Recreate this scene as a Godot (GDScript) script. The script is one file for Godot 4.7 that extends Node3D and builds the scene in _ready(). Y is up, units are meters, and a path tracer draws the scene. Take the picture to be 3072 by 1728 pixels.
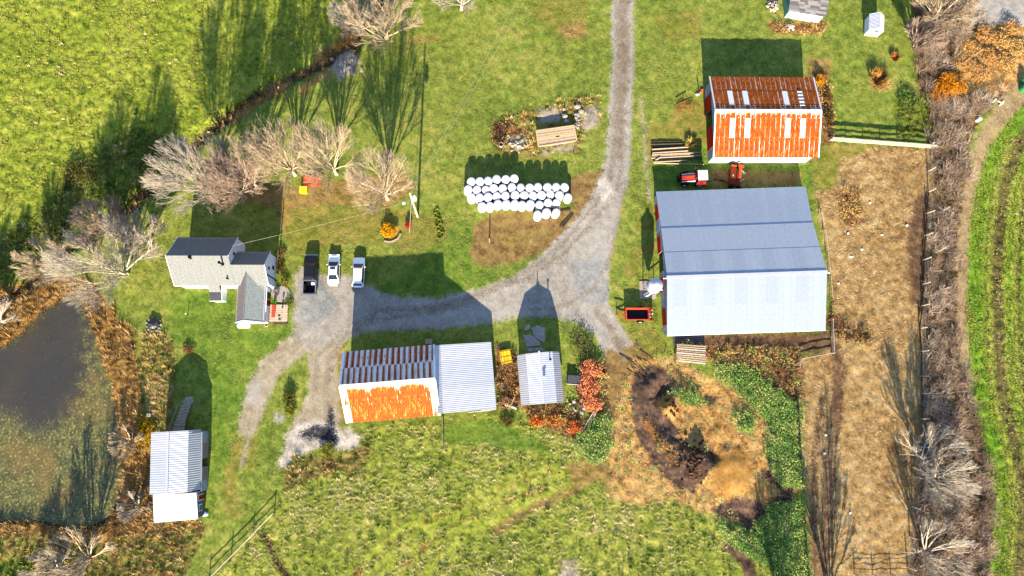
extends Node3D
# A small farm seen from a drone about a hundred metres up. x runs east, z runs south, y is up, units are metres.

const GX0 := -84.0          # west and north edge of the detailed ground, its size and the step of its grid
const GZ0 := -74.0
const GW := 184.0
const GH := 108.0
const STEP := 0.25
const NX := 737
const NZ := 433
const ZW := 1024            # map of ground kinds
const ZH := 601
const TW := 2048            # ground colour texture
const TH := 1202

var rng := RandomNumberGenerator.new()
var taken := {}
var M := {}
var zone := PackedByteArray()
var hgt := PackedFloat32Array()

func _ready() -> void:
	rng.seed = 11
	camera_and_light()
	make_materials()
	make_ground()
	make_pond()
	farmhouse()
	rusty_barn()
	big_barn()
	long_shed()
	workshop_shed()
	cabin()
	north_sheds()
	root_cellar()
	yard_things()
	machines()
	cars()
	bales()
	pole_and_wires()
	fences()
	garden_and_shrubs()
	trees()
	ground_cover()

func camera_and_light() -> void:
	var cam := Camera3D.new()
	cam.name = "camera"
	cam.fov = 44.727
	cam.near = 1.0
	cam.far = 3000.0
	cam.transform = Transform3D(Basis(Vector3(0.998957, 0.045043, 0.007521), Vector3(0.000000, 0.164689, -0.986346), Vector3(-0.045667, 0.985317, 0.164517)), Vector3(0, 105.0, 0))
	add_child(cam)
	var sky_mat := ProceduralSkyMaterial.new()
	sky_mat.sky_top_color = Color(0.40, 0.50, 0.66)
	sky_mat.sky_horizon_color = Color(0.64, 0.70, 0.76)
	sky_mat.sky_curve = 0.12
	sky_mat.ground_bottom_color = Color(0.22, 0.24, 0.16)
	sky_mat.ground_horizon_color = Color(0.5, 0.55, 0.55)
	var sky := Sky.new()
	sky.sky_material = sky_mat
	var env := Environment.new()
	env.background_mode = Environment.BG_SKY
	env.sky = sky
	env.background_energy_multiplier = 0.78
	env.tonemap_mode = Environment.TONE_MAPPER_LINEAR
	env.tonemap_exposure = 4.1
	env.sdfgi_enabled = true
	env.ssao_enabled = true
	env.ssil_enabled = true
	var we := WorldEnvironment.new()
	we.name = "world_environment"
	we.environment = env
	add_child(we)
	var sun := DirectionalLight3D.new()
	sun.name = "sun"
	sun.light_color = Color(1.0, 0.93, 0.82)
	sun.light_energy = 1.6
	sun.light_angular_distance = 0.5
	sun.shadow_enabled = true
	sun.look_at_from_position(Vector3(-0.64, 10.0, 23.9), Vector3.ZERO, Vector3.UP)
	add_child(sun)

# ---------------------------------------------------------------- helpers

func numbered(n: String) -> String:
	if not taken.has(n):
		taken[n] = 0
		return n
	taken[n] += 1
	return "%s_%03d" % [n, taken[n]]

func tag(o: Node, label: String, category: String, group := "") -> void:
	o.set_meta("label", label)
	o.set_meta("category", category)
	if group != "":
		o.set_meta("group", group)

func thing(called: String, label: String, category: String, at := Vector3.ZERO, turn := 0.0, group := "") -> Node3D:
	var o := Node3D.new()
	o.name = numbered(called)
	add_child(o)
	o.position = at
	o.rotation.y = turn
	tag(o, label, category, group)
	return o

class MB:
	var v := PackedVector3Array()
	var n := PackedVector3Array()
	var u := PackedVector2Array()
	func tri(a: Vector3, b: Vector3, c: Vector3, ua := Vector2.ZERO, ub := Vector2.ZERO, uc := Vector2.ZERO) -> void:
		var m := (c - a).cross(b - a).normalized()
		v.append(a); v.append(b); v.append(c)
		n.append(m); n.append(m); n.append(m)
		u.append(ua); u.append(ub); u.append(uc)
	func quad(a: Vector3, b: Vector3, c: Vector3, d: Vector3, out := Vector3.ZERO) -> void:
		var m := (c - a).cross(b - a)
		if m.length_squared() < 1e-12:
			m = (d - a).cross(c - a)
		if out != Vector3.ZERO and m.dot(out) < 0.0:
			tri(a, d, c, Vector2(0, 0), Vector2(0, 1), Vector2(1, 1))
			tri(a, c, b, Vector2(0, 0), Vector2(1, 1), Vector2(1, 0))
		else:
			tri(a, b, c, Vector2(0, 0), Vector2(1, 0), Vector2(1, 1))
			tri(a, c, d, Vector2(0, 0), Vector2(1, 1), Vector2(0, 1))
	func hexa(p: Array) -> void:   # eight corners: four below, four above, in the same order
		var c := Vector3.ZERO
		for q: Vector3 in p:
			c += q / 8.0
		for f: Array in [[0, 1, 2, 3], [4, 5, 6, 7], [0, 1, 5, 4], [1, 2, 6, 5], [2, 3, 7, 6], [3, 0, 4, 7]]:
			var a: Vector3 = p[f[0]]
			var b: Vector3 = p[f[1]]
			var d: Vector3 = p[f[2]]
			var e: Vector3 = p[f[3]]
			quad(a, b, d, e, (a + b + d + e) / 4.0 - c)
	func box(c: Vector3, s: Vector3, turn := 0.0) -> void:
		var bs := Basis(Vector3.UP, turn)
		var p := []
		for y: float in [-0.5, 0.5]:
			for k: Array in [[-0.5, -0.5], [0.5, -0.5], [0.5, 0.5], [-0.5, 0.5]]:
				p.append(c + bs * Vector3(s.x * k[0], s.y * y, s.z * k[1]))
		hexa(p)
	func beam(a: Vector3, b: Vector3, w: float, h: float, up := Vector3.UP) -> void:
		var d := (b - a).normalized()
		if absf(d.dot(up)) > 0.98:
			up = Vector3.RIGHT
		var s := d.cross(up).normalized() * w * 0.5
		var t := s.cross(d).normalized() * h * 0.5
		hexa([a - s - t, a + s - t, b + s - t, b - s - t, a - s + t, a + s + t, b + s + t, b - s + t])
	func tube(a: Vector3, b: Vector3, r0: float, r1: float, k := 8, caps := true) -> void:
		var d := (b - a).normalized()
		var s := d.cross(Vector3.UP if absf(d.y) < 0.9 else Vector3.RIGHT).normalized()
		var t := d.cross(s).normalized()
		for i in k:
			var e0 := s * cos(TAU * i / k) + t * sin(TAU * i / k)
			var e1 := s * cos(TAU * (i + 1) / k) + t * sin(TAU * (i + 1) / k)
			sq(a + e0 * r0, a + e1 * r0, b + e1 * r1, b + e0 * r1, e0, e1, e1, e0)
			if caps:
				fan(a, a + e0 * r0, a + e1 * r0, -d)
				fan(b, b + e0 * r1, b + e1 * r1, d)
	func fan(a: Vector3, b: Vector3, c: Vector3, out: Vector3) -> void:
		if (c - a).cross(b - a).dot(out) < 0.0:
			tri(a, c, b)
		else:
			tri(a, b, c)
	func sq(a: Vector3, b: Vector3, c: Vector3, d: Vector3, na: Vector3, nb: Vector3, nc: Vector3, nd: Vector3) -> void:
		var flip := (c - a).cross(b - a).dot(na + nb + nc + nd) < 0.0
		var o := [[a, na], [b, nb], [c, nc], [a, na], [c, nc], [d, nd]]
		if flip:
			o = [[a, na], [c, nc], [b, nb], [a, na], [d, nd], [c, nc]]
		for q: Array in o:
			v.append(q[0]); n.append(q[1]); u.append(Vector2.ZERO)
	func lathe(at: Vector3, prof: Array, k := 16, axis := Vector3.UP) -> void:   # prof: [radius, height] from bottom to top
		var s := axis.cross(Vector3.UP if absf(axis.y) < 0.9 else Vector3.RIGHT).normalized()
		var t := axis.cross(s).normalized()
		for j in prof.size() - 1:
			var r0: float = prof[j][0]
			var y0: float = prof[j][1]
			var r1: float = prof[j + 1][0]
			var y1: float = prof[j + 1][1]
			for i in k:
				var e0 := s * cos(TAU * i / k) + t * sin(TAU * i / k)
				var e1 := s * cos(TAU * (i + 1) / k) + t * sin(TAU * (i + 1) / k)
				var n0 := (e0 * (y1 - y0) - axis * (r1 - r0)).normalized()
				var n1 := (e1 * (y1 - y0) - axis * (r1 - r0)).normalized()
				sq(at + e0 * r0 + axis * y0, at + e1 * r0 + axis * y0, at + e1 * r1 + axis * y1, at + e0 * r1 + axis * y1, n0, n1, n1, n0)
	func blob(c: Vector3, r: Vector3, sd: int, rough := 0.25, k := 8) -> void:   # a lumpy stone
		var g := FastNoiseLite.new()
		g.seed = sd
		g.frequency = 0.9
		var pt := func(i: int, j: int) -> Vector3:
			var th := TAU * (i % k) / k
			var ph := PI * j / (k / 2)
			var d := Vector3(sin(ph) * cos(th), cos(ph), sin(ph) * sin(th))
			return c + d * r * (1.0 + rough * g.get_noise_3dv(d * 1.3))
		for j in k / 2:
			for i in k:
				var a: Vector3 = pt.call(i, j)
				var b: Vector3 = pt.call(i + 1, j)
				var d: Vector3 = pt.call(i + 1, j + 1)
				var e: Vector3 = pt.call(i, j + 1)
				if j == 0:
					fan(a, d, e, (a + d + e) / 3.0 - c)
				elif j == k / 2 - 1:
					fan(a, b, e, (a + b + e) / 3.0 - c)
				else:
					quad(a, b, d, e, (a + d) / 2.0 - c)
	func mesh() -> ArrayMesh:
		var m := ArrayMesh.new()
		if v.is_empty():
			return m
		var ar := []
		ar.resize(Mesh.ARRAY_MAX)
		ar[Mesh.ARRAY_VERTEX] = v
		ar[Mesh.ARRAY_NORMAL] = n
		ar[Mesh.ARRAY_TEX_UV] = u
		m.add_surface_from_arrays(Mesh.PRIMITIVE_TRIANGLES, ar)
		return m

func part(parent: Node, called: String, b: MB, m: Material) -> MeshInstance3D:
	return put(parent, called, b.mesh(), m)

func put(parent: Node, called: String, mesh: Mesh, m: Material) -> MeshInstance3D:
	var o := MeshInstance3D.new()
	o.name = numbered(called) if parent == self else called
	o.mesh = mesh
	o.material_override = m
	parent.add_child(o, true)
	return o

func bx(parent: Node, called: String, c: Vector3, s: Vector3, m: Material, turn := 0.0) -> MeshInstance3D:
	var b := MB.new()
	b.box(c, s, turn)
	return part(parent, called, b, m)

func bm(parent: Node, called: String, a: Vector3, c: Vector3, w: float, h: float, m: Material) -> MeshInstance3D:
	var b := MB.new()
	b.beam(a, c, w, h)
	return part(parent, called, b, m)

func tb(parent: Node, called: String, a: Vector3, c: Vector3, r0: float, r1: float, m: Material, k := 8) -> MeshInstance3D:
	var b := MB.new()
	b.tube(a, c, r0, r1, k)
	return part(parent, called, b, m)

# a wall from a to b on the ground; tops: [[share of the way, height], ...]; it has thickness inwards and outwards
func wall(parent: Node, called: String, a: Vector3, b: Vector3, tops: Array, m: Material, thick := 0.14, bottom := -0.15) -> MeshInstance3D:
	var d := b - a
	d.y = 0.0
	var s := d.cross(Vector3.UP).normalized() * thick * 0.5
	var q := MB.new()
	for i in tops.size() - 1:
		var p0 := a + d * float(tops[i][0])
		var p1 := a + d * float(tops[i + 1][0])
		p0.y = bottom
		p1.y = bottom
		var t0 := Vector3(p0.x, tops[i][1], p0.z)
		var t1 := Vector3(p1.x, tops[i + 1][1], p1.z)
		q.quad(p0 + s, p1 + s, t1 + s, t0 + s, s)
		q.quad(p0 - s, p1 - s, t1 - s, t0 - s, -s)
		q.quad(t0 - s, t1 - s, t1 + s, t0 + s, Vector3.UP)
		if i == 0:
			q.quad(p0 - s, p0 + s, t0 + s, t0 - s, -d)
		if i == tops.size() - 2:
			q.quad(p1 - s, p1 + s, t1 + s, t1 - s, d)
	return part(parent, called, q, m)

# a wall with a real opening from share t0 to t1 of its length, up to the height y1
func wall_open(parent: Node, a: Vector3, b: Vector3, tops: Array, m: Material, t0: float, t1: float, y1: float) -> void:
	var h := func(t: float) -> float:
		for i in tops.size() - 1:
			if t <= float(tops[i + 1][0]):
				return lerpf(tops[i][1], tops[i + 1][1], (t - float(tops[i][0])) / (float(tops[i + 1][0]) - float(tops[i][0])))
		return tops[-1][1]
	var runs := [[0.0, t0, -0.15], [t0, t1, y1], [t1, 1.0, -0.15]]
	for r: Array in runs:
		var part_tops := [[r[0], h.call(r[0])]]
		for q: Array in tops:
			if q[0] > r[0] + 0.001 and q[0] < r[1] - 0.001:
				part_tops.append(q)
		part_tops.append([r[1], h.call(r[1])])
		wall(parent, "wall" if r[2] < 0 else "lintel", a, b, part_tops, m, 0.14, r[2])

# a flat piece on a wall: shares t0..t1 of the way from a to b, heights y0..y1, standing proud
func on_wall(parent: Node, called: String, a: Vector3, b: Vector3, t0: float, t1: float, y0: float, y1: float, m: Material, proud := 0.1, side := -1.0) -> MeshInstance3D:
	var d := b - a
	d.y = 0.0
	var s := d.cross(Vector3.UP).normalized() * proud * side
	var q := MB.new()
	var p := a + d * t0
	var r := a + d * t1
	p.y = 0
	r.y = 0
	q.hexa([p + Vector3(0, y0, 0), r + Vector3(0, y0, 0), r + s + Vector3(0, y0, 0), p + s + Vector3(0, y0, 0), p + Vector3(0, y1, 0), r + Vector3(0, y1, 0), r + s + Vector3(0, y1, 0), p + s + Vector3(0, y1, 0)])
	return part(parent, called, q, m)

# a slab with the corners a b c d (in order) and a thickness below
func slab(parent: Node, called: String, a: Vector3, b: Vector3, c: Vector3, d: Vector3, thick: float, m: Material) -> MeshInstance3D:
	var nn := (c - a).cross(b - a).normalized()
	if nn.y < 0:
		nn = -nn
	var q := MB.new()
	q.hexa([a - nn * thick, b - nn * thick, c - nn * thick, d - nn * thick, a, b, c, d])
	return part(parent, called, q, m)

# metal roofing on the plane a b (eave) c d (ridge): sheets side by side, in rows from eave to ridge, each one a piece with ribs
func sheeting(parent: Node, called: String, a: Vector3, b: Vector3, c: Vector3, d: Vector3, count: int, rows: int, ribs: int, amp: float, mats: Array, skip := {}, splits := []) -> void:
	var nn := (c - a).cross(b - a).normalized()
	if nn.y < 0:
		nn = -nn
	for r in rows:
		for i in count:
			if skip.has(Vector2i(i, r)):
				continue
			var u0 := float(i) / count
			var u1 := float(i + 1) / count
			var v0 := float(r) / rows
			var v1 := float(r + 1) / rows
			if splits.size():
				v0 = splits[r]
				v1 = splits[r + 1]
			v1 = minf(1.0, v1 + 0.012)
			var lift := 0.03 + 0.03 * r + 0.006 * (i % 2)
			var q := MB.new()
			var flat := 0.5 if ribs > 2 else 0.86
			var prof := []
			for k in ribs:
				prof.append([float(k) / ribs, 0.0])
				prof.append([(k + flat) / ribs, 0.0])
				prof.append([(k + flat + (1.0 - flat) * 0.35) / ribs, amp])
				prof.append([(k + flat + (1.0 - flat) * 0.65) / ribs, amp])
			prof.append([1.0, 0.0])
			for k in prof.size() - 1:
				var s0: float = lerpf(u0, u1, prof[k][0])
				var s1: float = lerpf(u0, u1, prof[k + 1][0])
				var h0 := nn * (lift + float(prof[k][1]))
				var h1 := nn * (lift + float(prof[k + 1][1]))
				var e0 := a.lerp(b, s0).lerp(d.lerp(c, s0), v0) + h0
				var e1 := a.lerp(b, s1).lerp(d.lerp(c, s1), v0) + h1
				var f0 := a.lerp(b, s0).lerp(d.lerp(c, s0), v1) + h0
				var f1 := a.lerp(b, s1).lerp(d.lerp(c, s1), v1) + h1
				var w0 := Vector2(prof[k][0], 1.0)
				var w1 := Vector2(prof[k + 1][0], 1.0)
				var x0 := Vector2(prof[k][0], 0.0)
				var x1 := Vector2(prof[k + 1][0], 0.0)
				if (f1 - e0).cross(e1 - e0).dot(nn) > 0:
					q.tri(e0, e1, f1, w0, w1, x1)
					q.tri(e0, f1, f0, w0, x1, x0)
				else:
					q.tri(e0, f1, e1, w0, x1, w1)
					q.tri(e0, f0, f1, w0, x0, x1)
			var pick: Array = mats[r] if mats[0] is Array else mats
			part(parent, called, q, pick[(i * 7 + r * 3 + (i * i) % 5) % pick.size()])

func at_ground(x: float, z: float) -> float:
	var fx := clampf((x - GX0) / STEP, 0.0, NX - 1.001)
	var fz := clampf((z - GZ0) / STEP, 0.0, NZ - 1.001)
	var i := int(fx)
	var j := int(fz)
	var k := j * NX + i
	return lerpf(lerpf(hgt[k], hgt[k + 1], fx - i), lerpf(hgt[k + NX], hgt[k + NX + 1], fx - i), fz - j)

func zone_at(x: float, z: float) -> int:
	var i := int((x - GX0) / GW * ZW)
	var j := int((z - GZ0) / GH * ZH)
	if i < 0 or j < 0 or i >= ZW or j >= ZH:
		return 255
	return zone[j * ZW + i]

# ---------------------------------------------------------------- materials

func noise_texture(a: Color, b: Color, freq: float, sd: int, contrast := 1.0, size := 256) -> ImageTexture:
	var f := FastNoiseLite.new()
	f.seed = sd
	f.frequency = freq
	f.fractal_octaves = 4
	var im := f.get_seamless_image(size, size)
	var d := im.get_data()
	var out := PackedByteArray()
	out.resize(size * size * 3)
	for i in size * size:
		var t := clampf((d[i] / 255.0 - 0.5) * contrast + 0.5, 0.0, 1.0)
		out[i * 3] = int(lerpf(a.r, b.r, t) * 255)
		out[i * 3 + 1] = int(lerpf(a.g, b.g, t) * 255)
		out[i * 3 + 2] = int(lerpf(a.b, b.b, t) * 255)
	return ImageTexture.create_from_image(Image.create_from_data(size, size, false, Image.FORMAT_RGB8, out))

func plain(c: Color, rough := 0.8, metal := 0.0) -> StandardMaterial3D:
	var m := StandardMaterial3D.new()
	m.albedo_color = c
	m.roughness = rough
	m.metallic = metal
	m.metallic_specular = 0.5 if rough < 0.6 else 0.2
	return m

func mottled(a: Color, b: Color, scale: float, sd: int, rough := 0.8, metal := 0.0, freq := 0.02, contrast := 1.4) -> StandardMaterial3D:
	var m := plain(Color.WHITE, rough, metal)
	m.albedo_texture = noise_texture(a, b, freq, sd, contrast)
	m.uv1_triplanar = true
	m.uv1_world_triplanar = true
	m.uv1_scale = Vector3.ONE * scale
	return m

# rust on a roofing sheet: zinc shows along the laps and the ridge end, streaks follow the slope
func rust_material(sd: int, cover: float, lap: float, top: float, one_side := 0.0) -> StandardMaterial3D:
	var w := 48
	var h := 192
	var r := RandomNumberGenerator.new()
	r.seed = sd
	var f := FastNoiseLite.new()
	f.seed = sd
	f.frequency = 0.05
	f.fractal_octaves = 3
	var im := Image.create(w, h, false, Image.FORMAT_RGB8)
	var edge := PackedFloat32Array()
	for x in w:
		edge.append(r.randf())
	var zinc := [Color(0.80, 0.80, 0.78), Color(0.70, 0.71, 0.71)]
	var rust := [Color(0.52, 0.21, 0.055), Color(0.38, 0.14, 0.055), Color(0.60, 0.32, 0.09)]
	for y in h:
		for x in w:
			var u := float(x) / w
			var v := float(y) / h
			var streak := f.get_noise_2d(x * 2.6 + sd * 90.0, y * 0.16)
			var grain := f.get_noise_2d(x * 9.0 + 300.0, y * 3.0)
			var fromlap := minf(u, 1.0 - u)
			var amount := cover + streak * 1.1 + grain * 0.2
			if fromlap < lap * (0.6 + 0.7 * edge[x] + 0.35 * grain):
				amount -= 0.9
			if one_side != 0.0 and (u if one_side > 0.0 else 1.0 - u) < absf(one_side) + grain * 0.35 + (edge[(y * 7) % w] - 0.5) * 0.16 + v * 0.12:
				amount -= 1.2
			if v < top * (0.4 + 1.2 * edge[x]):
				amount -= 0.9
			var c: Color = zinc[0].lerp(zinc[1], clampf(0.5 + grain, 0, 1))
			if amount > 0.0:
				var k := clampf(0.5 + streak * 1.1 + grain * 0.8, 0, 1)
				c = rust[1].lerp(rust[0], minf(1.0, k * 2.0)) if k < 0.5 else rust[0].lerp(rust[2], (k - 0.5) * 2.0)
				if streak < -0.3 and one_side == 0.0:
					c = c.lerp(Color(0.84, 0.64, 0.26), clampf((-0.3 - streak) * 6.0, 0, 0.8))
				if amount < 0.12:
					c = c.lerp(Color(0.80, 0.58, 0.25), 0.6)
			im.set_pixel(x, y, c)
	var m := plain(Color.WHITE, 0.75, 0.0)
	m.albedo_texture = ImageTexture.create_from_image(im)
	return m

func make_materials() -> void:
	M.white = mottled(Color(0.86, 0.87, 0.88), Color(0.78, 0.79, 0.80), 0.25, 3, 0.7)
	M.siding = mottled(Color(0.84, 0.85, 0.86), Color(0.76, 0.78, 0.80), 0.3, 4, 0.7)
	M.shingle = mottled(Color(0.43, 0.445, 0.44), Color(0.37, 0.38, 0.38), 0.35, 5, 0.95, 0.0, 0.03, 1.8)
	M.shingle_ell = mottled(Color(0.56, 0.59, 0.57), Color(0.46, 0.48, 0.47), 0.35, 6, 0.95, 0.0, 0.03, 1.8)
	M.dark_roll = mottled(Color(0.28, 0.28, 0.31), Color(0.22, 0.22, 0.25), 0.5, 7, 0.95)
	M.steel_a = mottled(Color(0.545, 0.585, 0.625), Color(0.51, 0.55, 0.59), 0.3, 8, 0.55, 0.25)
	M.steel_b = mottled(Color(0.53, 0.57, 0.61), Color(0.495, 0.535, 0.575), 0.37, 9, 0.55, 0.25)
	M.steel_c = mottled(Color(0.555, 0.595, 0.635), Color(0.52, 0.56, 0.60), 0.33, 45, 0.55, 0.25)
	M.zinc_a = mottled(Color(0.66, 0.67, 0.69), Color(0.63, 0.645, 0.67), 0.12, 10, 0.5, 0.25)
	M.zinc_b = mottled(Color(0.63, 0.65, 0.68), Color(0.60, 0.62, 0.65), 0.15, 12, 0.5, 0.25)
	M.tin_white = mottled(Color(0.84, 0.84, 0.84), Color(0.78, 0.79, 0.80), 0.1, 13, 0.6)
	M.tin_wall = mottled(Color(0.52, 0.56, 0.60), Color(0.44, 0.48, 0.52), 0.2, 14, 0.6)
	M.red = mottled(Color(0.60, 0.09, 0.07), Color(0.50, 0.07, 0.06), 0.3, 15, 0.6)
	M.red_paint = mottled(Color(0.62, 0.14, 0.08), Color(0.54, 0.10, 0.06), 0.4, 16, 0.4)
	M.orange_paint = mottled(Color(0.72, 0.24, 0.08), Color(0.60, 0.18, 0.06), 0.4, 17, 0.5)
	M.rust_pale = mottled(Color(0.58, 0.34, 0.20), Color(0.48, 0.26, 0.15), 0.5, 47, 0.8)
	M.rust_iron = mottled(Color(0.40, 0.17, 0.10), Color(0.32, 0.13, 0.08), 0.5, 18, 0.8)
	M.wood_grey = mottled(Color(0.52, 0.48, 0.43), Color(0.40, 0.37, 0.33), 0.6, 19, 0.95)
	M.wood_pale = mottled(Color(0.66, 0.58, 0.47), Color(0.55, 0.47, 0.37), 0.6, 20, 0.95)
	M.plank_b = mottled(Color(0.58, 0.52, 0.44), Color(0.44, 0.40, 0.35), 0.7, 46, 0.95)
	M.wood_dark = mottled(Color(0.30, 0.26, 0.22), Color(0.22, 0.19, 0.16), 0.6, 21, 0.95)
	M.wood_white = mottled(Color(0.72, 0.68, 0.62), Color(0.62, 0.58, 0.52), 0.6, 22, 0.95)
	M.pole_wood = mottled(Color(0.68, 0.64, 0.58), Color(0.58, 0.54, 0.48), 0.5, 23, 0.9)
	M.stone = mottled(Color(0.56, 0.52, 0.48), Color(0.44, 0.41, 0.38), 0.5, 24, 0.95)
	M.concrete = mottled(Color(0.58, 0.54, 0.50), Color(0.50, 0.47, 0.44), 0.25, 25, 0.95)
	M.black = plain(Color(0.05, 0.05, 0.055), 0.6)
	M.rubber = plain(Color(0.06, 0.06, 0.06), 0.85)
	M.glass = plain(Color(0.10, 0.12, 0.15), 0.08)
	M.house_glass = plain(Color(0.16, 0.20, 0.25), 0.1)
	M.car_white = plain(Color(0.86, 0.87, 0.87), 0.25)
	M.car_white.clearcoat_enabled = true
	M.car_white.clearcoat_roughness = 0.1
	M.car_black = plain(Color(0.02, 0.021, 0.032), 0.3)
	M.chrome = plain(Color(0.72, 0.72, 0.72), 0.25, 0.9)
	M.wrap = mottled(Color(0.80, 0.81, 0.83), Color(0.64, 0.66, 0.69), 0.9, 26, 0.4, 0.0, 0.03, 1.8)
	M.wrap_b = mottled(Color(0.76, 0.77, 0.79), Color(0.56, 0.58, 0.58), 1.1, 27, 0.4, 0.0, 0.03, 1.8)
	M.yellow = plain(Color(0.78, 0.66, 0.14), 0.6)
	M.toy_red = plain(Color(0.80, 0.22, 0.12), 0.5)
	M.lamp_red = plain(Color(0.5, 0.05, 0.04), 0.3)
	M.lamp_clear = plain(Color(0.75, 0.76, 0.76), 0.15)
	M.grey_wall = mottled(Color(0.36, 0.37, 0.39), Color(0.29, 0.30, 0.32), 0.4, 28, 0.85)
	M.teal = plain(Color(0.26, 0.44, 0.40), 0.7)
	M.green_barrel = plain(Color(0.12, 0.45, 0.25), 0.5)
	M.wire = plain(Color(0.62, 0.60, 0.55), 0.6)
	M.plastic_mesh = plain(Color(0.62, 0.63, 0.56), 0.5)
	M.skylight = plain(Color(0.82, 0.84, 0.85), 0.35)
	M.tarp = mottled(Color(0.10, 0.10, 0.11), Color(0.20, 0.20, 0.21), 1.2, 29, 0.5)
	M.rusts = [
		[rust_material(1, 0.75, 0.05, 0.0), rust_material(2, 0.9, 0.03, 0.0), rust_material(3, 0.6, 0.10, 0.0), rust_material(4, 0.85, 0.04, 0.0), rust_material(5, 0.65, 0.08, 0.0)],
		[rust_material(6, 0.75, 0.05, 0.0), rust_material(7, 0.9, 0.03, 0.0), rust_material(8, 0.6, 0.10, 0.0), rust_material(9, 0.85, 0.04, 0.0)],
		[rust_material(10, 0.7, 0.06, 0.3), rust_material(15, 0.8, 0.05, 0.2), rust_material(16, 0.6, 0.1, 0.4)]]
	M.rust_half = [[rust_material(11, 0.7, 0.03, 0.05, 0.42), rust_material(12, 0.75, 0.03, 0.08, 0.5), rust_material(13, 0.65, 0.03, 0.04, 0.46), rust_material(14, 0.8, 0.03, 0.1, 0.36)],
		[rust_material(17, 0.7, 0.03, 0.05, -0.5), rust_material(18, 0.75, 0.03, 0.08, -0.6), rust_material(19, 0.65, 0.03, 0.04, -0.55), rust_material(20, 0.8, 0.03, 0.1, -0.48)]]
	M.rust_south = [
		[rust_material(21, 0.8, 0.0, 0.0), rust_material(22, 0.95, 0.0, 0.0), rust_material(23, 0.6, 0.0, 0.0), rust_material(24, 0.9, 0.0, 0.0), rust_material(29, 0.7, 0.0, 0.0)],
		[rust_material(25, 0.65, 0.0, 0.2), rust_material(26, 0.8, 0.0, 0.14), rust_material(27, 0.5, 0.0, 0.26), rust_material(28, 0.75, 0.0, 0.16), rust_material(30, 0.6, 0.0, 0.12)]]
	M.rust_ends = [rust_material(31, -0.1, 0.1, 0.2), rust_material(32, 0.05, 0.1, 0.2)]
	M.bark = [
		mottled(Color(0.71, 0.645, 0.545), Color(0.57, 0.51, 0.42), 0.8, 31, 0.95),
		mottled(Color(0.70, 0.665, 0.60), Color(0.57, 0.54, 0.485), 0.8, 32, 0.95),
		mottled(Color(0.67, 0.59, 0.52), Color(0.54, 0.47, 0.41), 0.8, 33, 0.95)]
	M.tinted = plain(Color.WHITE, 0.95)
	M.tinted.vertex_color_use_as_albedo = true
	M.leafy = plain(Color.WHITE, 0.8)
	M.leafy.vertex_color_use_as_albedo = true
	M.leafy.backlight_enabled = true
	M.leafy.backlight = Color(0.12, 0.12, 0.06)

# ---------------------------------------------------------------- ground

func poly(im: Image, p: Array, val: int) -> void:   # fills a polygon given in metres [x, z, x, z, ...]
	var n := p.size() / 2
	var col := Color((val + 0.5) / 255.0, (val + 0.5) / 255.0, (val + 0.5) / 255.0)
	var w := im.get_width()
	var hh := im.get_height()
	var lo := 1e9
	var hi := -1e9
	var xs := PackedFloat32Array()
	var ys := PackedFloat32Array()
	for i in n:
		xs.append((float(p[i * 2]) - GX0) / GW * w)
		ys.append((float(p[i * 2 + 1]) - GZ0) / GH * hh)
		lo = minf(lo, ys[i])
		hi = maxf(hi, ys[i])
	for y in range(maxi(0, int(lo)), mini(hh - 1, int(hi)) + 1):
		var cut := []
		var yc := y + 0.5
		for i in n:
			var j := (i + 1) % n
			if (ys[i] <= yc) != (ys[j] <= yc):
				cut.append(xs[i] + (yc - ys[i]) / (ys[j] - ys[i]) * (xs[j] - xs[i]))
		cut.sort()
		for k in range(0, cut.size() - 1, 2):
			var a := int(round(cut[k]))
			var b := int(round(cut[k + 1]))
			if b > a:
				im.fill_rect(Rect2i(a, y, b - a, 1), col)

func stroke(im: Image, p: Array, width: float, val: int) -> void:
	var n := p.size() / 2
	for i in n - 1:
		var a := Vector2(p[i * 2], p[i * 2 + 1])
		var b := Vector2(p[i * 2 + 2], p[i * 2 + 3])
		var s := (b - a).normalized().orthogonal() * width * 0.5
		var e := (b - a).normalized() * width * 0.25
		poly(im, [a.x - e.x + s.x, a.y - e.y + s.y, b.x + e.x + s.x, b.y + e.y + s.y, b.x + e.x - s.x, b.y + e.y - s.y, a.x - e.x - s.x, a.y - e.y - s.y], val)

func shifted(p: Array, dx: float) -> Array:
	var q := p.duplicate()
	for i in range(0, q.size(), 2):
		q[i] = float(q[i]) + dx
	return q

func noise_bytes(sd: int, freq: float, oct: int) -> PackedByteArray:
	var f := FastNoiseLite.new()
	f.seed = sd
	f.frequency = freq
	f.fractal_octaves = oct
	return f.get_seamless_image(512, 512).get_data()

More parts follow.
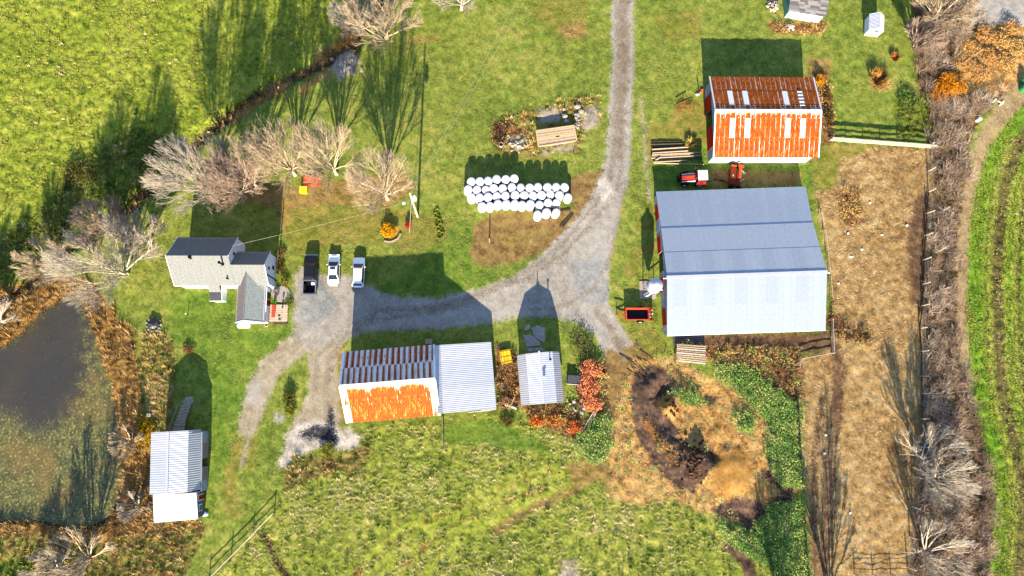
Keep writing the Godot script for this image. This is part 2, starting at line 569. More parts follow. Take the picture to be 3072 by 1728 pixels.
func make_ground() -> void:
	# kinds of ground: [four colours from sparse to frequent tone, relief in metres]
	var kinds := [
		[Color(0.266, 0.319, 0.119), Color(0.366, 0.419, 0.156), Color(0.430, 0.456, 0.193), Color(0.519, 0.482, 0.266), 0.05],   # 0 lawn
		[Color(0.287, 0.351, 0.093), Color(0.414, 0.456, 0.140), Color(0.477, 0.503, 0.182), Color(0.556, 0.546, 0.272), 0.11],    # 1 meadow
		[Color(0.293, 0.340, 0.114), Color(0.398, 0.435, 0.156), Color(0.472, 0.482, 0.203), Color(0.588, 0.540, 0.335), 0.10],   # 2 pasture
		[Color(0.424, 0.409, 0.377), Color(0.493, 0.474, 0.440), Color(0.524, 0.509, 0.477), Color(0.561, 0.546, 0.517), 0.015],   # 3 gravel
		[Color(0.424, 0.382, 0.309), Color(0.493, 0.456, 0.382), Color(0.524, 0.493, 0.424), Color(0.561, 0.535, 0.477), 0.02],   # 4 sandy track
		[Color(0.356, 0.266, 0.161), Color(0.482, 0.393, 0.245), Color(0.540, 0.456, 0.309), Color(0.593, 0.524, 0.388), 0.07],   # 5 dry paddock
		[Color(0.235, 0.193, 0.124), Color(0.361, 0.282, 0.198), Color(0.445, 0.356, 0.256), Color(0.377, 0.366, 0.193), 0.16],   # 6 hedgerow floor
		[Color(0.293, 0.214, 0.108), Color(0.440, 0.319, 0.156), Color(0.519, 0.403, 0.208), Color(0.551, 0.467, 0.277), 0.14],   # 7 pond bank
		[Color(0.377, 0.430, 0.129), Color(0.456, 0.493, 0.166), Color(0.509, 0.524, 0.219), Color(0.561, 0.540, 0.298), 0.06],   # 8 cut hay, yellow green
		[Color(0.187, 0.145, 0.119), Color(0.266, 0.208, 0.172), Color(0.330, 0.261, 0.214), Color(0.414, 0.319, 0.235), 0.12],   # 9 wet manure ground
		[Color(0.393, 0.272, 0.145), Color(0.546, 0.424, 0.240), Color(0.588, 0.477, 0.287), Color(0.609, 0.524, 0.366), 0.10],   # 10 straw and ochre soil
		[Color(0.203, 0.277, 0.119), Color(0.298, 0.366, 0.161), Color(0.419, 0.403, 0.203), Color(0.519, 0.445, 0.266), 0.12],   # 11 ground under weeds
		[Color(0.482, 0.456, 0.414), Color(0.577, 0.553, 0.514), Color(0.609, 0.590, 0.561), Color(0.630, 0.617, 0.593), 0.04],   # 12 pale gravel and ash
		[Color(0.119, 0.124, 0.140), Color(0.177, 0.182, 0.203), Color(0.256, 0.256, 0.266), Color(0.430, 0.419, 0.403), 0.05],   # 13 burnt ground
		[Color(0.319, 0.240, 0.145), Color(0.419, 0.335, 0.198), Color(0.456, 0.382, 0.229), Color(0.414, 0.414, 0.177), 0.05],   # 14 worn bale yard
		[Color(0.298, 0.340, 0.108), Color(0.382, 0.388, 0.150), Color(0.456, 0.414, 0.203), Color(0.503, 0.419, 0.245), 0.05],   # 15 worn grass
		[Color(0.114, 0.093, 0.066), Color(0.193, 0.156, 0.108), Color(0.256, 0.208, 0.140), Color(0.351, 0.287, 0.182), 0.10],   # 16 brook mud
		[Color(0.377, 0.351, 0.272), Color(0.482, 0.451, 0.398), Color(0.546, 0.514, 0.472), Color(0.445, 0.430, 0.203), 0.08],   # 17 rubble
		[Color(0.445, 0.430, 0.403), Color(0.509, 0.493, 0.469), Color(0.540, 0.527, 0.503), Color(0.567, 0.553, 0.535), 0.02],   # 18 stone yard
		[Color(0.403, 0.330, 0.224), Color(0.498, 0.430, 0.309), Color(0.540, 0.482, 0.366), Color(0.524, 0.498, 0.272), 0.03],   # 19 dry farm track
		[Color(0.114, 0.108, 0.077), Color(0.145, 0.140, 0.098), Color(0.177, 0.166, 0.114), Color(0.203, 0.193, 0.135), 0.05],   # 20 pond bed
		[Color(0.277, 0.256, 0.108), Color(0.382, 0.345, 0.172), Color(0.461, 0.409, 0.219), Color(0.319, 0.366, 0.135), 0.16],   # 21 scrub
		[Color(0.145, 0.187, 0.056), Color(0.256, 0.314, 0.093), Color(0.366, 0.403, 0.124), Color(0.445, 0.430, 0.182), 0.16],   # 22 rough wet grass
		[Color(0.245, 0.377, 0.087), Color(0.335, 0.461, 0.108), Color(0.393, 0.503, 0.135), Color(0.445, 0.503, 0.182), 0.08],   # 23 hay, fresh green
		[Color(0.187, 0.182, 0.087), Color(0.266, 0.251, 0.129), Color(0.340, 0.309, 0.172), Color(0.298, 0.335, 0.129), 0.14],   # 24 hay, bare gaps
		[Color(0.340, 0.293, 0.145), Color(0.445, 0.366, 0.198), Color(0.498, 0.419, 0.256), Color(0.366, 0.382, 0.145), 0.06],   # 25 leaf litter
		[Color(0.224, 0.309, 0.103), Color(0.303, 0.393, 0.124), Color(0.366, 0.430, 0.156), Color(0.451, 0.467, 0.214), 0.05],   # 26 lush lawn
		[Color(0.351, 0.314, 0.261), Color(0.403, 0.366, 0.314), Color(0.440, 0.406, 0.356), Color(0.482, 0.451, 0.403), 0.015],   # 27 wheel ruts
		[Color(0.245, 0.156, 0.098), Color(0.366, 0.245, 0.150), Color(0.451, 0.314, 0.187), Color(0.498, 0.403, 0.229), 0.14],   # 28 red brown brush floor
		[Color(0.235, 0.177, 0.124), Color(0.319, 0.245, 0.177), Color(0.388, 0.309, 0.224), Color(0.482, 0.398, 0.277), 0.05],   # 29 trodden dark soil; on the paddock path partly painted tree shade
		[Color(0.472, 0.330, 0.156), Color(0.540, 0.403, 0.203), Color(0.567, 0.440, 0.240), Color(0.593, 0.482, 0.298), 0.03],   # 30 smooth ochre soil
		[Color(0.377, 0.377, 0.372), Color(0.440, 0.445, 0.435), Color(0.482, 0.485, 0.472), Color(0.524, 0.522, 0.503), 0.015]]   # 31 blue grey gravel
	var zi := Image.create(ZW, ZH, false, Image.FORMAT_L8)
	poly(zi, [-96.54, -84.12, 104.18, -90.11, 87.01, 28.35, -81.75, 25.15], 0)
	# meadow in the northwest, beyond the brook
	poly(zi, [-95.58, -77.02, -23.27, -78.95, -22.77, -59.83, -25.76, -55.68, -31.76, -50.53, -37.09, -46.48, -40.0, -44.15, -42.3, -42.17, -46.67, -35.71, -51.78, -32.52, -60.15, -27.5, -65.46, -22.6, -67.38, -18.99, -86.46, -9.64], 1)
	poly(zi, [-60.47, -37.5, -53.18, -42.7, -45.19, -40.2, -43.13, -36.37, -46.5, -33.18, -51.68, -31.26, -57.18, -26.9, -63.61, -21.4, -67.25, -17.8, -73.66, -14.26, -74.61, -22.58, -68.26, -27.46, -64.11, -32.43], 22)
	# garden: lusher and worn grass
	poly(zi, [-43.63, -17.2, -36.61, -16.6, -35.73, -11.23, -29.92, -11.22, -28.84, -13.0, -27.59, -11.21, -30.31, -7.1, -32.98, -3.05, -34.42, 2.08, -36.79, 9.89, -38.58, 16.95, -41.45, 23.24, -38.68, 15.33, -39.09, 4.3, -40.09, -7.14, -45.45, -10.09, -45.91, -16.6], 26)
	poly(zi, [-16.6, -16.89, -5.92, -23.35, -5.96, -27.74, -1.68, -27.76, -1.06, -20.27, 3.18, -19.65, -0.45, -17.68, -7.65, -16.28], 26)
	poly(zi, [-29.58, -29.51, -13.91, -30.22, -4.13, -27.74, -7.74, -23.97, -18.6, -24.56, -28.09, -22.68, -29.44, -26.39], 15)
	poly(zi, [-12.55, -22.72, -5.33, -25.23, -4.74, -27.74, -12.03, -27.08], 15)
	poly(zi, [-39.54, -36.4, -30.95, -33.29, -20.11, -34.64, -12.19, -35.98, -9.7, -33.43, -13.91, -30.22, -21.8, -30.5, -29.58, -29.51, -29.68, -25.15, -31.41, -30.13, -39.24, -31.34], 25)
	poly(zi, [7.31, -65.31, 17.79, -65.52, 17.02, -61.27, 12.42, -59.08, 8.58, -62.51], 15)
	poly(zi, [12.46, -61.18, 17.03, -61.62, 17.62, -59.18, 13.71, -58.41], 25)
	stroke(zi, [-11.32, -57.63, -9.42, -58.14, -6.88, -58.6], 0.8, 25)
	poly(zi, [24.3, -27.87, 26.82, -28.2, 27.38, -26.61, 24.23, -25.96], 15)
	stroke(zi, [23.07, -19.67, 24.12, -22.8, 26.65, -24.07, 30.39, -23.76], 1.6, 15)
	poly(zi, [28.24, -62.89, 36.27, -64.47, 36.67, -59.51, 30.66, -58.01], 15)
	poly(zi, [34.9, -38.34, 36.9, -39.68, 37.06, -48.43, 31.56, -49.04, 30.73, -44.97, 26.14, -42.9, 26.54, -36.95], 15)
	stroke(zi, [25.83, -48.29, 26.14, -42.9, 26.23, -36.94, 26.46, -31.73], 0.45, 17)
	poly(zi, [53.74, -56.29, 57.7, -55.65, 57.01, -51.46, 53.41, -52.1], 25)
	stroke(zi, [55.46, -52.82, 56.06, -48.0, 56.21, -41.88], 2.2, 28)
	poly(zi, [63.75, -52.25, 68.08, -51.96, 67.27, -50.56, 63.92, -50.51], 10)
	poly(zi, [47.15, -62.18, 57.93, -62.39, 56.06, -60.21, 48.68, -60.08], 28)
	# bale yard and the strip around the barn doors
	poly(zi, [-1.07, -27.13, 2.0, -29.36, 14.39, -30.38, 13.52, -33.59, 14.5, -35.54, 19.25, -36.56, 18.21, -33.3, 16.25, -29.75, 13.69, -26.55, 9.94, -23.52, 5.02, -21.39, -0.45, -21.01, -1.67, -22.74], 14)
	poly(zi, [2.6, -25.88, 7.52, -26.53, 8.72, -24.02, 3.81, -23.38], 25)
	poly(zi, [21.23, -10.47, 23.07, -11.07, 26.73, -11.06, 28.03, -9.85, 28.43, -8.03, 25.95, -6.84, 22.32, -6.86], 15)
	poly(zi, [29.14, -10.15, 54.03, -10.68, 53.77, -7.63, 29.65, -8.03], 29)
	poly(zi, [27.69, -41.59, 35.72, -41.67, 36.79, -37.69, 53.54, -37.17, 53.22, -33.21, 27.36, -33.69], 26)
	poly(zi, [36.74, -36.7, 51.54, -36.49, 50.71, -34.17, 35.94, -33.74], 14)
	# drive, yard and tracks
	poly(zi, [22.08, -74.27, 25.82, -74.36, 24.67, -51.68, 24.11, -41.55, 23.37, -34.96, 22.01, -30.42, 20.99, -25.95, 20.17, -21.54, 19.63, -17.81, 19.84, -14.73, 21.86, -11.08, 23.59, -8.66, 22.88, -5.66, 21.03, -4.48, 18.69, -6.88, 17.57, -9.88, 15.8, -11.7, 11.59, -13.04, 7.97, -13.23, 1.95, -12.21, -6.4, -11.27, -13.51, -11.29, -17.92, -10.71, -19.65, -9.88, -20.49, -8.7, -24.55, -8.13, -27.72, -7.56, -29.51, -8.56, -27.71, -11.21, -27.89, -15.39, -27.96, -19.63, -26.83, -20.97, -24.11, -19.63, -19.06, -19.63, -16.62, -17.5, -12.43, -16.29, -6.45, -16.1, -0.45, -17.32, 5.61, -19.96, 10.56, -23.9, 14.34, -27.83, 16.59, -31.03, 18.56, -34.6, 19.74, -38.2, 20.51, -44.85, 21.15, -55.07], 3)
	poly(zi, [-27.86, -10.62, -24.56, -8.25, -27.38, -6.38, -29.61, -4.48, -30.61, -1.31, -32.03, 2.1, -33.1, 5.48, -34.27, 8.81, -35.55, 7.13, -34.92, 3.21, -34.83, -0.2, -33.87, -3.63, -32.03, -6.82, -29.83, -9.33], 4)
	stroke(zi, [-32.73, -3.63, -32.86, -0.75], 1.6, 3)
	stroke(zi, [-34.86, 4.34, -35.23, 7.69, -35.85, 11.55, -34.8, 15.38], 1.6, 15)
	stroke(zi, [-32.6, 4.36, -33.24, 8.27], 1.2, 15)
	poly(zi, [-24.85, -8.25, -20.39, -9.29, -20.91, -7.06, -20.79, -3.55, -20.37, 2.2, -21.24, 3.62, -28.35, 4.12, -27.3, 2.14, -25.33, -1.27, -25.09, -4.16, -25.56, -7.08], 4)
	poly(zi, [-28.2, 3.84, -26.73, 2.15, -23.6, 1.89, -19.54, 3.23, -16.34, 4.51, -16.02, 5.76, -18.87, 6.3, -23.44, 6.14, -26.8, 7.22, -28.81, 6.64], 12)
	poly(zi, [-26.91, 7.22, -28.14, 8.88, -29.57, 8.31, -28.41, 6.65], 12)
	poly(zi, [-26.26, 3.74, -24.42, 2.85, -21.96, 2.87, -21.42, 5.14, -23.49, 4.67, -25.5, 4.43], 13)
	poly(zi, [-22.52, 0.01, -21.59, 0.02, -21.06, 5.49, -22.09, 5.47], 13)
	poly(zi, [-21.05, -7.94, -19.36, -10.0, -20.2, -8.82, -19.57, 2.21, -20.37, 2.2], 25)
	poly(zi, [-29.92, 0.98, -28.5, 1.0, -28.61, 2.25, -29.87, 2.12], 3)
	poly(zi, [18.73, -8.07, 21.15, -8.06, 23.62, -9.26, 25.95, -6.84, 23.42, -3.88, 21.51, -0.94, 18.94, 4.85, 18.52, -0.96], 14)
	for o: float in [-0.95, 0.75]:
		stroke(zi, shifted([23.73, -69.95, 23.22, -58.58, 22.61, -48.25, 22.0, -39.54, 21.09, -34.94, 19.09, -31.05, 16.18, -27.2, 11.77, -22.77, 6.21, -19.04, -0.45, -16.28, -7.63, -14.46, -14.76, -14.17], o), 0.42, 27)
	stroke(zi, [23.67, -69.95, 22.97, -55.1, 22.37, -44.87, 21.77, -38.22], 1.1, 27)
	poly(zi, [18.22, -33.62, 19.85, -35.59, 21.03, -32.99, 19.38, -30.41], 12)
	poly(zi, [-26.75, -19.02, -24.38, -19.02, -21.3, -15.39, -24.11, -11.8, -27.08, -13.0], 31)
	poly(zi, [13.58, -21.53, 19.16, -22.79, 19.55, -15.35, 15.28, -15.35], 31)
	stroke(zi, [22.54, -34.95, 21.85, -29.14, 20.4, -22.79, 17.79, -17.81, 12.84, -14.74, 7.37, -14.14], 0.35, 27)
	stroke(zi, [-0.45, -15.37, -9.4, -13.56, -16.5, -12.67, -19.97, -10.6, -22.19, -7.06, -22.6, -2.41, -22.36, 1.04], 0.4, 27)
	stroke(zi, [-6.44, -14.89, -15.35, -14.17, -20.57, -11.19, -23.93, -7.07, -24.29, -1.26], 0.35, 27)
	stroke(zi, [-17.95, -11.78, -20.53, -10.0, -21.72, -7.06, -21.91, -2.4], 0.3, 27)
	stroke(zi, [17.69, -14.13, 20.03, -11.08, 21.71, -6.86], 1.0, 27)
	# ruin by the drive
	poly(zi, [1.72, -42.31, 4.89, -45.2, 9.02, -46.86, 18.64, -48.87, 19.3, -44.84, 16.04, -42.0, 15.53, -39.35, 8.91, -38.89, 3.28, -39.5, 1.53, -40.99], 21)
	poly(zi, [10.8, -38.78, 2.03, -39.35, 1.71, -38.04, 12.04, -38.0], 15)
	poly(zi, [9.01, -46.39, 12.2, -46.9, 13.43, -44.77, 9.62, -44.06], 17)
	poly(zi, [15.7, -46.47, 18.6, -47.38, 19.15, -44.16, 16.57, -42.8, 15.45, -43.79], 17)
	poly(zi, [4.23, -42.01, 7.07, -42.37, 7.36, -40.39, 4.54, -40.17], 17)
	poly(zi, [2.04, -44.3, 5.19, -44.01, 7.69, -42.04, 3.92, -42.0, 1.72, -41.32], 28)
	stroke(zi, [9.54, -39.1, 14.6, -40.13], 0.8, 17)
	# pond side
	poly(zi, [-86.93, -13.11, -66.78, -18.69, -61.15, -19.6, -57.28, -18.1, -53.12, -13.05, -50.97, -11.28, -49.29, -4.3, -48.43, 3.09, -46.74, 7.01, -46.04, 16.3, -39.75, 15.85, -38.58, 16.95, -41.66, 20.11, -42.35, 25.9, -81.06, 30.24], 7)
	poly(zi, [-49.74, -10.1, -46.11, -11.26, -44.67, -7.16, -44.51, 3.12, -46.78, 6.45, -48.15, 3.09, -49.29, -4.3], 21)
	poly(zi, [-82.59, 18.92, -62.01, 17.13, -55.9, 18.82, -44.08, 16.87, -38.61, 16.41, -39.54, 19.08, -42.35, 25.9, -81.06, 30.24], 21)
	poly(zi, [-69.59, 21.23, -62.22, 20.3, -59.28, 22.92, -58.52, 30.72, -68.53, 30.51], 22)
	poly(zi, [-80.48, -6.19, -69.7, -9.01, -67.36, -10.74, -64.62, -14.25, -60.86, -16.61, -58.35, -15.42, -56.84, -11.29, -55.57, -8.37, -53.97, -4.33, -52.51, -0.33, -51.58, 4.18, -50.9, 9.72, -51.31, 14.07, -52.77, 16.2, -57.17, 16.78, -62.16, 15.63, -65.35, 16.01, -69.25, 14.89, -78.17, 12.09], 20)
	# brook
	stroke(zi, [-13.44, -69.12, -17.76, -62.0, -20.51, -58.16, -22.64, -56.07, -25.67, -53.31, -30.54, -50.88, -34.74, -48.49, -37.68, -46.14, -40.0, -44.15, -43.45, -41.18, -46.7, -36.03, -49.46, -33.16, -52.01, -31.76, -52.76, -30.01, -59.98, -25.66, -64.13, -20.79, -68.8, -16.32, -73.66, -14.26], 1.5, 16)
	stroke(zi, [-19.63, -60.58, -20.79, -57.12, -21.33, -54.39, -22.85, -53.01], 2.8, 16)
	stroke(zi, [-20.85, -59.18, -22.67, -56.95, -25.71, -54.32], 1.2, 7)
	poly(zi, [-22.63, -55.73, -20.77, -56.44, -19.14, -54.42, -20.01, -52.04, -21.85, -51.01, -23.77, -52.32], 17)
	stroke(zi, [-23.77, -52.32, -26.81, -50.6, -27.98, -48.91], 1.6, 25)
	stroke(zi, [-30.5, -49.88, -35.29, -47.16, -38.78, -44.16], 1.5, 7)
	# pasture in the south
	poly(zi, [-37.68, 31.17, -36.81, 23.32, -31.93, 17.05, -28.75, 13.83, -26.69, 9.73, -25.68, 6.95, -18.3, 6.3, -16.1, 2.92, -6.27, 2.04, 2.49, 1.24, 7.19, 2.15, 11.27, 4.78, 15.94, 6.54, 18.81, 9.14, 19.25, 13.93, 22.72, 14.82, 28.05, 13.77, 33.23, 16.08, 37.78, 18.93, 44.74, 24.78, 45.0, 32.92], 2)
	for o: float in [-5.2, -2.4, 0.0, 2.6, 5.4]:
		stroke(zi, shifted([-17.15, 26.37, -13.89, 23.73, -6.12, 17.44, 2.44, 13.7, 11.17, 10.46, 17.06, 8.83], o), 0.8, 8)
	for o: float in [-3.8, 1.3]:
		stroke(zi, shifted([-17.15, 26.37, -13.89, 23.73, -6.12, 17.44, 2.44, 13.7, 11.17, 10.46, 17.06, 8.83], o), 0.35, 21)
	stroke(zi, [1.85, 18.11, 6.46, 15.42, 11.12, 13.26, 18.2, 9.98], 1.2, 25)
	stroke(zi, [13.51, 9.92, 18.82, 8.85, 19.58, 12.81], 2.6, 25)
	poly(zi, [-6.85, 2.32, 1.32, 1.81, 7.16, 4.16, 10.06, 6.48, 2.47, 6.4, -5.08, 5.19], 26)
	stroke(zi, [-30.8, 17.61, -28.37, 21.93, -27.2, 23.49], 0.9, 16)
	poly(zi, [-27.36, 7.22, -20.57, 6.73, -15.45, 5.65, -17.63, 9.56, -23.29, 10.05, -27.73, 11.65], 21)
	poly(zi, [11.82, 21.81, 13.83, 21.84, 14.33, 24.83, 10.91, 24.76], 17)
	# brush round the workshop
	poly(zi, [2.23, -8.74, 5.63, -7.83, 6.15, 0.11, 3.2, 0.79, 2.38, -1.08], 28)
	poly(zi, [6.03, 0.0, 12.54, 0.05, 17.79, 3.69, 14.21, 5.09, 7.77, 2.56], 28)
	poly(zi, [14.77, -6.3, 18.68, -6.58, 18.45, 1.37, 14.31, 0.76], 28)
	poly(zi, [14.52, 4.23, 19.05, 1.38, 19.48, 6.58, 17.06, 8.83, 13.6, 5.95], 11)
	# manure yard
	poly(zi, [22.92, -6.86, 29.61, -7.13, 34.31, -3.81, 40.33, -2.59, 45.1, -0.77, 48.11, -0.16, 47.62, 12.61, 45.21, 14.39, 41.76, 16.76, 37.31, 17.09, 31.5, 15.5, 28.05, 13.77, 22.72, 14.82, 19.26, 13.65, 18.8, 9.42, 18.96, 4.27, 20.91, -0.95, 22.23, -4.48], 10)
	poly(zi, [22.97, -4.77, 25.91, -5.77, 29.19, -4.56, 28.76, -1.77, 26.3, -0.61, 28.1, 2.03, 31.42, 5.43, 32.68, 9.86, 31.5, 13.25, 28.72, 12.09, 25.09, 8.35, 23.01, 4.02, 22.41, -0.93], 9)
	stroke(zi, [24.67, 2.59, 26.64, 5.5, 28.32, 7.82], 1.3, 28)
	poly(zi, [34.87, 7.89, 36.74, 6.75, 39.7, 7.36, 40.11, 10.24, 38.74, 13.06, 36.3, 14.16, 33.98, 13.28, 33.85, 10.16], 30)
	poly(zi, [25.69, -0.44, 28.7, -0.6, 29.24, 0.88, 27.4, 1.74], 30)
	poly(zi, [30.64, 6.69, 34.38, 6.04, 34.96, 8.46, 33.25, 10.27, 30.78, 12.11, 29.66, 10.97, 29.57, 8.97], 9)
	poly(zi, [33.57, 15.36, 37.52, 13.61, 41.16, 14.22, 41.92, 15.36, 40.55, 17.14, 39.72, 18.96, 38.52, 18.39, 38.05, 16.43, 34.41, 16.21], 9)
	stroke(zi, [41.81, 9.97, 44.2, 11.71, 45.6, 13.15, 45.5, 14.39, 43.45, 13.97], 1.2, 9)
	stroke(zi, [36.23, 20.29, 38.7, 23.08, 39.1, 25.82], 2.0, 9)
	poly(zi, [35.64, -5.72, 41.1, -4.97, 45.12, -1.07, 48.07, 0.43, 47.52, 12.32, 44.77, 12.12, 43.18, 9.24, 42.55, 7.97, 43.85, 3.92, 41.89, 1.56, 39.06, -1.71, 35.85, -4.1], 11)
	poly(zi, [37.65, 1.53, 40.09, 1.25, 41.21, 2.73, 39.9, 4.18, 38.13, 3.58], 11)
	poly(zi, [30.76, 6.69, 29.1, 3.79, 31.56, 2.65, 34.44, 5.0, 34.06, 6.44], 10)
	stroke(zi, [34.44, 5.0, 36.74, 6.75, 38.11, 3.87], 1.2, 10)
	stroke(zi, [38.82, 2.12, 36.87, 4.44], 1.0, 30)
	poly(zi, [29.36, -1.77, 32.38, -1.75, 33.52, -0.27, 30.47, 0.3], 11)
	poly(zi, [34.36, 17.05, 38.37, 18.94, 40.19, 18.13, 42.49, 14.92, 47.12, 14.42, 47.67, 24.83, 47.32, 32.97, 44.42, 32.91, 42.17, 23.69, 37.1, 20.42], 11)
	poly(zi, [29.71, -9.24, 34.58, -8.73, 48.83, -7.95, 48.24, -0.28, 44.3, -2.44, 40.8, -5.09, 35.67, -6.32, 29.6, -6.83], 28)
	# paddock, hedgerow, track and hay strips
	poly(zi, [54.5, -41.05, 73.22, -40.56, 71.38, -25.48, 69.36, -12.81, 67.67, -0.62, 65.55, 11.11, 62.88, 25.1, 61.32, 33.27, 48.19, 32.99, 47.97, 24.83, 48.02, 16.57, 47.97, 8.03, 48.76, -7.04, 53.79, -7.81, 54.01, -10.37, 54.37, -22.23, 53.09, -33.21, 53.21, -37.17], 5)
	stroke(zi, [54.66, -8.54, 54.38, -3.1, 53.38, 2.83, 52.16, 8.65, 51.01, 16.61, 49.8, 27.65], 1.7, 29)  # trodden soil, with the southern tree's shade painted into its dark tone
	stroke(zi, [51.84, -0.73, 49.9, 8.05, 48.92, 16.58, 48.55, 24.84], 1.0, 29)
	poly(zi, [69.34, -31.99, 71.78, -33.33, 69.24, -12.81, 66.96, -15.3, 67.37, -25.47], 29)
	poly(zi, [54.62, -40.92, 63.66, -40.74, 60.23, -39.09, 57.56, -38.54, 56.51, -33.89, 53.35, -33.21, 53.34, -37.17], 15)
	poly(zi, [57.1, -33.23, 60.35, -33.25, 60.19, -28.03, 57.88, -27.37, 56.76, -29.31], 28)
	stroke(zi, [53.77, -12.84, 55.18, -10.98, 59.46, -9.74], 2.4, 28)
	poly(zi, [73.45, -77.75, 82.58, -77.98, 84.91, -62.53, 100.01, -61.36, 98.51, -50.99, 84.56, -48.71, 81.61, -45.56, 78.95, -40.07, 79.06, -35.37, 78.19, -28.11, 76.47, -19.08, 75.11, -9.69, 74.91, -0.56, 76.07, 5.39, 76.85, 14.13, 74.24, 25.3, 72.52, 33.51, 61.03, 33.26, 62.76, 25.1, 65.43, 11.11, 68.45, -6.65, 70.99, -25.48, 73.02, -38.67, 72.28, -44.08, 71.92, -48.89, 71.99, -55.88], 6)
	poly(zi, [73.99, -50.65, 78.33, -53.16, 78.89, -58.12, 84.91, -62.53, 100.12, -62.09, 98.76, -52.76, 84.02, -49.74, 77.75, -48.13], 10)
	poly(zi, [67.7, -48.14, 73.28, -50.3, 73.54, -43.42, 67.74, -42.0], 22)
	poly(zi, [82.13, -62.34, 88.24, -78.12, 102.49, -78.48, 100.06, -61.73, 86.29, -62.56], 18)
	var hay := [92.87, -49.86, 89.66, -48.29, 86.88, -45.62, 82.91, -40.79, 79.89, -34.05, 78.19, -28.11, 76.47, -19.08, 75.62, -9.69, 75.17, -0.56, 76.07, 5.39, 76.85, 14.13, 74.48, 25.31, 73.11, 33.52]
	var field := hay.duplicate()
	field.append_array([98.26, 34.06, 112.17, -50.12])
	poly(zi, field, 8)
	stroke(zi, shifted(hay, 1.2), 2.5, 23)
	stroke(zi, shifted(hay, 4.7), 1.9, 24)
	stroke(zi, shifted(hay, 2.9), 0.3, 24)
	stroke(zi, shifted(hay, 6.6), 0.4, 23)
	stroke(zi, shifted(hay, 8.2), 0.7, 24)
	for k in 7:
		stroke(zi, shifted(hay, 14.5 + k * 3.4), 1.5, 23)
		stroke(zi, shifted(hay, 16.2 + k * 3.4), 0.7, 24)
	stroke(zi, shifted(hay, 9.6), 1.6, 23)
	stroke(zi, shifted(hay, 12.4), 1.4, 24)
	poly(zi, [95.12, -56.25, 94.14, -49.18, 89.66, -48.29, 86.88, -45.62, 82.91, -40.79, 79.89, -34.05, 78.19, -28.11, 76.47, -19.08, 75.6, -12.79, 75.51, -6.62, 75.29, -0.56, 74.54, -0.57, 73.93, -6.63, 74.1, -15.3, 75.54, -25.5, 77.37, -33.37, 81.15, -42.81, 84.43, -47.66, 87.6, -51.19], 19)
	zone = zi.get_data()

	# broad relief: the pond basin, the brook, pits and heaps
	var hi := Image.create(ZW, ZH, false, Image.FORMAT_L8)
	hi.fill(Color(128.5 / 255, 128.5 / 255, 128.5 / 255))
	poly(hi, [-80.41, -5.62, -69.61, -8.14, -67.27, -9.87, -64.53, -13.36, -61.06, -15.72, -58.67, -14.53, -57.22, -11.0, -55.94, -8.08, -54.54, -4.33, -53.07, -0.33, -52.14, 4.17, -51.46, 9.71, -51.91, 13.52, -53.22, 15.39, -57.24, 16.03, -62.22, 14.99, -65.44, 15.21, -69.31, 14.35, -78.24, 11.55], 60)
	stroke(hi, [-13.44, -69.12, -17.76, -62.0, -20.51, -58.16, -22.64, -56.07, -25.67, -53.31, -30.54, -50.88, -34.74, -48.49, -37.68, -46.14, -40.0, -44.15, -43.45, -41.18, -46.7, -36.03, -49.46, -33.16, -52.01, -31.76, -52.76, -30.01, -59.98, -25.66, -64.13, -20.79, -68.8, -16.32, -73.66, -14.26], 1.6, 84)
	poly(hi, [25.98, -1.62, 27.48, -2.91, 28.78, -2.19, 28.24, -0.89, 26.17, -0.44], 70)
	poly(hi, [28.28, -1.78, 29.56, -3.37, 30.29, -0.88, 28.74, 1.34, 26.81, 1.56], 180)
	poly(hi, [30.28, 6.69, 33.47, 6.26, 33.57, 9.87, 30.81, 11.55], 196)
	poly(hi, [23.39, -3.29, 25.85, -4.46, 26.41, -3.27, 24.81, -0.92, 25.59, 2.01, 24.12, 1.42], 158)
	poly(hi, [25.52, 3.76, 28.45, 4.94, 30.02, 9.55, 28.22, 10.1], 152)
	poly(hi, [34.91, 7.31, 39.1, 7.36, 39.37, 12.5, 35.18, 13.02], 150)
	poly(hi, [33.78, 6.03, 34.95, 6.45, 34.87, 8.0, 33.77, 8.33], 78)
	poly(hi, [33.04, -2.63, 35.11, -1.73, 34.74, -0.55, 33.55, -0.86], 84)
	stroke(hi, [41.81, 9.97, 44.2, 11.71, 45.6, 13.15, 45.5, 14.39, 43.45, 13.97], 1.2, 96)
	stroke(hi, [38.56, 15.88, 39.55, 18.96], 1.5, 100)
	hi.resize(ZW / 8, ZH / 8, Image.INTERPOLATE_LANCZOS)
	hi.resize(ZW, ZH, Image.INTERPOLATE_CUBIC)
	var broad := hi.get_data()

	var fine := FastNoiseLite.new()
	fine.seed = 5
	fine.frequency = 0.55
	fine.fractal_octaves = 3
	var wide := FastNoiseLite.new()
	wide.seed = 6
	wide.frequency = 0.03
	hgt.resize(NX * NZ)
	for j in NZ:
		var z := GZ0 + j * STEP
		var zj := mini(ZH - 1, int(float(j) / NZ * ZH))
		for i in NX:
			var x := GX0 + i * STEP
			var k := zj * ZW + mini(ZW - 1, int(float(i) / NX * ZW))
			var h := (int(broad[k]) - 128) * 0.02
			h += fine.get_noise_2d(x, z) * float(kinds[zone[k]][4]) * 1.9 + wide.get_noise_2d(x, z) * 0.05
			var e := minf(minf(x - GX0, GX0 + GW - x), minf(z - GZ0, GZ0 + GH - z))
			hgt[j * NX + i] = h * clampf(e / 3.0, 0.0, 1.0)

	var gm := plain(Color.WHITE, 0.95)
	gm.albedo_texture = ground_texture(kinds)
	gm.metallic_specular = 0.2
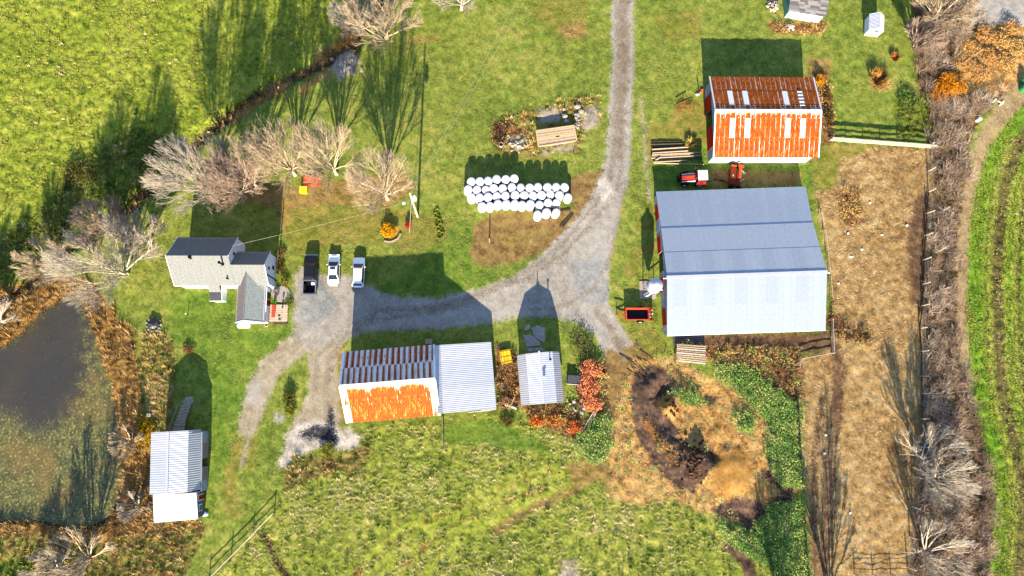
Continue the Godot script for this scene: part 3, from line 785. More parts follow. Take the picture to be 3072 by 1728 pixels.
	var groups := {"lawn": [0, 26, 15, 14, 25, 17], "meadow": [1, 22], "pasture": [2], "driveway": [3, 4, 12, 13, 27, 31], "paddock": [5], "hedgerow_floor": [6], "pond_bank": [7, 21], "pond_bed": [20], "brook_bed": [16], "manure_yard": [9, 10, 11, 28, 29, 30], "stone_yard": [18], "farm_track": [19], "hay_field": [8, 23, 24]}
	var owner_of := PackedInt32Array()
	owner_of.resize(256)
	var names := groups.keys()
	for g in names.size():
		for q: int in groups[names[g]]:
			owner_of[q] = g
	var verts := []
	var norms := []
	var uvs := []
	var idx := []
	var seen := []
	for g in names.size():
		verts.append(PackedVector3Array()); norms.append(PackedVector3Array()); uvs.append(PackedVector2Array()); idx.append(PackedInt32Array())
		var s := PackedInt32Array()
		s.resize(NX * NZ)
		s.fill(-1)
		seen.append(s)
	var kindmap := PackedInt32Array()
	kindmap.resize((NX - 1) * (NZ - 1))
	for j in NZ - 1:
		var zj := mini(ZH - 1, int((j + 0.5) / (NZ - 1) * ZH))
		for i in NX - 1:
			kindmap[j * (NX - 1) + i] = owner_of[zone[zj * ZW + mini(ZW - 1, int((i + 0.5) / (NX - 1) * ZW))]]
	for g in names.size():
		var vv := PackedVector3Array()
		var nn := PackedVector3Array()
		var uu := PackedVector2Array()
		var ii := PackedInt32Array()
		var s: PackedInt32Array = seen[g]
		for j in NZ - 1:
			for i in NX - 1:
				if kindmap[j * (NX - 1) + i] != g:
					continue
				var c := [0, 0, 0, 0]
				for q in 4:
					var a := i + (1 if q == 1 or q == 2 else 0)
					var b := j + (1 if q >= 2 else 0)
					var k := b * NX + a
					if s[k] < 0:
						s[k] = vv.size()
						var hx := hgt[b * NX + mini(a + 1, NX - 1)] - hgt[b * NX + maxi(a - 1, 0)]
						var hz := hgt[mini(b + 1, NZ - 1) * NX + a] - hgt[maxi(b - 1, 0) * NX + a]
						vv.append(Vector3(GX0 + a * STEP, hgt[k], GZ0 + b * STEP))
						nn.append(Vector3(-hx, 2.0 * STEP, -hz).normalized())
						uu.append(Vector2(a * STEP / GW, b * STEP / GH))
					c[q] = s[k]
				ii.append(c[0]); ii.append(c[1]); ii.append(c[2])
				ii.append(c[0]); ii.append(c[2]); ii.append(c[3])
		if ii.is_empty():
			continue
		var ar := []
		ar.resize(Mesh.ARRAY_MAX)
		ar[Mesh.ARRAY_VERTEX] = vv
		ar[Mesh.ARRAY_NORMAL] = nn
		ar[Mesh.ARRAY_TEX_UV] = uu
		ar[Mesh.ARRAY_INDEX] = ii
		var m := ArrayMesh.new()
		m.add_surface_from_arrays(Mesh.PRIMITIVE_TRIANGLES, ar)
		put(self, names[g], m, gm).set_meta("kind", "structure")
	# the country beyond, out to the horizon
	var far := MB.new()
	var x1 := GX0 + GW
	var z1 := GZ0 + GH
	for r: Array in [[-1500, -1500, 1500, GZ0], [-1500, z1, 1500, 1500], [-1500, GZ0, GX0, z1], [x1, GZ0, 1500, z1]]:
		far.quad(Vector3(r[0], 0, r[1]), Vector3(r[2], 0, r[1]), Vector3(r[2], 0, r[3]), Vector3(r[0], 0, r[3]), Vector3.UP)
	part(self, "far_fields", far, mottled(Color(0.298, 0.377, 0.114), Color(0.430, 0.445, 0.177), 0.01, 41, 0.95)).set_meta("kind", "structure")

func ground_texture(kinds: Array) -> ImageTexture:
	var lut := PackedByteArray()
	for k: Array in kinds:
		for i in 64:
			var t := i / 63.0
			var c: Color
			if t < 0.42:
				c = (k[0] as Color).lerp(k[1], t / 0.42)
			elif t < 0.72:
				c = (k[1] as Color).lerp(k[2], (t - 0.42) / 0.3)
			else:
				c = (k[2] as Color).lerp(k[3], (t - 0.72) / 0.28)
			lut.append(int(c.r * 255)); lut.append(int(c.g * 255)); lut.append(int(c.b * 255))
	var na := noise_bytes(51, 0.012, 3)
	var nb := noise_bytes(52, 0.045, 3)
	var nc := noise_bytes(53, 0.16, 2)
	var nd := noise_bytes(54, 0.03, 4)
	var rr := PackedByteArray()
	rr.resize(65536)
	for i in 65536:
		rr[i] = rng.randi() & 255
	var out := PackedByteArray()
	out.resize(TW * TH * 3)
	var kx := float(ZW) / TW
	var ky := float(ZH) / TH
	var p := 0
	for j in TH:
		var j5 := (j & 511) * 512
		var j1 := ((j >> 1) & 511) * 512
		var rj := (j * 197) & 65535
		for i in TW:
			var a: int = na[j1 + ((i >> 1) & 511)]
			var b: int = nb[j5 + (i & 511)]
			var d: int = nd[j5 + ((i + 177) & 511)]
			var r: int = rr[(rj + i * 7 + (i * j >> 3)) & 65535]
			var r2: int = rr[(rj + i * 13 + 911 + (i * i >> 4)) & 65535]
			var x := int(i * kx + (b - 128) * 0.015 + (r - 128) * 0.016 + (a - 128) * 0.010)
			var y := int(j * ky + (d - 128) * 0.015 + (r2 - 128) * 0.016)
			x = clampi(x, 0, ZW - 1)
			y = clampi(y, 0, ZH - 1)
			var z: int = zone[y * ZW + x]
			var c: int = nc[j5 + ((i + 60) & 511)]
			var t := (a * 3 + b * 4 + c * 4 + d * 3 + r * 2 - 2048) * 0.040 + 31.0
			var q := (z * 64 + clampi(int(t), 0, 63)) * 3
			out[p] = lut[q]
			out[p + 1] = lut[q + 1]
			out[p + 2] = lut[q + 2]
			p += 3
	return ImageTexture.create_from_image(Image.create_from_data(TW, TH, false, Image.FORMAT_RGB8, out))

func make_pond() -> void:
	var edge := [-80.48, -6.19, -69.69, -8.89, -67.35, -10.62, -64.61, -14.13, -60.85, -16.49, -58.34, -15.3, -56.83, -11.18, -55.57, -8.37, -53.97, -4.33, -52.51, -0.33, -51.58, 4.18, -50.9, 9.72, -51.31, 14.07, -52.77, 16.2, -57.17, 16.78, -62.16, 15.63, -65.35, 16.01, -69.25, 14.89, -78.17, 12.09]
	var clear := [-80.63, -7.33, -69.77, -9.59, -67.35, -10.62, -64.68, -14.83, -60.92, -17.2, -58.28, -15.89, -57.41, -11.29, -57.34, -5.49, -57.54, -2.07, -58.67, 0.75, -61.81, 2.69, -64.6, 2.38, -66.93, 1.25, -70.91, 0.09, -79.63, 0.58]
	var pts := PackedVector2Array()
	var lo := Vector2(1e9, 1e9)
	var hi := Vector2(-1e9, -1e9)
	for i in range(0, edge.size(), 2):
		var q := Vector2(edge[i], edge[i + 1])
		pts.append(q)
		lo = lo.min(q)
		hi = hi.max(q)
	var cl := PackedVector2Array()
	for i in range(0, clear.size(), 2):
		cl.append(Vector2(clear[i], clear[i + 1]))
	# floating weed: its own grain and outline over dark water
	var w := 640
	var h := 512
	var im := Image.create(w, h, false, Image.FORMAT_RGB8)
	var na := FastNoiseLite.new()
	na.seed = 61
	na.frequency = 0.35
	na.fractal_octaves = 4
	var nb := FastNoiseLite.new()
	nb.seed = 62
	nb.frequency = 0.12
	for j in h:
		for i in w:
			var q := Vector2(lerpf(lo.x, hi.x, (i + 0.5) / w), lerpf(lo.y, hi.y, (j + 0.5) / h))
			var g := na.get_noise_2d(q.x * 1.6, q.y * 1.6)
			var g2 := na.get_noise_2d(q.x * 6.0 + 50, q.y * 6.0)
			var s := nb.get_noise_2d(q.x, q.y)
			var qq := q + Vector2(g, s) * 1.8 + Vector2(rng.randfn(), rng.randfn()) * 0.9
			var c := Color(0.185, 0.185, 0.175).lerp(Color(0.225, 0.205, 0.17), clampf(0.35 + s * 0.9, 0, 1))
			if not Geometry2D.is_point_in_polygon(qq, cl):
				var t := clampf(0.5 + g * 0.7 + g2 * 0.9, 0, 1)
				c = Color(0.22, 0.235, 0.145).lerp(Color(0.38, 0.37, 0.215), t)
				c = c.lerp(Color(0.38, 0.31, 0.18), clampf(s * 1.2, 0, 0.6))
				if g2 > 0.42:
					c = Color(0.52, 0.50, 0.30)
			elif g2 > 0.5:
				c = c.lightened(0.08)
			im.set_pixel(i, j, c)
	var m := plain(Color.WHITE, 0.25)
	m.albedo_texture = ImageTexture.create_from_image(im)
	m.metallic_specular = 0.3
	var b := MB.new()
	var tri := Geometry2D.triangulate_polygon(pts)
	for k in range(0, tri.size(), 3):
		var t := []
		for o in 3:
			var q := pts[tri[k + o]]
			t.append([Vector3(q.x, -0.38, q.y), Vector2((q.x - lo.x) / (hi.x - lo.x), (q.y - lo.y) / (hi.y - lo.y))])
		var up: float = (t[2][0] - t[0][0]).cross(t[1][0] - t[0][0]).y
		if up > 0:
			b.tri(t[0][0], t[1][0], t[2][0], t[0][1], t[1][1], t[2][1])
		else:
			b.tri(t[0][0], t[2][0], t[1][0], t[0][1], t[2][1], t[1][1])
	part(self, "pond_water", b, m).set_meta("kind", "structure")

# ---------------------------------------------------------------- buildings

func v3(x: float, y: float, z: float) -> Vector3:
	return Vector3(x, y, z)

func window(parent: Node, a: Vector3, b: Vector3, t0: float, t1: float, y0: float, y1: float, frame: Material) -> void:
	var f := on_wall(parent, "window", a, b, t0, t1, y0, y1, frame, 0.12)
	var e := (t1 - t0) * 0.16
	on_wall(f, "pane", a, b, t0 + e, t1 - e, y0 + 0.12, y1 - 0.12, M.house_glass, 0.14)

func stack(parent: Node, called: String, at: Vector3, r: float, h: float, m: Material) -> void:
	var b := MB.new()
	b.lathe(at, [[r * 1.8, 0.0], [r * 1.3, 0.12], [r, 0.14], [r, h - 0.12], [r * 1.7, h - 0.1], [r * 1.6, h - 0.02], [0.0, h + 0.06]], 10)
	part(parent, called, b, m)

func farmhouse() -> void:
	var t := thing("farmhouse", "white farmhouse with grey shingle roof and a south ell beside the pond", "house")
	# main block
	var xw := -43.75
	var xe := -35.5
	var zn := -24.2
	var zs := -17.55
	var zr := -20.95
	wall(t, "wall", v3(xw, 0, zs), v3(xw, 0, zn), [[0, 3.62], [0.51, 6.9], [1, 3.62]], M.siding)
	wall(t, "wall", v3(xw, 0, zn), v3(xe, 0, zn), [[0, 3.7], [1, 3.7]], M.siding)
	wall(t, "wall", v3(xe, 0, zn), v3(xe, 0, zs), [[0, 3.62], [0.49, 6.9], [1, 3.62]], M.siding)
	wall(t, "wall", v3(xe, 0, zs), v3(xw, 0, zs), [[0, 3.7], [1, 3.7]], M.siding)
	slab(t, "roof", v3(xw - 0.2, 3.5, zn - 0.25), v3(xe + 0.15, 3.5, zn - 0.25), v3(xe + 0.15, 7.05, zr), v3(xw - 0.2, 7.05, zr), 0.12, M.shingle)
	slab(t, "roof", v3(xw - 0.2, 3.55, zs + 0.25), v3(xe + 0.15, 3.55, zs + 0.25), v3(xe + 0.15, 7.05, zr), v3(xw - 0.2, 7.05, zr), 0.12, M.shingle)
	window(t, v3(xe, 0, zn), v3(xe, 0, zs), 0.32, 0.42, 4.1, 5.3, M.white)
	window(t, v3(xw, 0, zs), v3(xw, 0, zn), 0.44, 0.56, 4.1, 5.3, M.white)
	window(t, v3(xe, 0, zs), v3(xw, 0, zs), 0.72, 0.84, 1.1, 2.4, M.white)
	window(t, v3(xe, 0, zs), v3(xw, 0, zs), 0.56, 0.66, 1.1, 2.4, M.white)
	for s: Array in [[xw - 0.2, zn - 0.25, zr, 3.5], [xw - 0.2, zs + 0.25, zr, 3.55], [xe + 0.17, zn - 0.25, zr, 3.5]]:
		bm(t, "rake_board", v3(s[0], s[3] + 0.02, s[1]), v3(s[0], 7.06, s[2]), 0.06, 0.16, M.white)
	bm(t, "gutter", v3(xw - 0.2, 3.48, zs + 0.3), v3(-39.5, 3.48, zs + 0.3), 0.1, 0.1, M.white)
	# east wing, its south roof in one plane with the main roof
	var we := -30.75
	var wn := -22.1
	wall(t, "wall", v3(xe, 0, wn), v3(we, 0, wn), [[0, 3.6], [1, 3.6]], M.siding)
	wall(t, "wall", v3(we, 0, wn), v3(we, 0, zs), [[0, 3.5], [0.49, 5.8], [1, 3.62]], M.siding)
	wall(t, "wall", v3(we, 0, zs), v3(xe, 0, zs), [[0, 3.6], [1, 3.6]], M.siding)
	slab(t, "roof", v3(xe + 0.08, 3.4, wn - 0.25), v3(we + 0.15, 3.4, wn - 0.25), v3(we + 0.15, 5.98, -19.87), v3(xe + 0.08, 5.98, -19.87), 0.12, M.shingle)
	slab(t, "roof", v3(xe + 0.16, 3.55, zs + 0.25), v3(we + 0.15, 3.55, zs + 0.25), v3(we + 0.15, 5.98, -19.87), v3(xe + 0.16, 5.98, -19.87), 0.12, M.shingle)
	window(t, v3(we, 0, wn), v3(we, 0, zs), 0.43, 0.57, 3.2, 4.4, M.white)
	window(t, v3(we, 0, wn), v3(we, 0, zs), 0.3, 0.5, 1.0, 2.3, M.white)
	for s: Array in [[wn - 0.25, 3.4], [zs + 0.25, 3.55]]:
		bm(t, "rake_board", v3(we + 0.17, s[1] + 0.02, s[0]), v3(we + 0.17, 6.0, -19.87), 0.06, 0.16, M.white)
	# south ell
	var lw := -35.2
	var le := -31.4
	var ls := -12.25
	wall_open(t, v3(le, 0, zs), v3(le, 0, ls), [[0, 2.7], [1, 2.7]], M.siding, 0.14, 0.34, 2.2)
	wall(t, "wall", v3(le, 0, ls), v3(lw, 0, ls), [[0, 2.65], [0.53, 5.0], [1, 2.65]], M.siding)
	wall(t, "wall", v3(lw, 0, ls), v3(lw, 0, zs), [[0, 2.7], [1, 2.7]], M.siding)
	var rx := -33.4
	var ell_e := MB.new()
	var ell_w := MB.new()
	for q: Array in [[ell_e, le + 0.2], [ell_w, lw - 0.2]]:
		var b: MB = q[0]
		var ex: float = q[1]
		# the valley where the ell meets the wing roof
		var ridge_n := v3(rx, 5.2, -19.02)
		var valley := v3(ex, 2.5, zs + 0.3)
		b.hexa([v3(ex, 2.42, ls + 0.2), v3(rx, 5.12, ls + 0.2), ridge_n - v3(0, 0.08, 0), valley - v3(0, 0.08, 0), v3(ex, 2.5, ls + 0.2), v3(rx, 5.2, ls + 0.2), ridge_n, valley])
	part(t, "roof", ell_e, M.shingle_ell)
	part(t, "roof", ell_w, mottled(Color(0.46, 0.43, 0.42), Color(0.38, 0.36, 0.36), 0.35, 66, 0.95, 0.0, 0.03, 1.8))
	bm(t, "ridge_cap", v3(rx, 5.21, ls + 0.2), v3(rx, 5.21, -19.0), 0.14, 0.05, M.shingle)
	bm(t, "rake_board", v3(le + 0.2, 2.52, ls + 0.23), v3(rx, 5.22, ls + 0.23), 0.16, 0.06, M.white)
	bm(t, "rake_board", v3(lw - 0.2, 2.52, ls + 0.23), v3(rx, 5.22, ls + 0.23), 0.16, 0.06, M.white)
	bm(t, "gutter", v3(le + 0.26, 2.46, -17.2), v3(le + 0.26, 2.46, -13.6), 0.09, 0.09, M.white)
	var ea := v3(le, 0, zs)
	var eb := v3(le, 0, ls)
	var door := on_wall(t, "door", ea, eb, 0.36, 0.54, 0.1, 2.1, M.red, 0.12, -1.0)
	on_wall(door, "handle", ea, eb, 0.51, 0.52, 1.0, 1.1, M.chrome, 0.18, -1.0)
	window(t, ls_point(le, ls), v3(lw, 0, ls), 0.36, 0.62, 1.0, 2.1, M.white)
	# small entry on the south wall
	wall(t, "wall", v3(-39.3, 0, zs), v3(-39.3, 0, -15.45), [[0, 2.35], [1, 1.9]], M.siding, 0.1)
	wall(t, "wall", v3(-39.3, 0, -15.45), v3(-37.75, 0, -15.45), [[0, 1.9], [1, 1.9]], M.siding, 0.1)
	wall(t, "wall", v3(-37.75, 0, -15.45), v3(-37.75, 0, zs), [[0, 1.9], [1, 2.35]], M.siding, 0.1)
	slab(t, "entry_roof", v3(-39.45, 2.26, -16.55), v3(-37.78, 2.26, -16.55), v3(-37.78, 3.3, zs + 0.1), v3(-39.45, 3.3, zs + 0.1), 0.08, M.shingle)
	slab(t, "entry_roof", v3(-39.42, 2.0, -15.3), v3(-37.8, 2.0, -15.3), v3(-37.8, 2.24, -16.6), v3(-39.42, 2.24, -16.6), 0.08, M.dark_roll)
	bx(t, "entry_trim", v3(-38.6, 1.96, -15.26), v3(1.75, 0.12, 0.06), M.white)
	# flues
	stack(t, "flue", Vector3(-36.34, 6.2, -19.89), 0.13, 1.5, M.black)
	stack(t, "roof_vent", Vector3(-40.64, 6.7, -20.78), 0.16, 0.45, M.black)
	stack(t, "roof_vent", Vector3(-36.13, 4.4, -18.16), 0.08, 0.6, M.black)
	tb(t, "stovepipe", v3(-30.35, 0.4, -18.6), v3(-30.35, 5.4, -18.6), 0.1, 0.1, M.black, 10)
	tb(t, "pipe_elbow", v3(-30.7, 0.55, -18.6), v3(-30.3, 0.55, -18.6), 0.1, 0.1, M.black, 10)
	# things round the house
	var tank := thing("oil_tank", "white oil tank on legs against the south end of the farmhouse ell", "tank", Vector3(-34.67, 0, -11.82))
	var q := MB.new()
	q.lathe(v3(-0.95, 0.95, 0), [[0.0, 0.0], [0.3, 0.05], [0.42, 0.18], [0.42, 1.72], [0.3, 1.85], [0.0, 1.9]], 14, Vector3.RIGHT)
	part(tank, "shell", q, M.white)
	for s: Array in [[-0.7, -0.25], [0.7, -0.25], [-0.7, 0.25], [0.7, 0.25]]:
		tb(tank, "leg", v3(s[0], -0.1, s[1]), v3(s[0], 0.7, s[1]), 0.03, 0.03, M.black, 6)
	tb(tank, "filler_cap", v3(0.0, 1.35, 0), v3(0.0, 1.5, 0), 0.05, 0.05, M.chrome, 8)
	var deck := thing("wooden_deck", "pale plank deck along the east side of the farmhouse ell", "deck")
	var d0 := Vector3(-31.25, 0.25, -17.09)
	var d1 := Vector3(-28.57, 0.25, -12.27)
	for i in 16:
		var z := lerpf(d0.z + 2.2, d1.z - 0.2, i / 15.0)
		bx(deck, "plank", v3((d0.x + d1.x) * 0.5, 0.25, z), v3(d1.x - d0.x - 0.15 + 0.1 * (i % 3), 0.05, 0.15), [M.wood_white, M.wood_pale][i % 2])
	for x: float in [d0.x + 0.3, d1.x - 0.3]:
		bx(deck, "joist", v3(x, 0.08, (d0.z + d1.z) * 0.5 + 0.9), v3(0.12, 0.28, d1.z - d0.z - 2.4), M.wood_grey)
	bx(deck, "step", v3((d0.x + d1.x) * 0.5 + 0.3, 0.06, d1.z + 0.05), v3(d1.x - d0.x - 0.6, 0.2, 0.3), M.wood_dark)
	var pat := thing("stone_patio", "rounded tan stone patio slab at the farmhouse back door", "patio", Vector3(-29.67, 0, -16.57))
	var ps := MB.new()
	ps.lathe(Vector3.ZERO, [[1.35, -0.1], [1.35, 0.07], [1.25, 0.1], [0.0, 0.1]], 9)
	part(pat, "slab", ps, M.concrete)
	var ps2 := MB.new()
	ps2.lathe(v3(-1.1, 0, -0.6), [[0.8, -0.1], [0.8, 0.05], [0.7, 0.08], [0.0, 0.08]], 7)
	part(pat, "slab", ps2, M.stone)
	var bench := thing("bench", "orange red plank bench on the deck beside the farmhouse", "bench", Vector3(-30.59, 0.3, -13.96))
	bx(bench, "seat", v3(0, 0.45, 0), v3(0.42, 0.06, 1.9), M.toy_red)
	for z: float in [-0.75, 0.75]:
		bx(bench, "leg", v3(0, 0.21, z), v3(0.36, 0.42, 0.06), M.toy_red)
	var bird := thing("bird_feeder", "dark hanging feeder stand on the deck", "bird feeder", Vector3(-29.43, 0.25, -12.92))
	tb(bird, "pole", v3(0, 0, 0), v3(0, 1.5, 0), 0.02, 0.02, M.black, 6)
	for s: Array in [[-0.3, 1.35], [0.25, 1.1]]:
		bm(bird, "arm", v3(0, 1.5, 0), v3(0, s[1] + 0.1, s[0]), 0.03, 0.03, M.black)
		var fb := MB.new()
		fb.lathe(v3(0, s[1] - 0.3, s[0]), [[0.0, 0.0], [0.13, 0.02], [0.13, 0.26], [0.2, 0.28], [0.03, 0.4]], 10)
		part(bird, "feeder", fb, M.wood_dark)
	var pot := thing("plant_pot", "leafy green plant in a pot by the red house door", "potted plant", Vector3(-30.51, 0.3, -15.37))
	var pb := MB.new()
	pb.lathe(Vector3.ZERO, [[0.0, 0.0], [0.16, 0.0], [0.22, 0.32], [0.18, 0.3], [0.0, 0.3]], 12)
	part(pot, "pot", pb, M.wood_dark)
	part(pot, "foliage", leaf_ball(v3(0, 0.65, 0), v3(0.55, 0.4, 0.55), 150, 0.2, 71), plain(Color(0.25, 0.42, 0.08), 0.7))
	var hoop := thing("hose_reel", "tan coiled hose on the grass at the south end of the deck", "hose", Vector3(-31.66, 0, -11.96))
	for i in 3:
		part(hoop, "coil", ring(v3(0.0, 0.06 + i * 0.05, 0), 0.28 - i * 0.03, 0.03), M.wood_pale)
	var post := thing("lawn_post", "short dark post on the lawn south of the farmhouse", "post", Vector3(-43.22, 0, -13.53))
	bx(post, "shaft", v3(0, 0.35, 0), v3(0.13, 0.9, 0.13), M.wood_dark)
	bx(post, "cap", v3(0, 0.82, 0), v3(0.18, 0.05, 0.18), M.white)
	var heap := thing("tarped_fire_ring", "round black tarped heap in a stone ring near the pond trees", "fire pit", Vector3(-48.03, 0, -12.05))
	var hb := MB.new()
	hb.blob(v3(0, 0.25, 0), v3(0.85, 0.6, 0.8), 5, 0.5, 12)
	part(heap, "tarp", hb, M.tarp)
	for i in 11:
		var a := TAU * i / 11.0
		var sb := MB.new()
		sb.blob(v3(cos(a) * 1.0, 0.1, sin(a) * 0.95), v3(0.24, 0.18, 0.2), i, 0.4)
		part(heap, "stone", sb, M.stone)

func ls_point(x: float, z: float) -> Vector3:
	return Vector3(x, 0, z)

func ring(c: Vector3, r: float, w: float) -> MB:
	var b := MB.new()
	for i in 16:
		var a := TAU * i / 16.0
		var e := TAU * (i + 1) / 16.0
		b.tube(c + v3(cos(a) * r, 0, sin(a) * r), c + v3(cos(e) * r, 0, sin(e) * r), w, w, 5, false)
	return b

func leaf_ball(c: Vector3, r: Vector3, count: int, size: float, sd: int) -> MB:
	var g := RandomNumberGenerator.new()
	g.seed = sd
	var b := MB.new()
	for i in count:
		var d := Vector3(g.randfn(), g.randfn(), g.randfn()).normalized() * pow(g.randf(), 0.4)
		var p := c + d * r
		var x := Vector3(g.randfn(), g.randfn() * 0.5, g.randfn()).normalized()
		var y := x.cross(Vector3(g.randfn(), g.randfn(), g.randfn())).normalized()
		var s := size * g.randf_range(0.6, 1.3)
		b.quad(p - x * s * 0.5, p + y * s * 0.28, p + x * s * 0.5, p - y * s * 0.28)
	return b

func rusty_barn() -> void:
	var t := thing("rusty_barn", "barn with rust striped metal roof and red west doors", "barn")
	var nw := v3(36.0, 3.5, -50.62)
	var ne := v3(52.65, 3.5, -50.72)
	var rw := v3(35.95, 5.35, -44.12)
	var re := v3(52.52, 5.35, -44.25)
	var sw := v3(35.9, 3.5, -37.35)
	var se := v3(52.4, 3.5, -37.47)
	var a := v3(36.4, 0, -50.2)
	var b := v3(52.2, 0, -50.3)
	var c := v3(52.0, 0, -37.9)
	var d := v3(36.3, 0, -37.8)
	wall_open(t, d, a, [[0, 3.45], [0.49, 5.2], [1, 3.45]], M.tin_wall, 0.42, 0.64, 2.9)
	wall(t, "wall", a, b, [[0, 3.4], [1, 3.4]], M.tin_wall)
	wall(t, "wall", b, c, [[0, 3.45], [0.51, 5.2], [1, 3.45]], M.tin_wall)
	wall(t, "wall", c, d, [[0, 3.4], [1, 3.4]], M.tin_white)
	slab(t, "roof_deck", nw, ne, re, rw, 0.08, M.wood_dark)
	slab(t, "roof_deck", sw, se, re, rw, 0.08, M.wood_dark)
	var skip_n := {Vector2i(3, 1): true, Vector2i(6, 1): true, Vector2i(14, 1): true, Vector2i(17, 1): true}
	var skip_s := {Vector2i(3, 1): true, Vector2i(6, 1): true, Vector2i(14, 1): true, Vector2i(17, 1): true}
	var spl := [0.0, 0.44, 0.84, 1.0]
	sheeting(t, "roof_sheet", nw, ne, re, rw, 21, 3, 2, 0.035, M.rusts, skip_n, spl)
	sheeting(t, "roof_sheet", sw, se, re, rw, 21, 3, 2, 0.035, M.rusts, skip_s, spl)
	for i: int in [3, 6, 14, 17]:
		for side in 2:
			var e0: Vector3 = nw if side == 0 else sw
			var e1: Vector3 = ne if side == 0 else se
			var f0 := e0.lerp(e1, i / 21.0)
			var f1 := e0.lerp(e1, (i + 1) / 21.0)
			var g0 := rw.lerp(re, i / 21.0)
			var g1 := rw.lerp(re, (i + 1) / 21.0)
			var lift := v3(0, 0.07, 0)
			var meshy := (side == 0 and i == 17) or (side == 1 and i == 14)
			var s := slab(t, "skylight", f0.lerp(g0, 0.42) + lift, f1.lerp(g1, 0.42) + lift, f1.lerp(g1, 0.86) + lift, f0.lerp(g0, 0.86) + lift, 0.03, M.plastic_mesh if meshy else M.skylight)
			if meshy:
				s.set_meta("label", "grey ribbed skylight crossed by pale bars")
				for k in 5:
					var v := lerpf(0.44, 0.84, k / 4.0)
					bm(s, "bar", f0.lerp(g0, v) + v3(0, 0.1, 0), f1.lerp(g1, v) + v3(0, 0.1, 0), 0.1, 0.05, M.skylight)
	bm(t, "ridge_cap", rw + v3(-0.05, 0.11, 0), re + v3(0.05, 0.11, 0), 0.42, 0.06, M.tin_white)
	for q: Array in [[nw, rw], [sw, rw], [ne, re], [se, re]]:
		bm(t, "rake_trim", q[0] + v3(0, 0.08, 0), q[1] + v3(0, 0.1, 0), 0.2, 0.1, M.tin_white)
	on_wall(t, "door", d, a, 0.14, 0.42, 0.05, 2.9, M.red, 0.12)
	on_wall(t, "door", d, a, 0.64, 0.86, 0.05, 2.9, M.red, 0.12)
	for i in 16:
		on_wall(t, "siding_sheet", c, d, i / 16.0 + 0.003, (i + 1) / 16.0 - 0.003, 0.1, 3.35, [M.tin_white, M.zinc_a][0 if i % 5 else 1], 0.095)

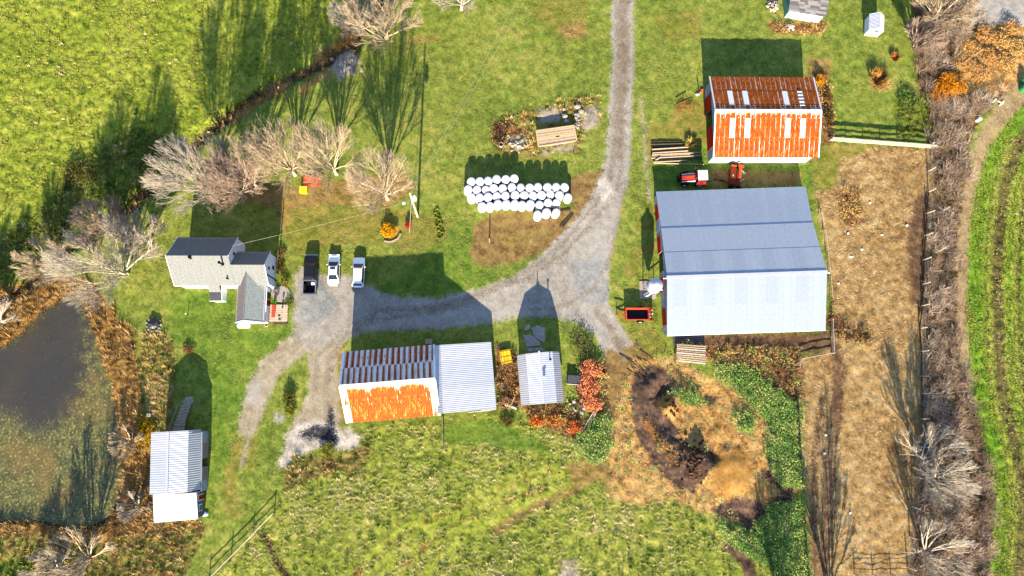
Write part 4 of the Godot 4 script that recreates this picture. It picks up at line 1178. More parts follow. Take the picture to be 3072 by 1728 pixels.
func big_barn() -> void:
	var t := thing("large_barn", "largest barn with blue grey metal roof and red west doors", "barn")
	var nw := v3(27.1, 2.0, -32.25)
	var ne := v3(50.75, 2.0, -33.25)
	var bw := v3(27.3, 3.3, -26.1)
	var be := v3(50.8, 3.3, -27.1)
	var rw := v3(27.5, 4.75, -18.3)
	var re := v3(51.6, 4.75, -19.15)
	var sw := v3(27.65, 2.8, -9.95)
	var se := v3(51.7, 2.8, -10.7)
	var a := v3(27.4, 0, -31.9)
	var b := v3(50.4, 0, -32.85)
	var c := v3(51.3, 0, -11.05)
	var d := v3(27.95, 0, -10.3)
	wall_open(t, d, a, [[0, 2.75], [0.37, 4.6], [0.73, 3.2], [1, 1.95]], M.tin_wall, 0.44, 0.58, 2.6)
	wall(t, "wall", a, b, [[0, 1.9], [1, 1.9]], M.tin_wall)
	wall(t, "wall", b, c, [[0, 1.95], [0.27, 3.2], [0.63, 4.6], [1, 2.75]], M.tin_wall)
	wall(t, "wall", c, d, [[0, 2.7], [1, 2.7]], M.wood_dark)
	slab(t, "roof_deck", nw, ne, be, bw, 0.1, M.wood_dark)
	slab(t, "roof_deck", bw, be, re, rw, 0.1, M.wood_dark)
	slab(t, "roof_deck", sw, se, re, rw, 0.1, M.wood_dark)
	sheeting(t, "roof_sheet", nw, ne, be, bw, 26, 1, 3, 0.03, [M.steel_a, M.steel_c, M.steel_a])
	sheeting(t, "roof_sheet", bw + v3(0, 0.07, 0), be + v3(0, 0.07, 0), re, rw, 26, 2, 3, 0.03, [M.steel_a, M.steel_b, M.steel_c, M.steel_a, M.steel_a])
	sheeting(t, "roof_sheet", sw, se, re, rw, 26, 2, 3, 0.03, [M.steel_a, M.steel_b, M.steel_c, M.steel_a, M.steel_c])
	bm(t, "ridge_cap", rw + v3(-0.1, 0.12, 0), re + v3(0.1, 0.12, 0), 0.5, 0.06, M.zinc_a)
	bm(t, "eave_trim", sw + v3(0, -0.02, 0.06), se + v3(0, -0.02, 0.06), 0.1, 0.14, M.tin_white)
	for q: Array in [[0.06, 0.18], [0.2, 0.2], [0.3, 0.4], [0.58, 0.7], [0.82, 0.93]]:
		if q[1] - q[0] < 0.05:
			continue
		on_wall(t, "door", d, a, q[0], q[1], 0.05, 2.0, M.red, 0.12)
	for i in 30:
		var s := i / 30.0
		if (s > 0.02 and s < 0.06) or (s > 0.18 and s < 0.3) or s > 0.93 or (s > 0.7 and s < 0.82):
			on_wall(t, "siding_sheet", d, a, s + 0.003, s + 0.03, 0.05, 2.0, M.tin_wall, 0.1)
	tb(t, "vent_pipe", rw + v3(-0.55, -0.1, 0.1), rw + v3(0.1, -0.1, 0.1), 0.08, 0.08, M.white, 8)
	tb(t, "vent_pipe", re + v3(0.0, -0.1, 0.1), re + v3(0.5, -0.1, 0.1), 0.08, 0.08, M.white, 8)
	# lean board yard along the south wall
	bx(t, "concrete_apron", Vector3(31.64, 0.03, -9.46), v3(4.6, 0.3, 1.5), M.dark_roll)
	# feed bin on legs
	var f := thing("feed_bin", "galvanised feed hopper on legs beside the large barn's red doors", "feed bin", Vector3(25.82, 0, -17.22))
	bx(f, "concrete_pad", v3(-0.15, 0.02, 0), v3(2.5, 0.24, 2.7), M.concrete)
	var fb := MB.new()
	fb.lathe(Vector3.ZERO, [[0.2, 1.4], [1.0, 2.75], [1.02, 4.6], [1.06, 4.62], [0.3, 5.25], [0.3, 5.4], [0.0, 5.48]], 22)
	part(f, "hopper", fb, M.zinc_a)
	for i in 3:
		part(f, "band", ring(v3(0, 2.9 + i * 0.8, 0), 1.03, 0.025), M.zinc_b)
	for s: Array in [[-0.85, -0.85], [0.85, -0.85], [0.85, 0.85], [-0.85, 0.85]]:
		bm(f, "leg", v3(s[0], 0, s[1]), v3(s[0] * 0.9, 3.2, s[1] * 0.9), 0.1, 0.1, M.zinc_b)
	for s: float in [-0.18, 0.18]:
		tb(f, "ladder_rail", v3(s - 0.5, 0.3, 1.12), v3(s - 0.5, 4.8, 1.12), 0.025, 0.025, M.white, 6)
	for i in 11:
		tb(f, "rung", v3(-0.68, 0.7 + i * 0.38, 1.12), v3(-0.32, 0.7 + i * 0.38, 1.12), 0.018, 0.018, M.white, 5)
	tb(f, "auger_tube", v3(0, 1.3, 0), v3(1.7, 2.0, 0.3), 0.09, 0.09, M.white, 8)
	tb(f, "guard_rail", v3(-0.5, 4.65, 0.9), v3(-0.05, 5.3, 0.2), 0.03, 0.03, M.white, 6)
	tb(f, "guard_rail", v3(-0.75, 4.65, 0.6), v3(-0.2, 5.3, 0.1), 0.03, 0.03, M.white, 6)

func long_shed() -> void:
	var t := thing("long_shed", "tall rusted gable shed with a grey lean-to on its east side", "shed")
	var nw := v3(-19.43, 4.0, -7.6)
	var ne := v3(-6.6, 4.0, -8.6)
	var rw := v3(-19.0, 8.0, -2.58)
	var re := v3(-6.2, 8.0, -3.5)
	var sw := v3(-18.62, 4.0, 2.35)
	var se := v3(-5.75, 4.0, 1.4)
	var k := v3(0.3, 0, 0)
	var a := v3(-19.1, 0, -7.35)
	var b := v3(-6.75, 0, -8.3)
	var c := v3(-5.98, 0, 1.15)
	var d := v3(-18.32, 0, 2.1)
	wall(t, "wall", d, a, [[0, 4.0], [0.5, 7.9], [1, 4.0]], M.wood_grey)
	wall(t, "wall", a, b, [[0, 4.0], [1, 4.0]], M.wood_grey)
	wall(t, "wall", b, c, [[0, 4.0], [0.5, 7.9], [1, 4.0]], M.tin_wall)
	wall(t, "wall", c, d, [[0, 4.0], [1, 4.0]], M.wood_grey)
	for i in 15:
		on_wall(t, "siding_sheet", b, c, i / 15.0 + 0.003, (i + 0.95) / 15.0, 0.1, 4.0 + 3.6 * (1.0 - absf((i + 0.5) / 15.0 - 0.5) * 2.0) - 0.3, M.tin_wall, 0.1)
	slab(t, "roof_deck", nw, ne, re, rw, 0.1, M.wood_dark)
	slab(t, "roof_deck", sw, se, re, rw, 0.1, M.wood_dark)
	sheeting(t, "roof_sheet", nw, ne, re, rw, 16, 2, 2, 0.04, M.rust_half)
	var ends := {}
	var middle := {}
	for i in 16:
		for r in 2:
			if i == 0 or i > 14:
				ends[Vector2i(i, r)] = true
			else:
				middle[Vector2i(i, r)] = true
	sheeting(t, "roof_sheet", sw, se, re, rw, 16, 2, 2, 0.03, M.rust_south, ends)
	sheeting(t, "roof_sheet", sw, se, re, rw, 16, 2, 2, 0.03, M.rust_ends, middle)
	sheeting(t, "added_bright_strip", v3(-5.72, 4.78, -8.5), v3(-5.28, 4.78, 1.1), v3(-5.95, 5.5, 1.1), v3(-6.5, 5.5, -8.3), 10, 1, 3, 0.02, [M.zinc_b])  # sloped sheet added to brighten the shaded gable wall above the lean-to
	bm(t, "ridge_cap", rw + v3(-0.05, 0.1, 0), re + v3(0.05, 0.1, 0), 0.5, 0.06, M.tin_white)
	for q: Array in [[nw, rw], [sw, rw], [ne, re], [se, re]]:
		bm(t, "rake_trim", q[0] + v3(0, 0.08, 0), q[1] + v3(0, 0.1, 0), 0.3, 0.1, M.tin_white)
	# lean-to, falling to the east
	var l0 := v3(-5.75, 4.7, -8.5)
	var l1 := v3(1.6, 2.0, -9.15)
	var l2 := v3(2.35, 2.0, 0.5)
	var l3 := v3(-5.3, 4.7, 1.12)
	slab(t, "lean_to_deck", l0, l1, l2, l3, 0.1, M.wood_dark)
	sheeting(t, "lean_to_sheet", l1, l2, l3, l0, 12, 1, 3, 0.02, [M.zinc_a, M.zinc_b])
	wall(t, "wall", v3(-6.4, 0, -8.2), v3(1.35, 0, -8.85), [[0, 4.6], [1, 1.95]], M.wood_grey)
	wall(t, "wall", v3(1.35, 0, -8.85), v3(2.05, 0, 0.25), [[0, 1.95], [1, 1.95]], M.wood_grey)
	wall(t, "wall", v3(2.05, 0, 0.25), v3(-5.6, 0, 0.9), [[0, 1.95], [1, 4.6]], M.wood_grey)
	for q: Array in [[1148, 1036], [1180, 1034], [1212, 1030]]:
		pass
	# stakes, a round bale and planks lying about the shed
	var spots := [Vector3(-14.42, 0, -8.53), Vector3(-12.9, 0, -8.62), Vector3(-11.32, 0, -8.76)]
	var which := ["westmost", "middle", "eastmost"]
	for i in 3:
		var p := thing("wooden_stake", "%s of three pale stakes in the shade behind the rusted shed" % which[i], "stake", spots[i], 0.0, "stakes behind the rusted shed")
		tb(p, "shaft", v3(0, -0.2, 0), v3(0.05, 1.8, -0.1), 0.05, 0.045, M.wood_pale, 7)
	var hb := thing("weathered_crate", "weathered board crate in the shade where the two shed roofs meet", "crate", Vector3(-7.62, 0, -9.35), 0.08)
	for i in 5:
		bx(hb, "board", v3(-0.44 + i * 0.22, 0.55, 0), v3(0.2, 0.06, 0.75), M.wood_pale)
	for s: float in [-0.34, 0.34]:
		bx(hb, "side", v3(0, 0.27, s), v3(1.1, 0.54, 0.05), M.wood_grey)
	for s: float in [-0.52, 0.52]:
		bx(hb, "end", v3(s, 0.27, 0), v3(0.05, 0.54, 0.62), M.wood_grey)
	for i in 2:
		var pl := thing("loose_plank", ["longer pale plank lying at the south edge of the grey lean-to", "shorter pale plank lying at the south edge of the grey lean-to"][i], "plank", [Vector3(0, 0.06, 0.92), Vector3(1.23, 0.12, 0.74)][i], 0.09, "planks by the lean-to")
		bx(pl, "board", Vector3.ZERO, v3([3.4, 2.2][i], 0.05, 0.16), M.wood_white)
	var rail := thing("pasture_rail_fence", "grey two rail fence running south from the rusted shed", "fence")
	var f0 := Vector3(-5.53, 0, 1.75)
	var f1 := Vector3(-5.4, 0, 6.15)
	for i in 3:
		tb(rail, "post", f0.lerp(f1, i / 2.0) + v3(0, -0.2, 0), f0.lerp(f1, i / 2.0) + v3(0, 1.2, 0), 0.07, 0.06, M.wood_dark, 7)
	for y: float in [0.55, 1.05]:
		tb(rail, "rail", f0 + v3(0.06, y, -0.2), f1 + v3(0.06, y, 0.2), 0.06, 0.05, M.wood_grey, 7)

func workshop_shed() -> void:
	var t := thing("workshop_shed", "small gambrel shed with ribbed zinc roof and a stovepipe", "shed")
	var n := [v3(5.45, 2.3, -7.15), v3(6.55, 4.0, -7.22), v3(8.5, 4.55, -7.4), v3(10.45, 4.0, -7.55), v3(11.6, 2.3, -7.62)]
	var s := [v3(5.98, 2.3, 0.1), v3(7.08, 4.0, 0.0), v3(9.0, 4.55, -0.12), v3(11.0, 4.0, -0.26), v3(12.15, 2.3, -0.32)]
	for i in 4:
		slab(t, "roof_deck", n[i], n[i + 1], s[i + 1], s[i], 0.08, M.wood_dark)
	sheeting(t, "roof_sheet", n[0], s[0], s[1], n[1], 8, 1, 3, 0.018, [M.zinc_b, M.zinc_a])
	sheeting(t, "roof_sheet", n[1], s[1], s[2], n[2], 8, 1, 3, 0.018, [M.zinc_a, M.zinc_b])
	sheeting(t, "roof_sheet", n[3], s[3], s[2], n[2], 8, 1, 3, 0.018, [M.zinc_a, M.zinc_b])
	sheeting(t, "roof_sheet", n[4], s[4], s[3], n[3], 8, 1, 3, 0.018, [M.zinc_b, M.zinc_a])
	bm(t, "ridge_cap", (n[2] as Vector3) + v3(0, 0.1, 0), (s[2] as Vector3) + v3(0, 0.1, 0), 0.35, 0.05, M.zinc_a)
	var a := v3(5.85, 0, -6.9)
	var b := v3(11.3, 0, -7.35)
	var c := v3(11.8, 0, -0.55)
	var d := v3(6.35, 0, -0.15)
	var prof := [[0, 2.5], [0.17, 3.9], [0.5, 4.45], [0.83, 3.9], [1, 2.5]]
	wall(t, "wall", a, b, prof, M.wood_grey)
	wall(t, "wall", c, d, prof, M.wood_grey)
	wall(t, "wall", d, a, [[0, 2.4], [1, 2.4]], M.wood_grey)
	wall(t, "wall", b, c, [[0, 2.4], [1, 2.4]], M.wood_grey)
	on_wall(t, "door", a, b, 0.35, 0.65, 0.05, 2.2, M.wood_dark, 0.12)
	stack(t, "stovepipe", Vector3(10.04, 4, -6.38), 0.11, 1.25, M.black)
	stack(t, "roof_vent", Vector3(9.15, 4.35, -3.89), 0.16, 0.7, M.zinc_b)
	tb(t, "gable_finial", v3(8.45, 4.5, -7.5), v3(8.45, 5.3, -7.5), 0.07, 0.06, M.white, 8)
	# stone flags in front of it
	var flags := [[[1577, 976], [1590, 972], [1590, 988], [1572, 992]], [[1594, 984], [1612, 976], [1634, 984], [1636, 1014], [1632, 1028], [1602, 1010]], [[1570, 1006], [1592, 1004], [1620, 1026], [1622, 1036], [1580, 1040]], [[1576, 1044], [1624, 1040], [1640, 1052], [1590, 1056]]]
	var fl := thing("stone_flags", "broken pinkish stone flags on the shaded grass behind the workshop", "paving")
	var fp := [[6.89, -11.82, 7.55, -12.02, 7.54, -11.21, 6.63, -11.01], [7.74, -11.41, 8.66, -11.81, 9.76, -11.4, 9.84, -9.89, 9.63, -9.19, 8.13, -10.1], [6.52, -10.3, 7.63, -10.4, 9.02, -9.29, 9.12, -8.79, 7.01, -8.59], [6.8, -8.29, 9.21, -8.48, 9.91, -7.98, 7.5, -7.79]]
	for f: Array in fp:
		var q := MB.new()
		var m := f.size() / 2
		var cx := 0.0
		var cz := 0.0
		for i in m:
			cx += f[i * 2] / m
			cz += f[i * 2 + 1] / m
		for i in m:
			var j := (i + 1) % m
			var p0 := v3(f[i * 2], 0.1, f[i * 2 + 1])
			var p1 := v3(f[j * 2], 0.1, f[j * 2 + 1])
			q.fan(v3(cx, 0.12, cz), p0, p1, Vector3.UP)
			q.quad(p0, p1, p1 - v3(0, 0.3, 0), p0 - v3(0, 0.3, 0), p0 - v3(cx, 0, cz))
		part(fl, "flag", q, M.concrete)
	var yb := thing("yellow_mesh_panel", "yellow gridded plastic panel leaning in the brush west of the workshop", "panel", Vector3(3.82, 0.5, -7.07), 0.2)
	bx(yb, "sheet", Vector3.ZERO, v3(1.7, 0.05, 2.0), M.yellow)
	for i in 4:
		bx(yb, "rib", v3(-0.75 + i * 0.5, 0.05, 0), v3(0.07, 0.06, 2.05), plain(Color(0.62, 0.48, 0.06), 0.6))
	for i in 3:
		bx(yb, "rib", v3(0, 0.05, -0.8 + i * 0.8), v3(1.75, 0.05, 0.07), plain(Color(0.62, 0.48, 0.06), 0.6))
	for s2: Array in [[-0.8, -0.9], [0.8, -0.9], [0.8, 0.9], [-0.8, 0.9]]:
		bx(yb, "leg", v3(s2[0], -0.3, s2[1]), v3(0.06, 0.6, 0.06), M.yellow)
	var sc := thing("scrap_box", "low grey sided box with dark top east of the workshop", "box", Vector3(14.09, 0, -3.58), -0.08)
	bx(sc, "body", v3(0, 0.35, 0), v3(2.2, 0.8, 1.3), M.dark_roll)
	bx(sc, "rim", v3(0, 0.75, 0.7), v3(2.35, 0.12, 0.12), M.wood_white)
	var bl := thing("blue_bucket", "light blue bucket in the orange brush beside the workshop", "bucket", Vector3(3.27, 0, -2.91))
	var bb := MB.new()
	bb.lathe(Vector3.ZERO, [[0.0, 0.0], [0.2, 0.0], [0.26, 0.45], [0.23, 0.45], [0.18, 0.08], [0.0, 0.08]], 12)
	part(bl, "pail", bb, plain(Color(0.42, 0.56, 0.68), 0.5))
	part(bl, "handle", ring(v3(0, 0.46, 0), 0.25, 0.012), M.chrome)
	var bp := thing("plank_stack", "two long weathered planks lying in grass southeast of the workshop", "planks")
	var pa := Vector3(17.31, 0.15, 0.96)
	var pb := Vector3(14.76, 0.15, 5.29)
	bm(bp, "board", pa, pb, 0.35, 0.12, M.wood_pale)
	bm(bp, "board", pa + v3(-0.45, 0.1, 0.1), pb + v3(-0.4, 0.1, -0.3), 0.12, 0.2, M.wood_white)
	bm(bp, "board", pa + v3(-0.25, -0.05, 0), pb + v3(-0.2, -0.05, 0), 0.2, 0.06, M.wood_dark)
	var lg := thing("fallen_beam", "short white painted beam in brush southwest of the workshop", "beam")
	bm(lg, "beam", Vector3(3.64, 0.25, -0.07), Vector3(5.41, 0.2, 0.62), 0.3, 0.28, M.wood_white)
	bm(lg, "prop", Vector3(4.62, 0.3, -0.01), Vector3(5.1, 0.8, -1.17), 0.08, 0.08, M.wood_pale)
	var sp := thing("rubble_heap", "grey rubble heap beside the red bush", "rubble")
	for i in 16:
		var q := MB.new()
		var o := Vector3(14.24, 0.1, 0.45)
		q.blob(o + v3(rng.randf_range(-1.2, 1.2), rng.randf_range(0, 0.2), rng.randf_range(-1.0, 1.0)), v3(rng.randf_range(0.15, 0.4), 0.2, rng.randf_range(0.15, 0.35)), i + 40, 0.6)
		part(sp, "stone", q, [M.stone, M.tarp, M.concrete, M.wood_white][i % 4])

func cabin() -> void:
	var t := thing("pond_cabin", "cabin by the pond with ribbed zinc roof and flat white annex", "cabin")
	var n := [v3(-45.6, 3.6, 3.43), v3(-42.8, 4.8, 3.27), v3(-40.35, 4.1, 3.17), v3(-39.4, 2.3, 3.1)]
	var s := [v3(-45.2, 3.6, 11.75), v3(-42.4, 4.8, 11.55), v3(-39.95, 4.1, 11.4), v3(-38.98, 2.3, 11.35)]
	for i in 3:
		slab(t, "roof_deck", n[i], n[i + 1], s[i + 1], s[i], 0.1, M.wood_dark)
	sheeting(t, "roof_sheet", n[0], s[0], s[1], n[1], 9, 1, 3, 0.022, [M.zinc_a, M.zinc_b])
	sheeting(t, "roof_sheet", n[2], s[2], s[1], n[1], 9, 1, 3, 0.022, [M.zinc_a, M.zinc_b])
	sheeting(t, "roof_sheet", n[3], s[3], s[2], n[2], 9, 1, 3, 0.022, [M.zinc_b, M.zinc_a])
	bm(t, "ridge_cap", (n[1] as Vector3) + v3(0, 0.1, 0), (s[1] as Vector3) + v3(0, 0.1, 0), 0.3, 0.05, M.zinc_a)
	var a := v3(-45.3, 0, 3.7)
	var b := v3(-39.25, 0, 3.4)
	var c := v3(-38.85, 0, 11.6)
	var d := v3(-44.9, 0, 11.5)
	wall(t, "wall", a, b, [[0, 3.6], [0.42, 4.7], [0.82, 4.0], [1, 2.7]], M.grey_wall)
	wall(t, "wall", c, d, [[0, 2.7], [0.18, 4.0], [0.58, 4.7], [1, 3.6]], M.grey_wall)
	wall(t, "wall", d, a, [[0, 3.5], [1, 3.5]], M.grey_wall)
	wall_open(t, b, c, [[0, 2.3], [1, 2.3]], M.steel_b, 0.46, 0.6, 2.1)
	on_wall(t, "plywood_sheet", b, c, 0.2, 0.46, 0.3, 2.2, M.wood_grey, 0.12, -1.0)
	on_wall(t, "plywood_sheet", b, c, 0.6, 0.82, 0.3, 2.2, M.wood_grey, 0.12, -1.0)
	# flat annex
	var e := v3(-39.35, 0, 11.75)
	var f := v3(-39.05, 0, 15.05)
	var g := v3(-44.7, 0, 15.45)
	var h := v3(-45.0, 0, 12.0)
	wall(t, "wall", e, f, [[0, 2.35], [1, 2.35]], M.grey_wall)
	wall(t, "wall", f, g, [[0, 2.35], [1, 2.35]], M.grey_wall)
	wall(t, "wall", g, h, [[0, 2.35], [1, 2.35]], M.grey_wall)
	slab(t, "annex_roof", v3(-45.3, 2.42, 11.95), v3(-39.45, 2.42, 11.5), v3(-38.95, 2.42, 15.27), v3(-44.88, 2.42, 15.68), 0.12, M.tin_white)
	var fr := on_wall(t, "door", e, f, 0.1, 0.36, 0.1, 2.1, M.white, 0.1, -1.0)
	on_wall(fr, "door_leaf", e, f, 0.13, 0.33, 0.12, 2.0, M.red, 0.13, -1.0)
	var wn := on_wall(t, "window", e, f, 0.5, 0.78, 0.9, 2.0, M.white, 0.1, -1.0)
	on_wall(wn, "pane", e, f, 0.54, 0.74, 1.0, 1.9, M.house_glass, 0.13, -1.0)
	# ramp up to the north gable
	var r := thing("wooden_ramp", "weathered plank ramp with handrails at the cabin's north gable", "ramp")
	var r0 := Vector3(-42.5, 0.05, -0.42)
	var r1 := Vector3(-42.92, 0.9, 2.13)
	var r2 := Vector3(-43.01, 0.95, 3.29)
	for i in 17:
		var p := r0.lerp(r1, i / 16.0)
		bx(r, "plank", p, v3(1.5, 0.06, 0.2), [M.wood_grey, M.wood_pale, M.wood_grey][i % 3], 0.25)
	for i in 7:
		bx(r, "plank", r1.lerp(r2, i / 6.0) + v3(0, 0.02, 0.1), v3(1.55, 0.06, 0.2), [M.wood_grey, M.wood_pale, M.wood_grey][i % 3], 0.02)
	for o: float in [-0.85, 0.85]:
		var w := v3(o, 0, 0)
		bm(r, "handrail", r0 + w + v3(0, 0.9, 0), r1 + w + v3(0, 0.95, 0), 0.1, 0.06, M.wood_grey)
		bm(r, "handrail", r1 + w + v3(0, 0.95, 0), r2 + w + v3(0, 0.95, 0), 0.1, 0.06, M.wood_grey)
		for k: float in [0.0, 0.5, 1.0]:
			var p := r0.lerp(r1, k) + w
			bx(r, "post", p + v3(0, 0.1, 0), v3(0.1, 1.6 + k * 0.3, 0.1), M.wood_grey)
	var br := thing("white_scraps", "crumpled white sheet on the ground at the annex corner", "sheet", Vector3(-38.99, 0, 14.95))
	var bb := MB.new()
	bb.blob(v3(0, 0.1, 0), v3(0.5, 0.2, 0.3), 9, 0.9, 10)
	part(br, "cloth", bb, M.white)
	var pad := thing("gravel_landing", "grey gravel landing at the foot of the cabin ramp", "landing", Vector3(-42.27, 0, -0.89))
	var gb := MB.new()
	gb.blob(v3(0, -0.05, 0), v3(0.9, 0.16, 0.8), 19, 0.5, 12)
	part(pad, "gravel", gb, M.stone)
	var crate := thing("white_crate", "small white open crate in brush north of the cabin", "crate", Vector3(-47.52, 0, 1.11))
	for q: Array in [[-0.2, 0, 0.04, 0.4], [0.2, 0, 0.04, 0.4], [0, -0.2, 0.4, 0.04], [0, 0.2, 0.4, 0.04]]:
		bx(crate, "side", v3(q[0], 0.55, q[1]), v3(q[2], 0.4, q[3]), M.white)
	bx(crate, "base", v3(0, 0.3, 0), v3(0.4, 0.1, 0.4), M.white)
	bx(crate, "stand", v3(0, 0.1, 0), v3(0.3, 0.35, 0.3), M.wood_grey)

func north_sheds() -> void:
	var t := thing("patched_shed", "shed with patchy grey shingle roof and white south wall at the top edge", "shed")
	var a := v3(50.3, 0, -68.2)
	var b := v3(56.2, 0, -67.6)
	var c := v3(56.0, 0, -62.2)
	var d := v3(50.5, 0, -63.1)
	wall(t, "wall", a, b, [[0, 2.3], [1, 2.3]], M.white)
	wall(t, "wall", b, c, [[0, 2.4], [0.5, 3.6], [1, 2.3]], M.white)
	wall(t, "wall", c, d, [[0, 2.25], [1, 2.25]], M.white)
	wall(t, "wall", d, a, [[0, 2.3], [0.5, 3.6], [1, 2.4]], M.teal)
	var r0 := v3(50.1, 3.8, -65.6)
	var r1 := v3(56.5, 3.8, -65.0)
	var e0 := v3(50.1, 2.3, -62.75)
	var e1 := v3(56.2, 2.3, -61.85)
	slab(t, "roof", e0, e1, r1, r0, 0.1, M.shingle)
	slab(t, "roof", v3(50.0, 2.3, -68.5), v3(56.6, 2.3, -67.9), r1, r0, 0.1, M.shingle)
	var patch := [mottled(Color(0.42, 0.42, 0.42), Color(0.37, 0.37, 0.38), 0.5, 81), mottled(Color(0.29, 0.285, 0.29), Color(0.25, 0.25, 0.255), 0.5, 82), mottled(Color(0.35, 0.35, 0.355), Color(0.30, 0.30, 0.31), 0.5, 83)]
	for row in 10:
		var x := 0.0
		while x < 1.0:
			var x2 := minf(1.0, x + rng.randf_range(0.08, 0.3))
			var v0 := row / 10.0
			var v1 := (row + 1.1) / 10.0
			var up := v3(0, 0.03 + 0.012 * (row % 2), 0)
			slab(t, "shingle_strip", e0.lerp(e1, x).lerp(r0.lerp(r1, x), v0) + up, e0.lerp(e1, x2).lerp(r0.lerp(r1, x2), v0) + up, e0.lerp(e1, x2).lerp(r0.lerp(r1, x2), minf(v1, 1.0)) + up, e0.lerp(e1, x).lerp(r0.lerp(r1, x), minf(v1, 1.0)) + up, 0.02, patch[rng.randi() % 3])
			x = x2
	var w := thing("white_shed", "small white shed with pitched metal roof standing alone on the lawn", "shed", v3(64.95, 0, -61.3), -0.13)
	bx(w, "floor", v3(0, 0.1, 0), v3(2.3, 0.2, 2.9), M.wood_pale)
	wall(w, "wall", v3(-1.1, 0, 1.35), v3(-1.1, 0, -1.35), [[0, 1.8], [1, 1.8]], M.white, 0.08)
	wall(w, "wall", v3(-1.1, 0, -1.35), v3(1.1, 0, -1.35), [[0, 1.8], [0.5, 2.55], [1, 1.8]], M.white, 0.08)
	wall(w, "wall", v3(1.1, 0, -1.35), v3(1.1, 0, 1.35), [[0, 1.8], [1, 1.8]], M.white, 0.08)
	wall(w, "wall", v3(1.1, 0, 1.35), v3(-1.1, 0, 1.35), [[0, 1.8], [0.5, 2.55], [1, 1.8]], M.white, 0.08)
	for sx: float in [-1.0, 1.0]:
		var q0 := v3(sx * 1.25, 1.75, 1.45)
		var q1 := v3(sx * 1.25, 1.75, -1.45)
		slab(w, "roof_deck", q0, q1, v3(0, 2.65, -1.45), v3(0, 2.65, 1.45), 0.05, M.white)
		sheeting(w, "roof_sheet", q0, q1, v3(0, 2.65, -1.45), v3(0, 2.65, 1.45), 4, 1, 3, 0.03, [M.zinc_a])
	on_wall(w, "door", v3(1.1, 0, 1.35), v3(-1.1, 0, 1.35), 0.35, 0.75, 0.1, 1.0, M.wood_pale, 0.08)
	on_wall(w, "window", v3(1.1, 0, 1.35), v3(-1.1, 0, 1.35), 0.32, 0.6, 1.45, 1.85, M.house_glass, 0.09)

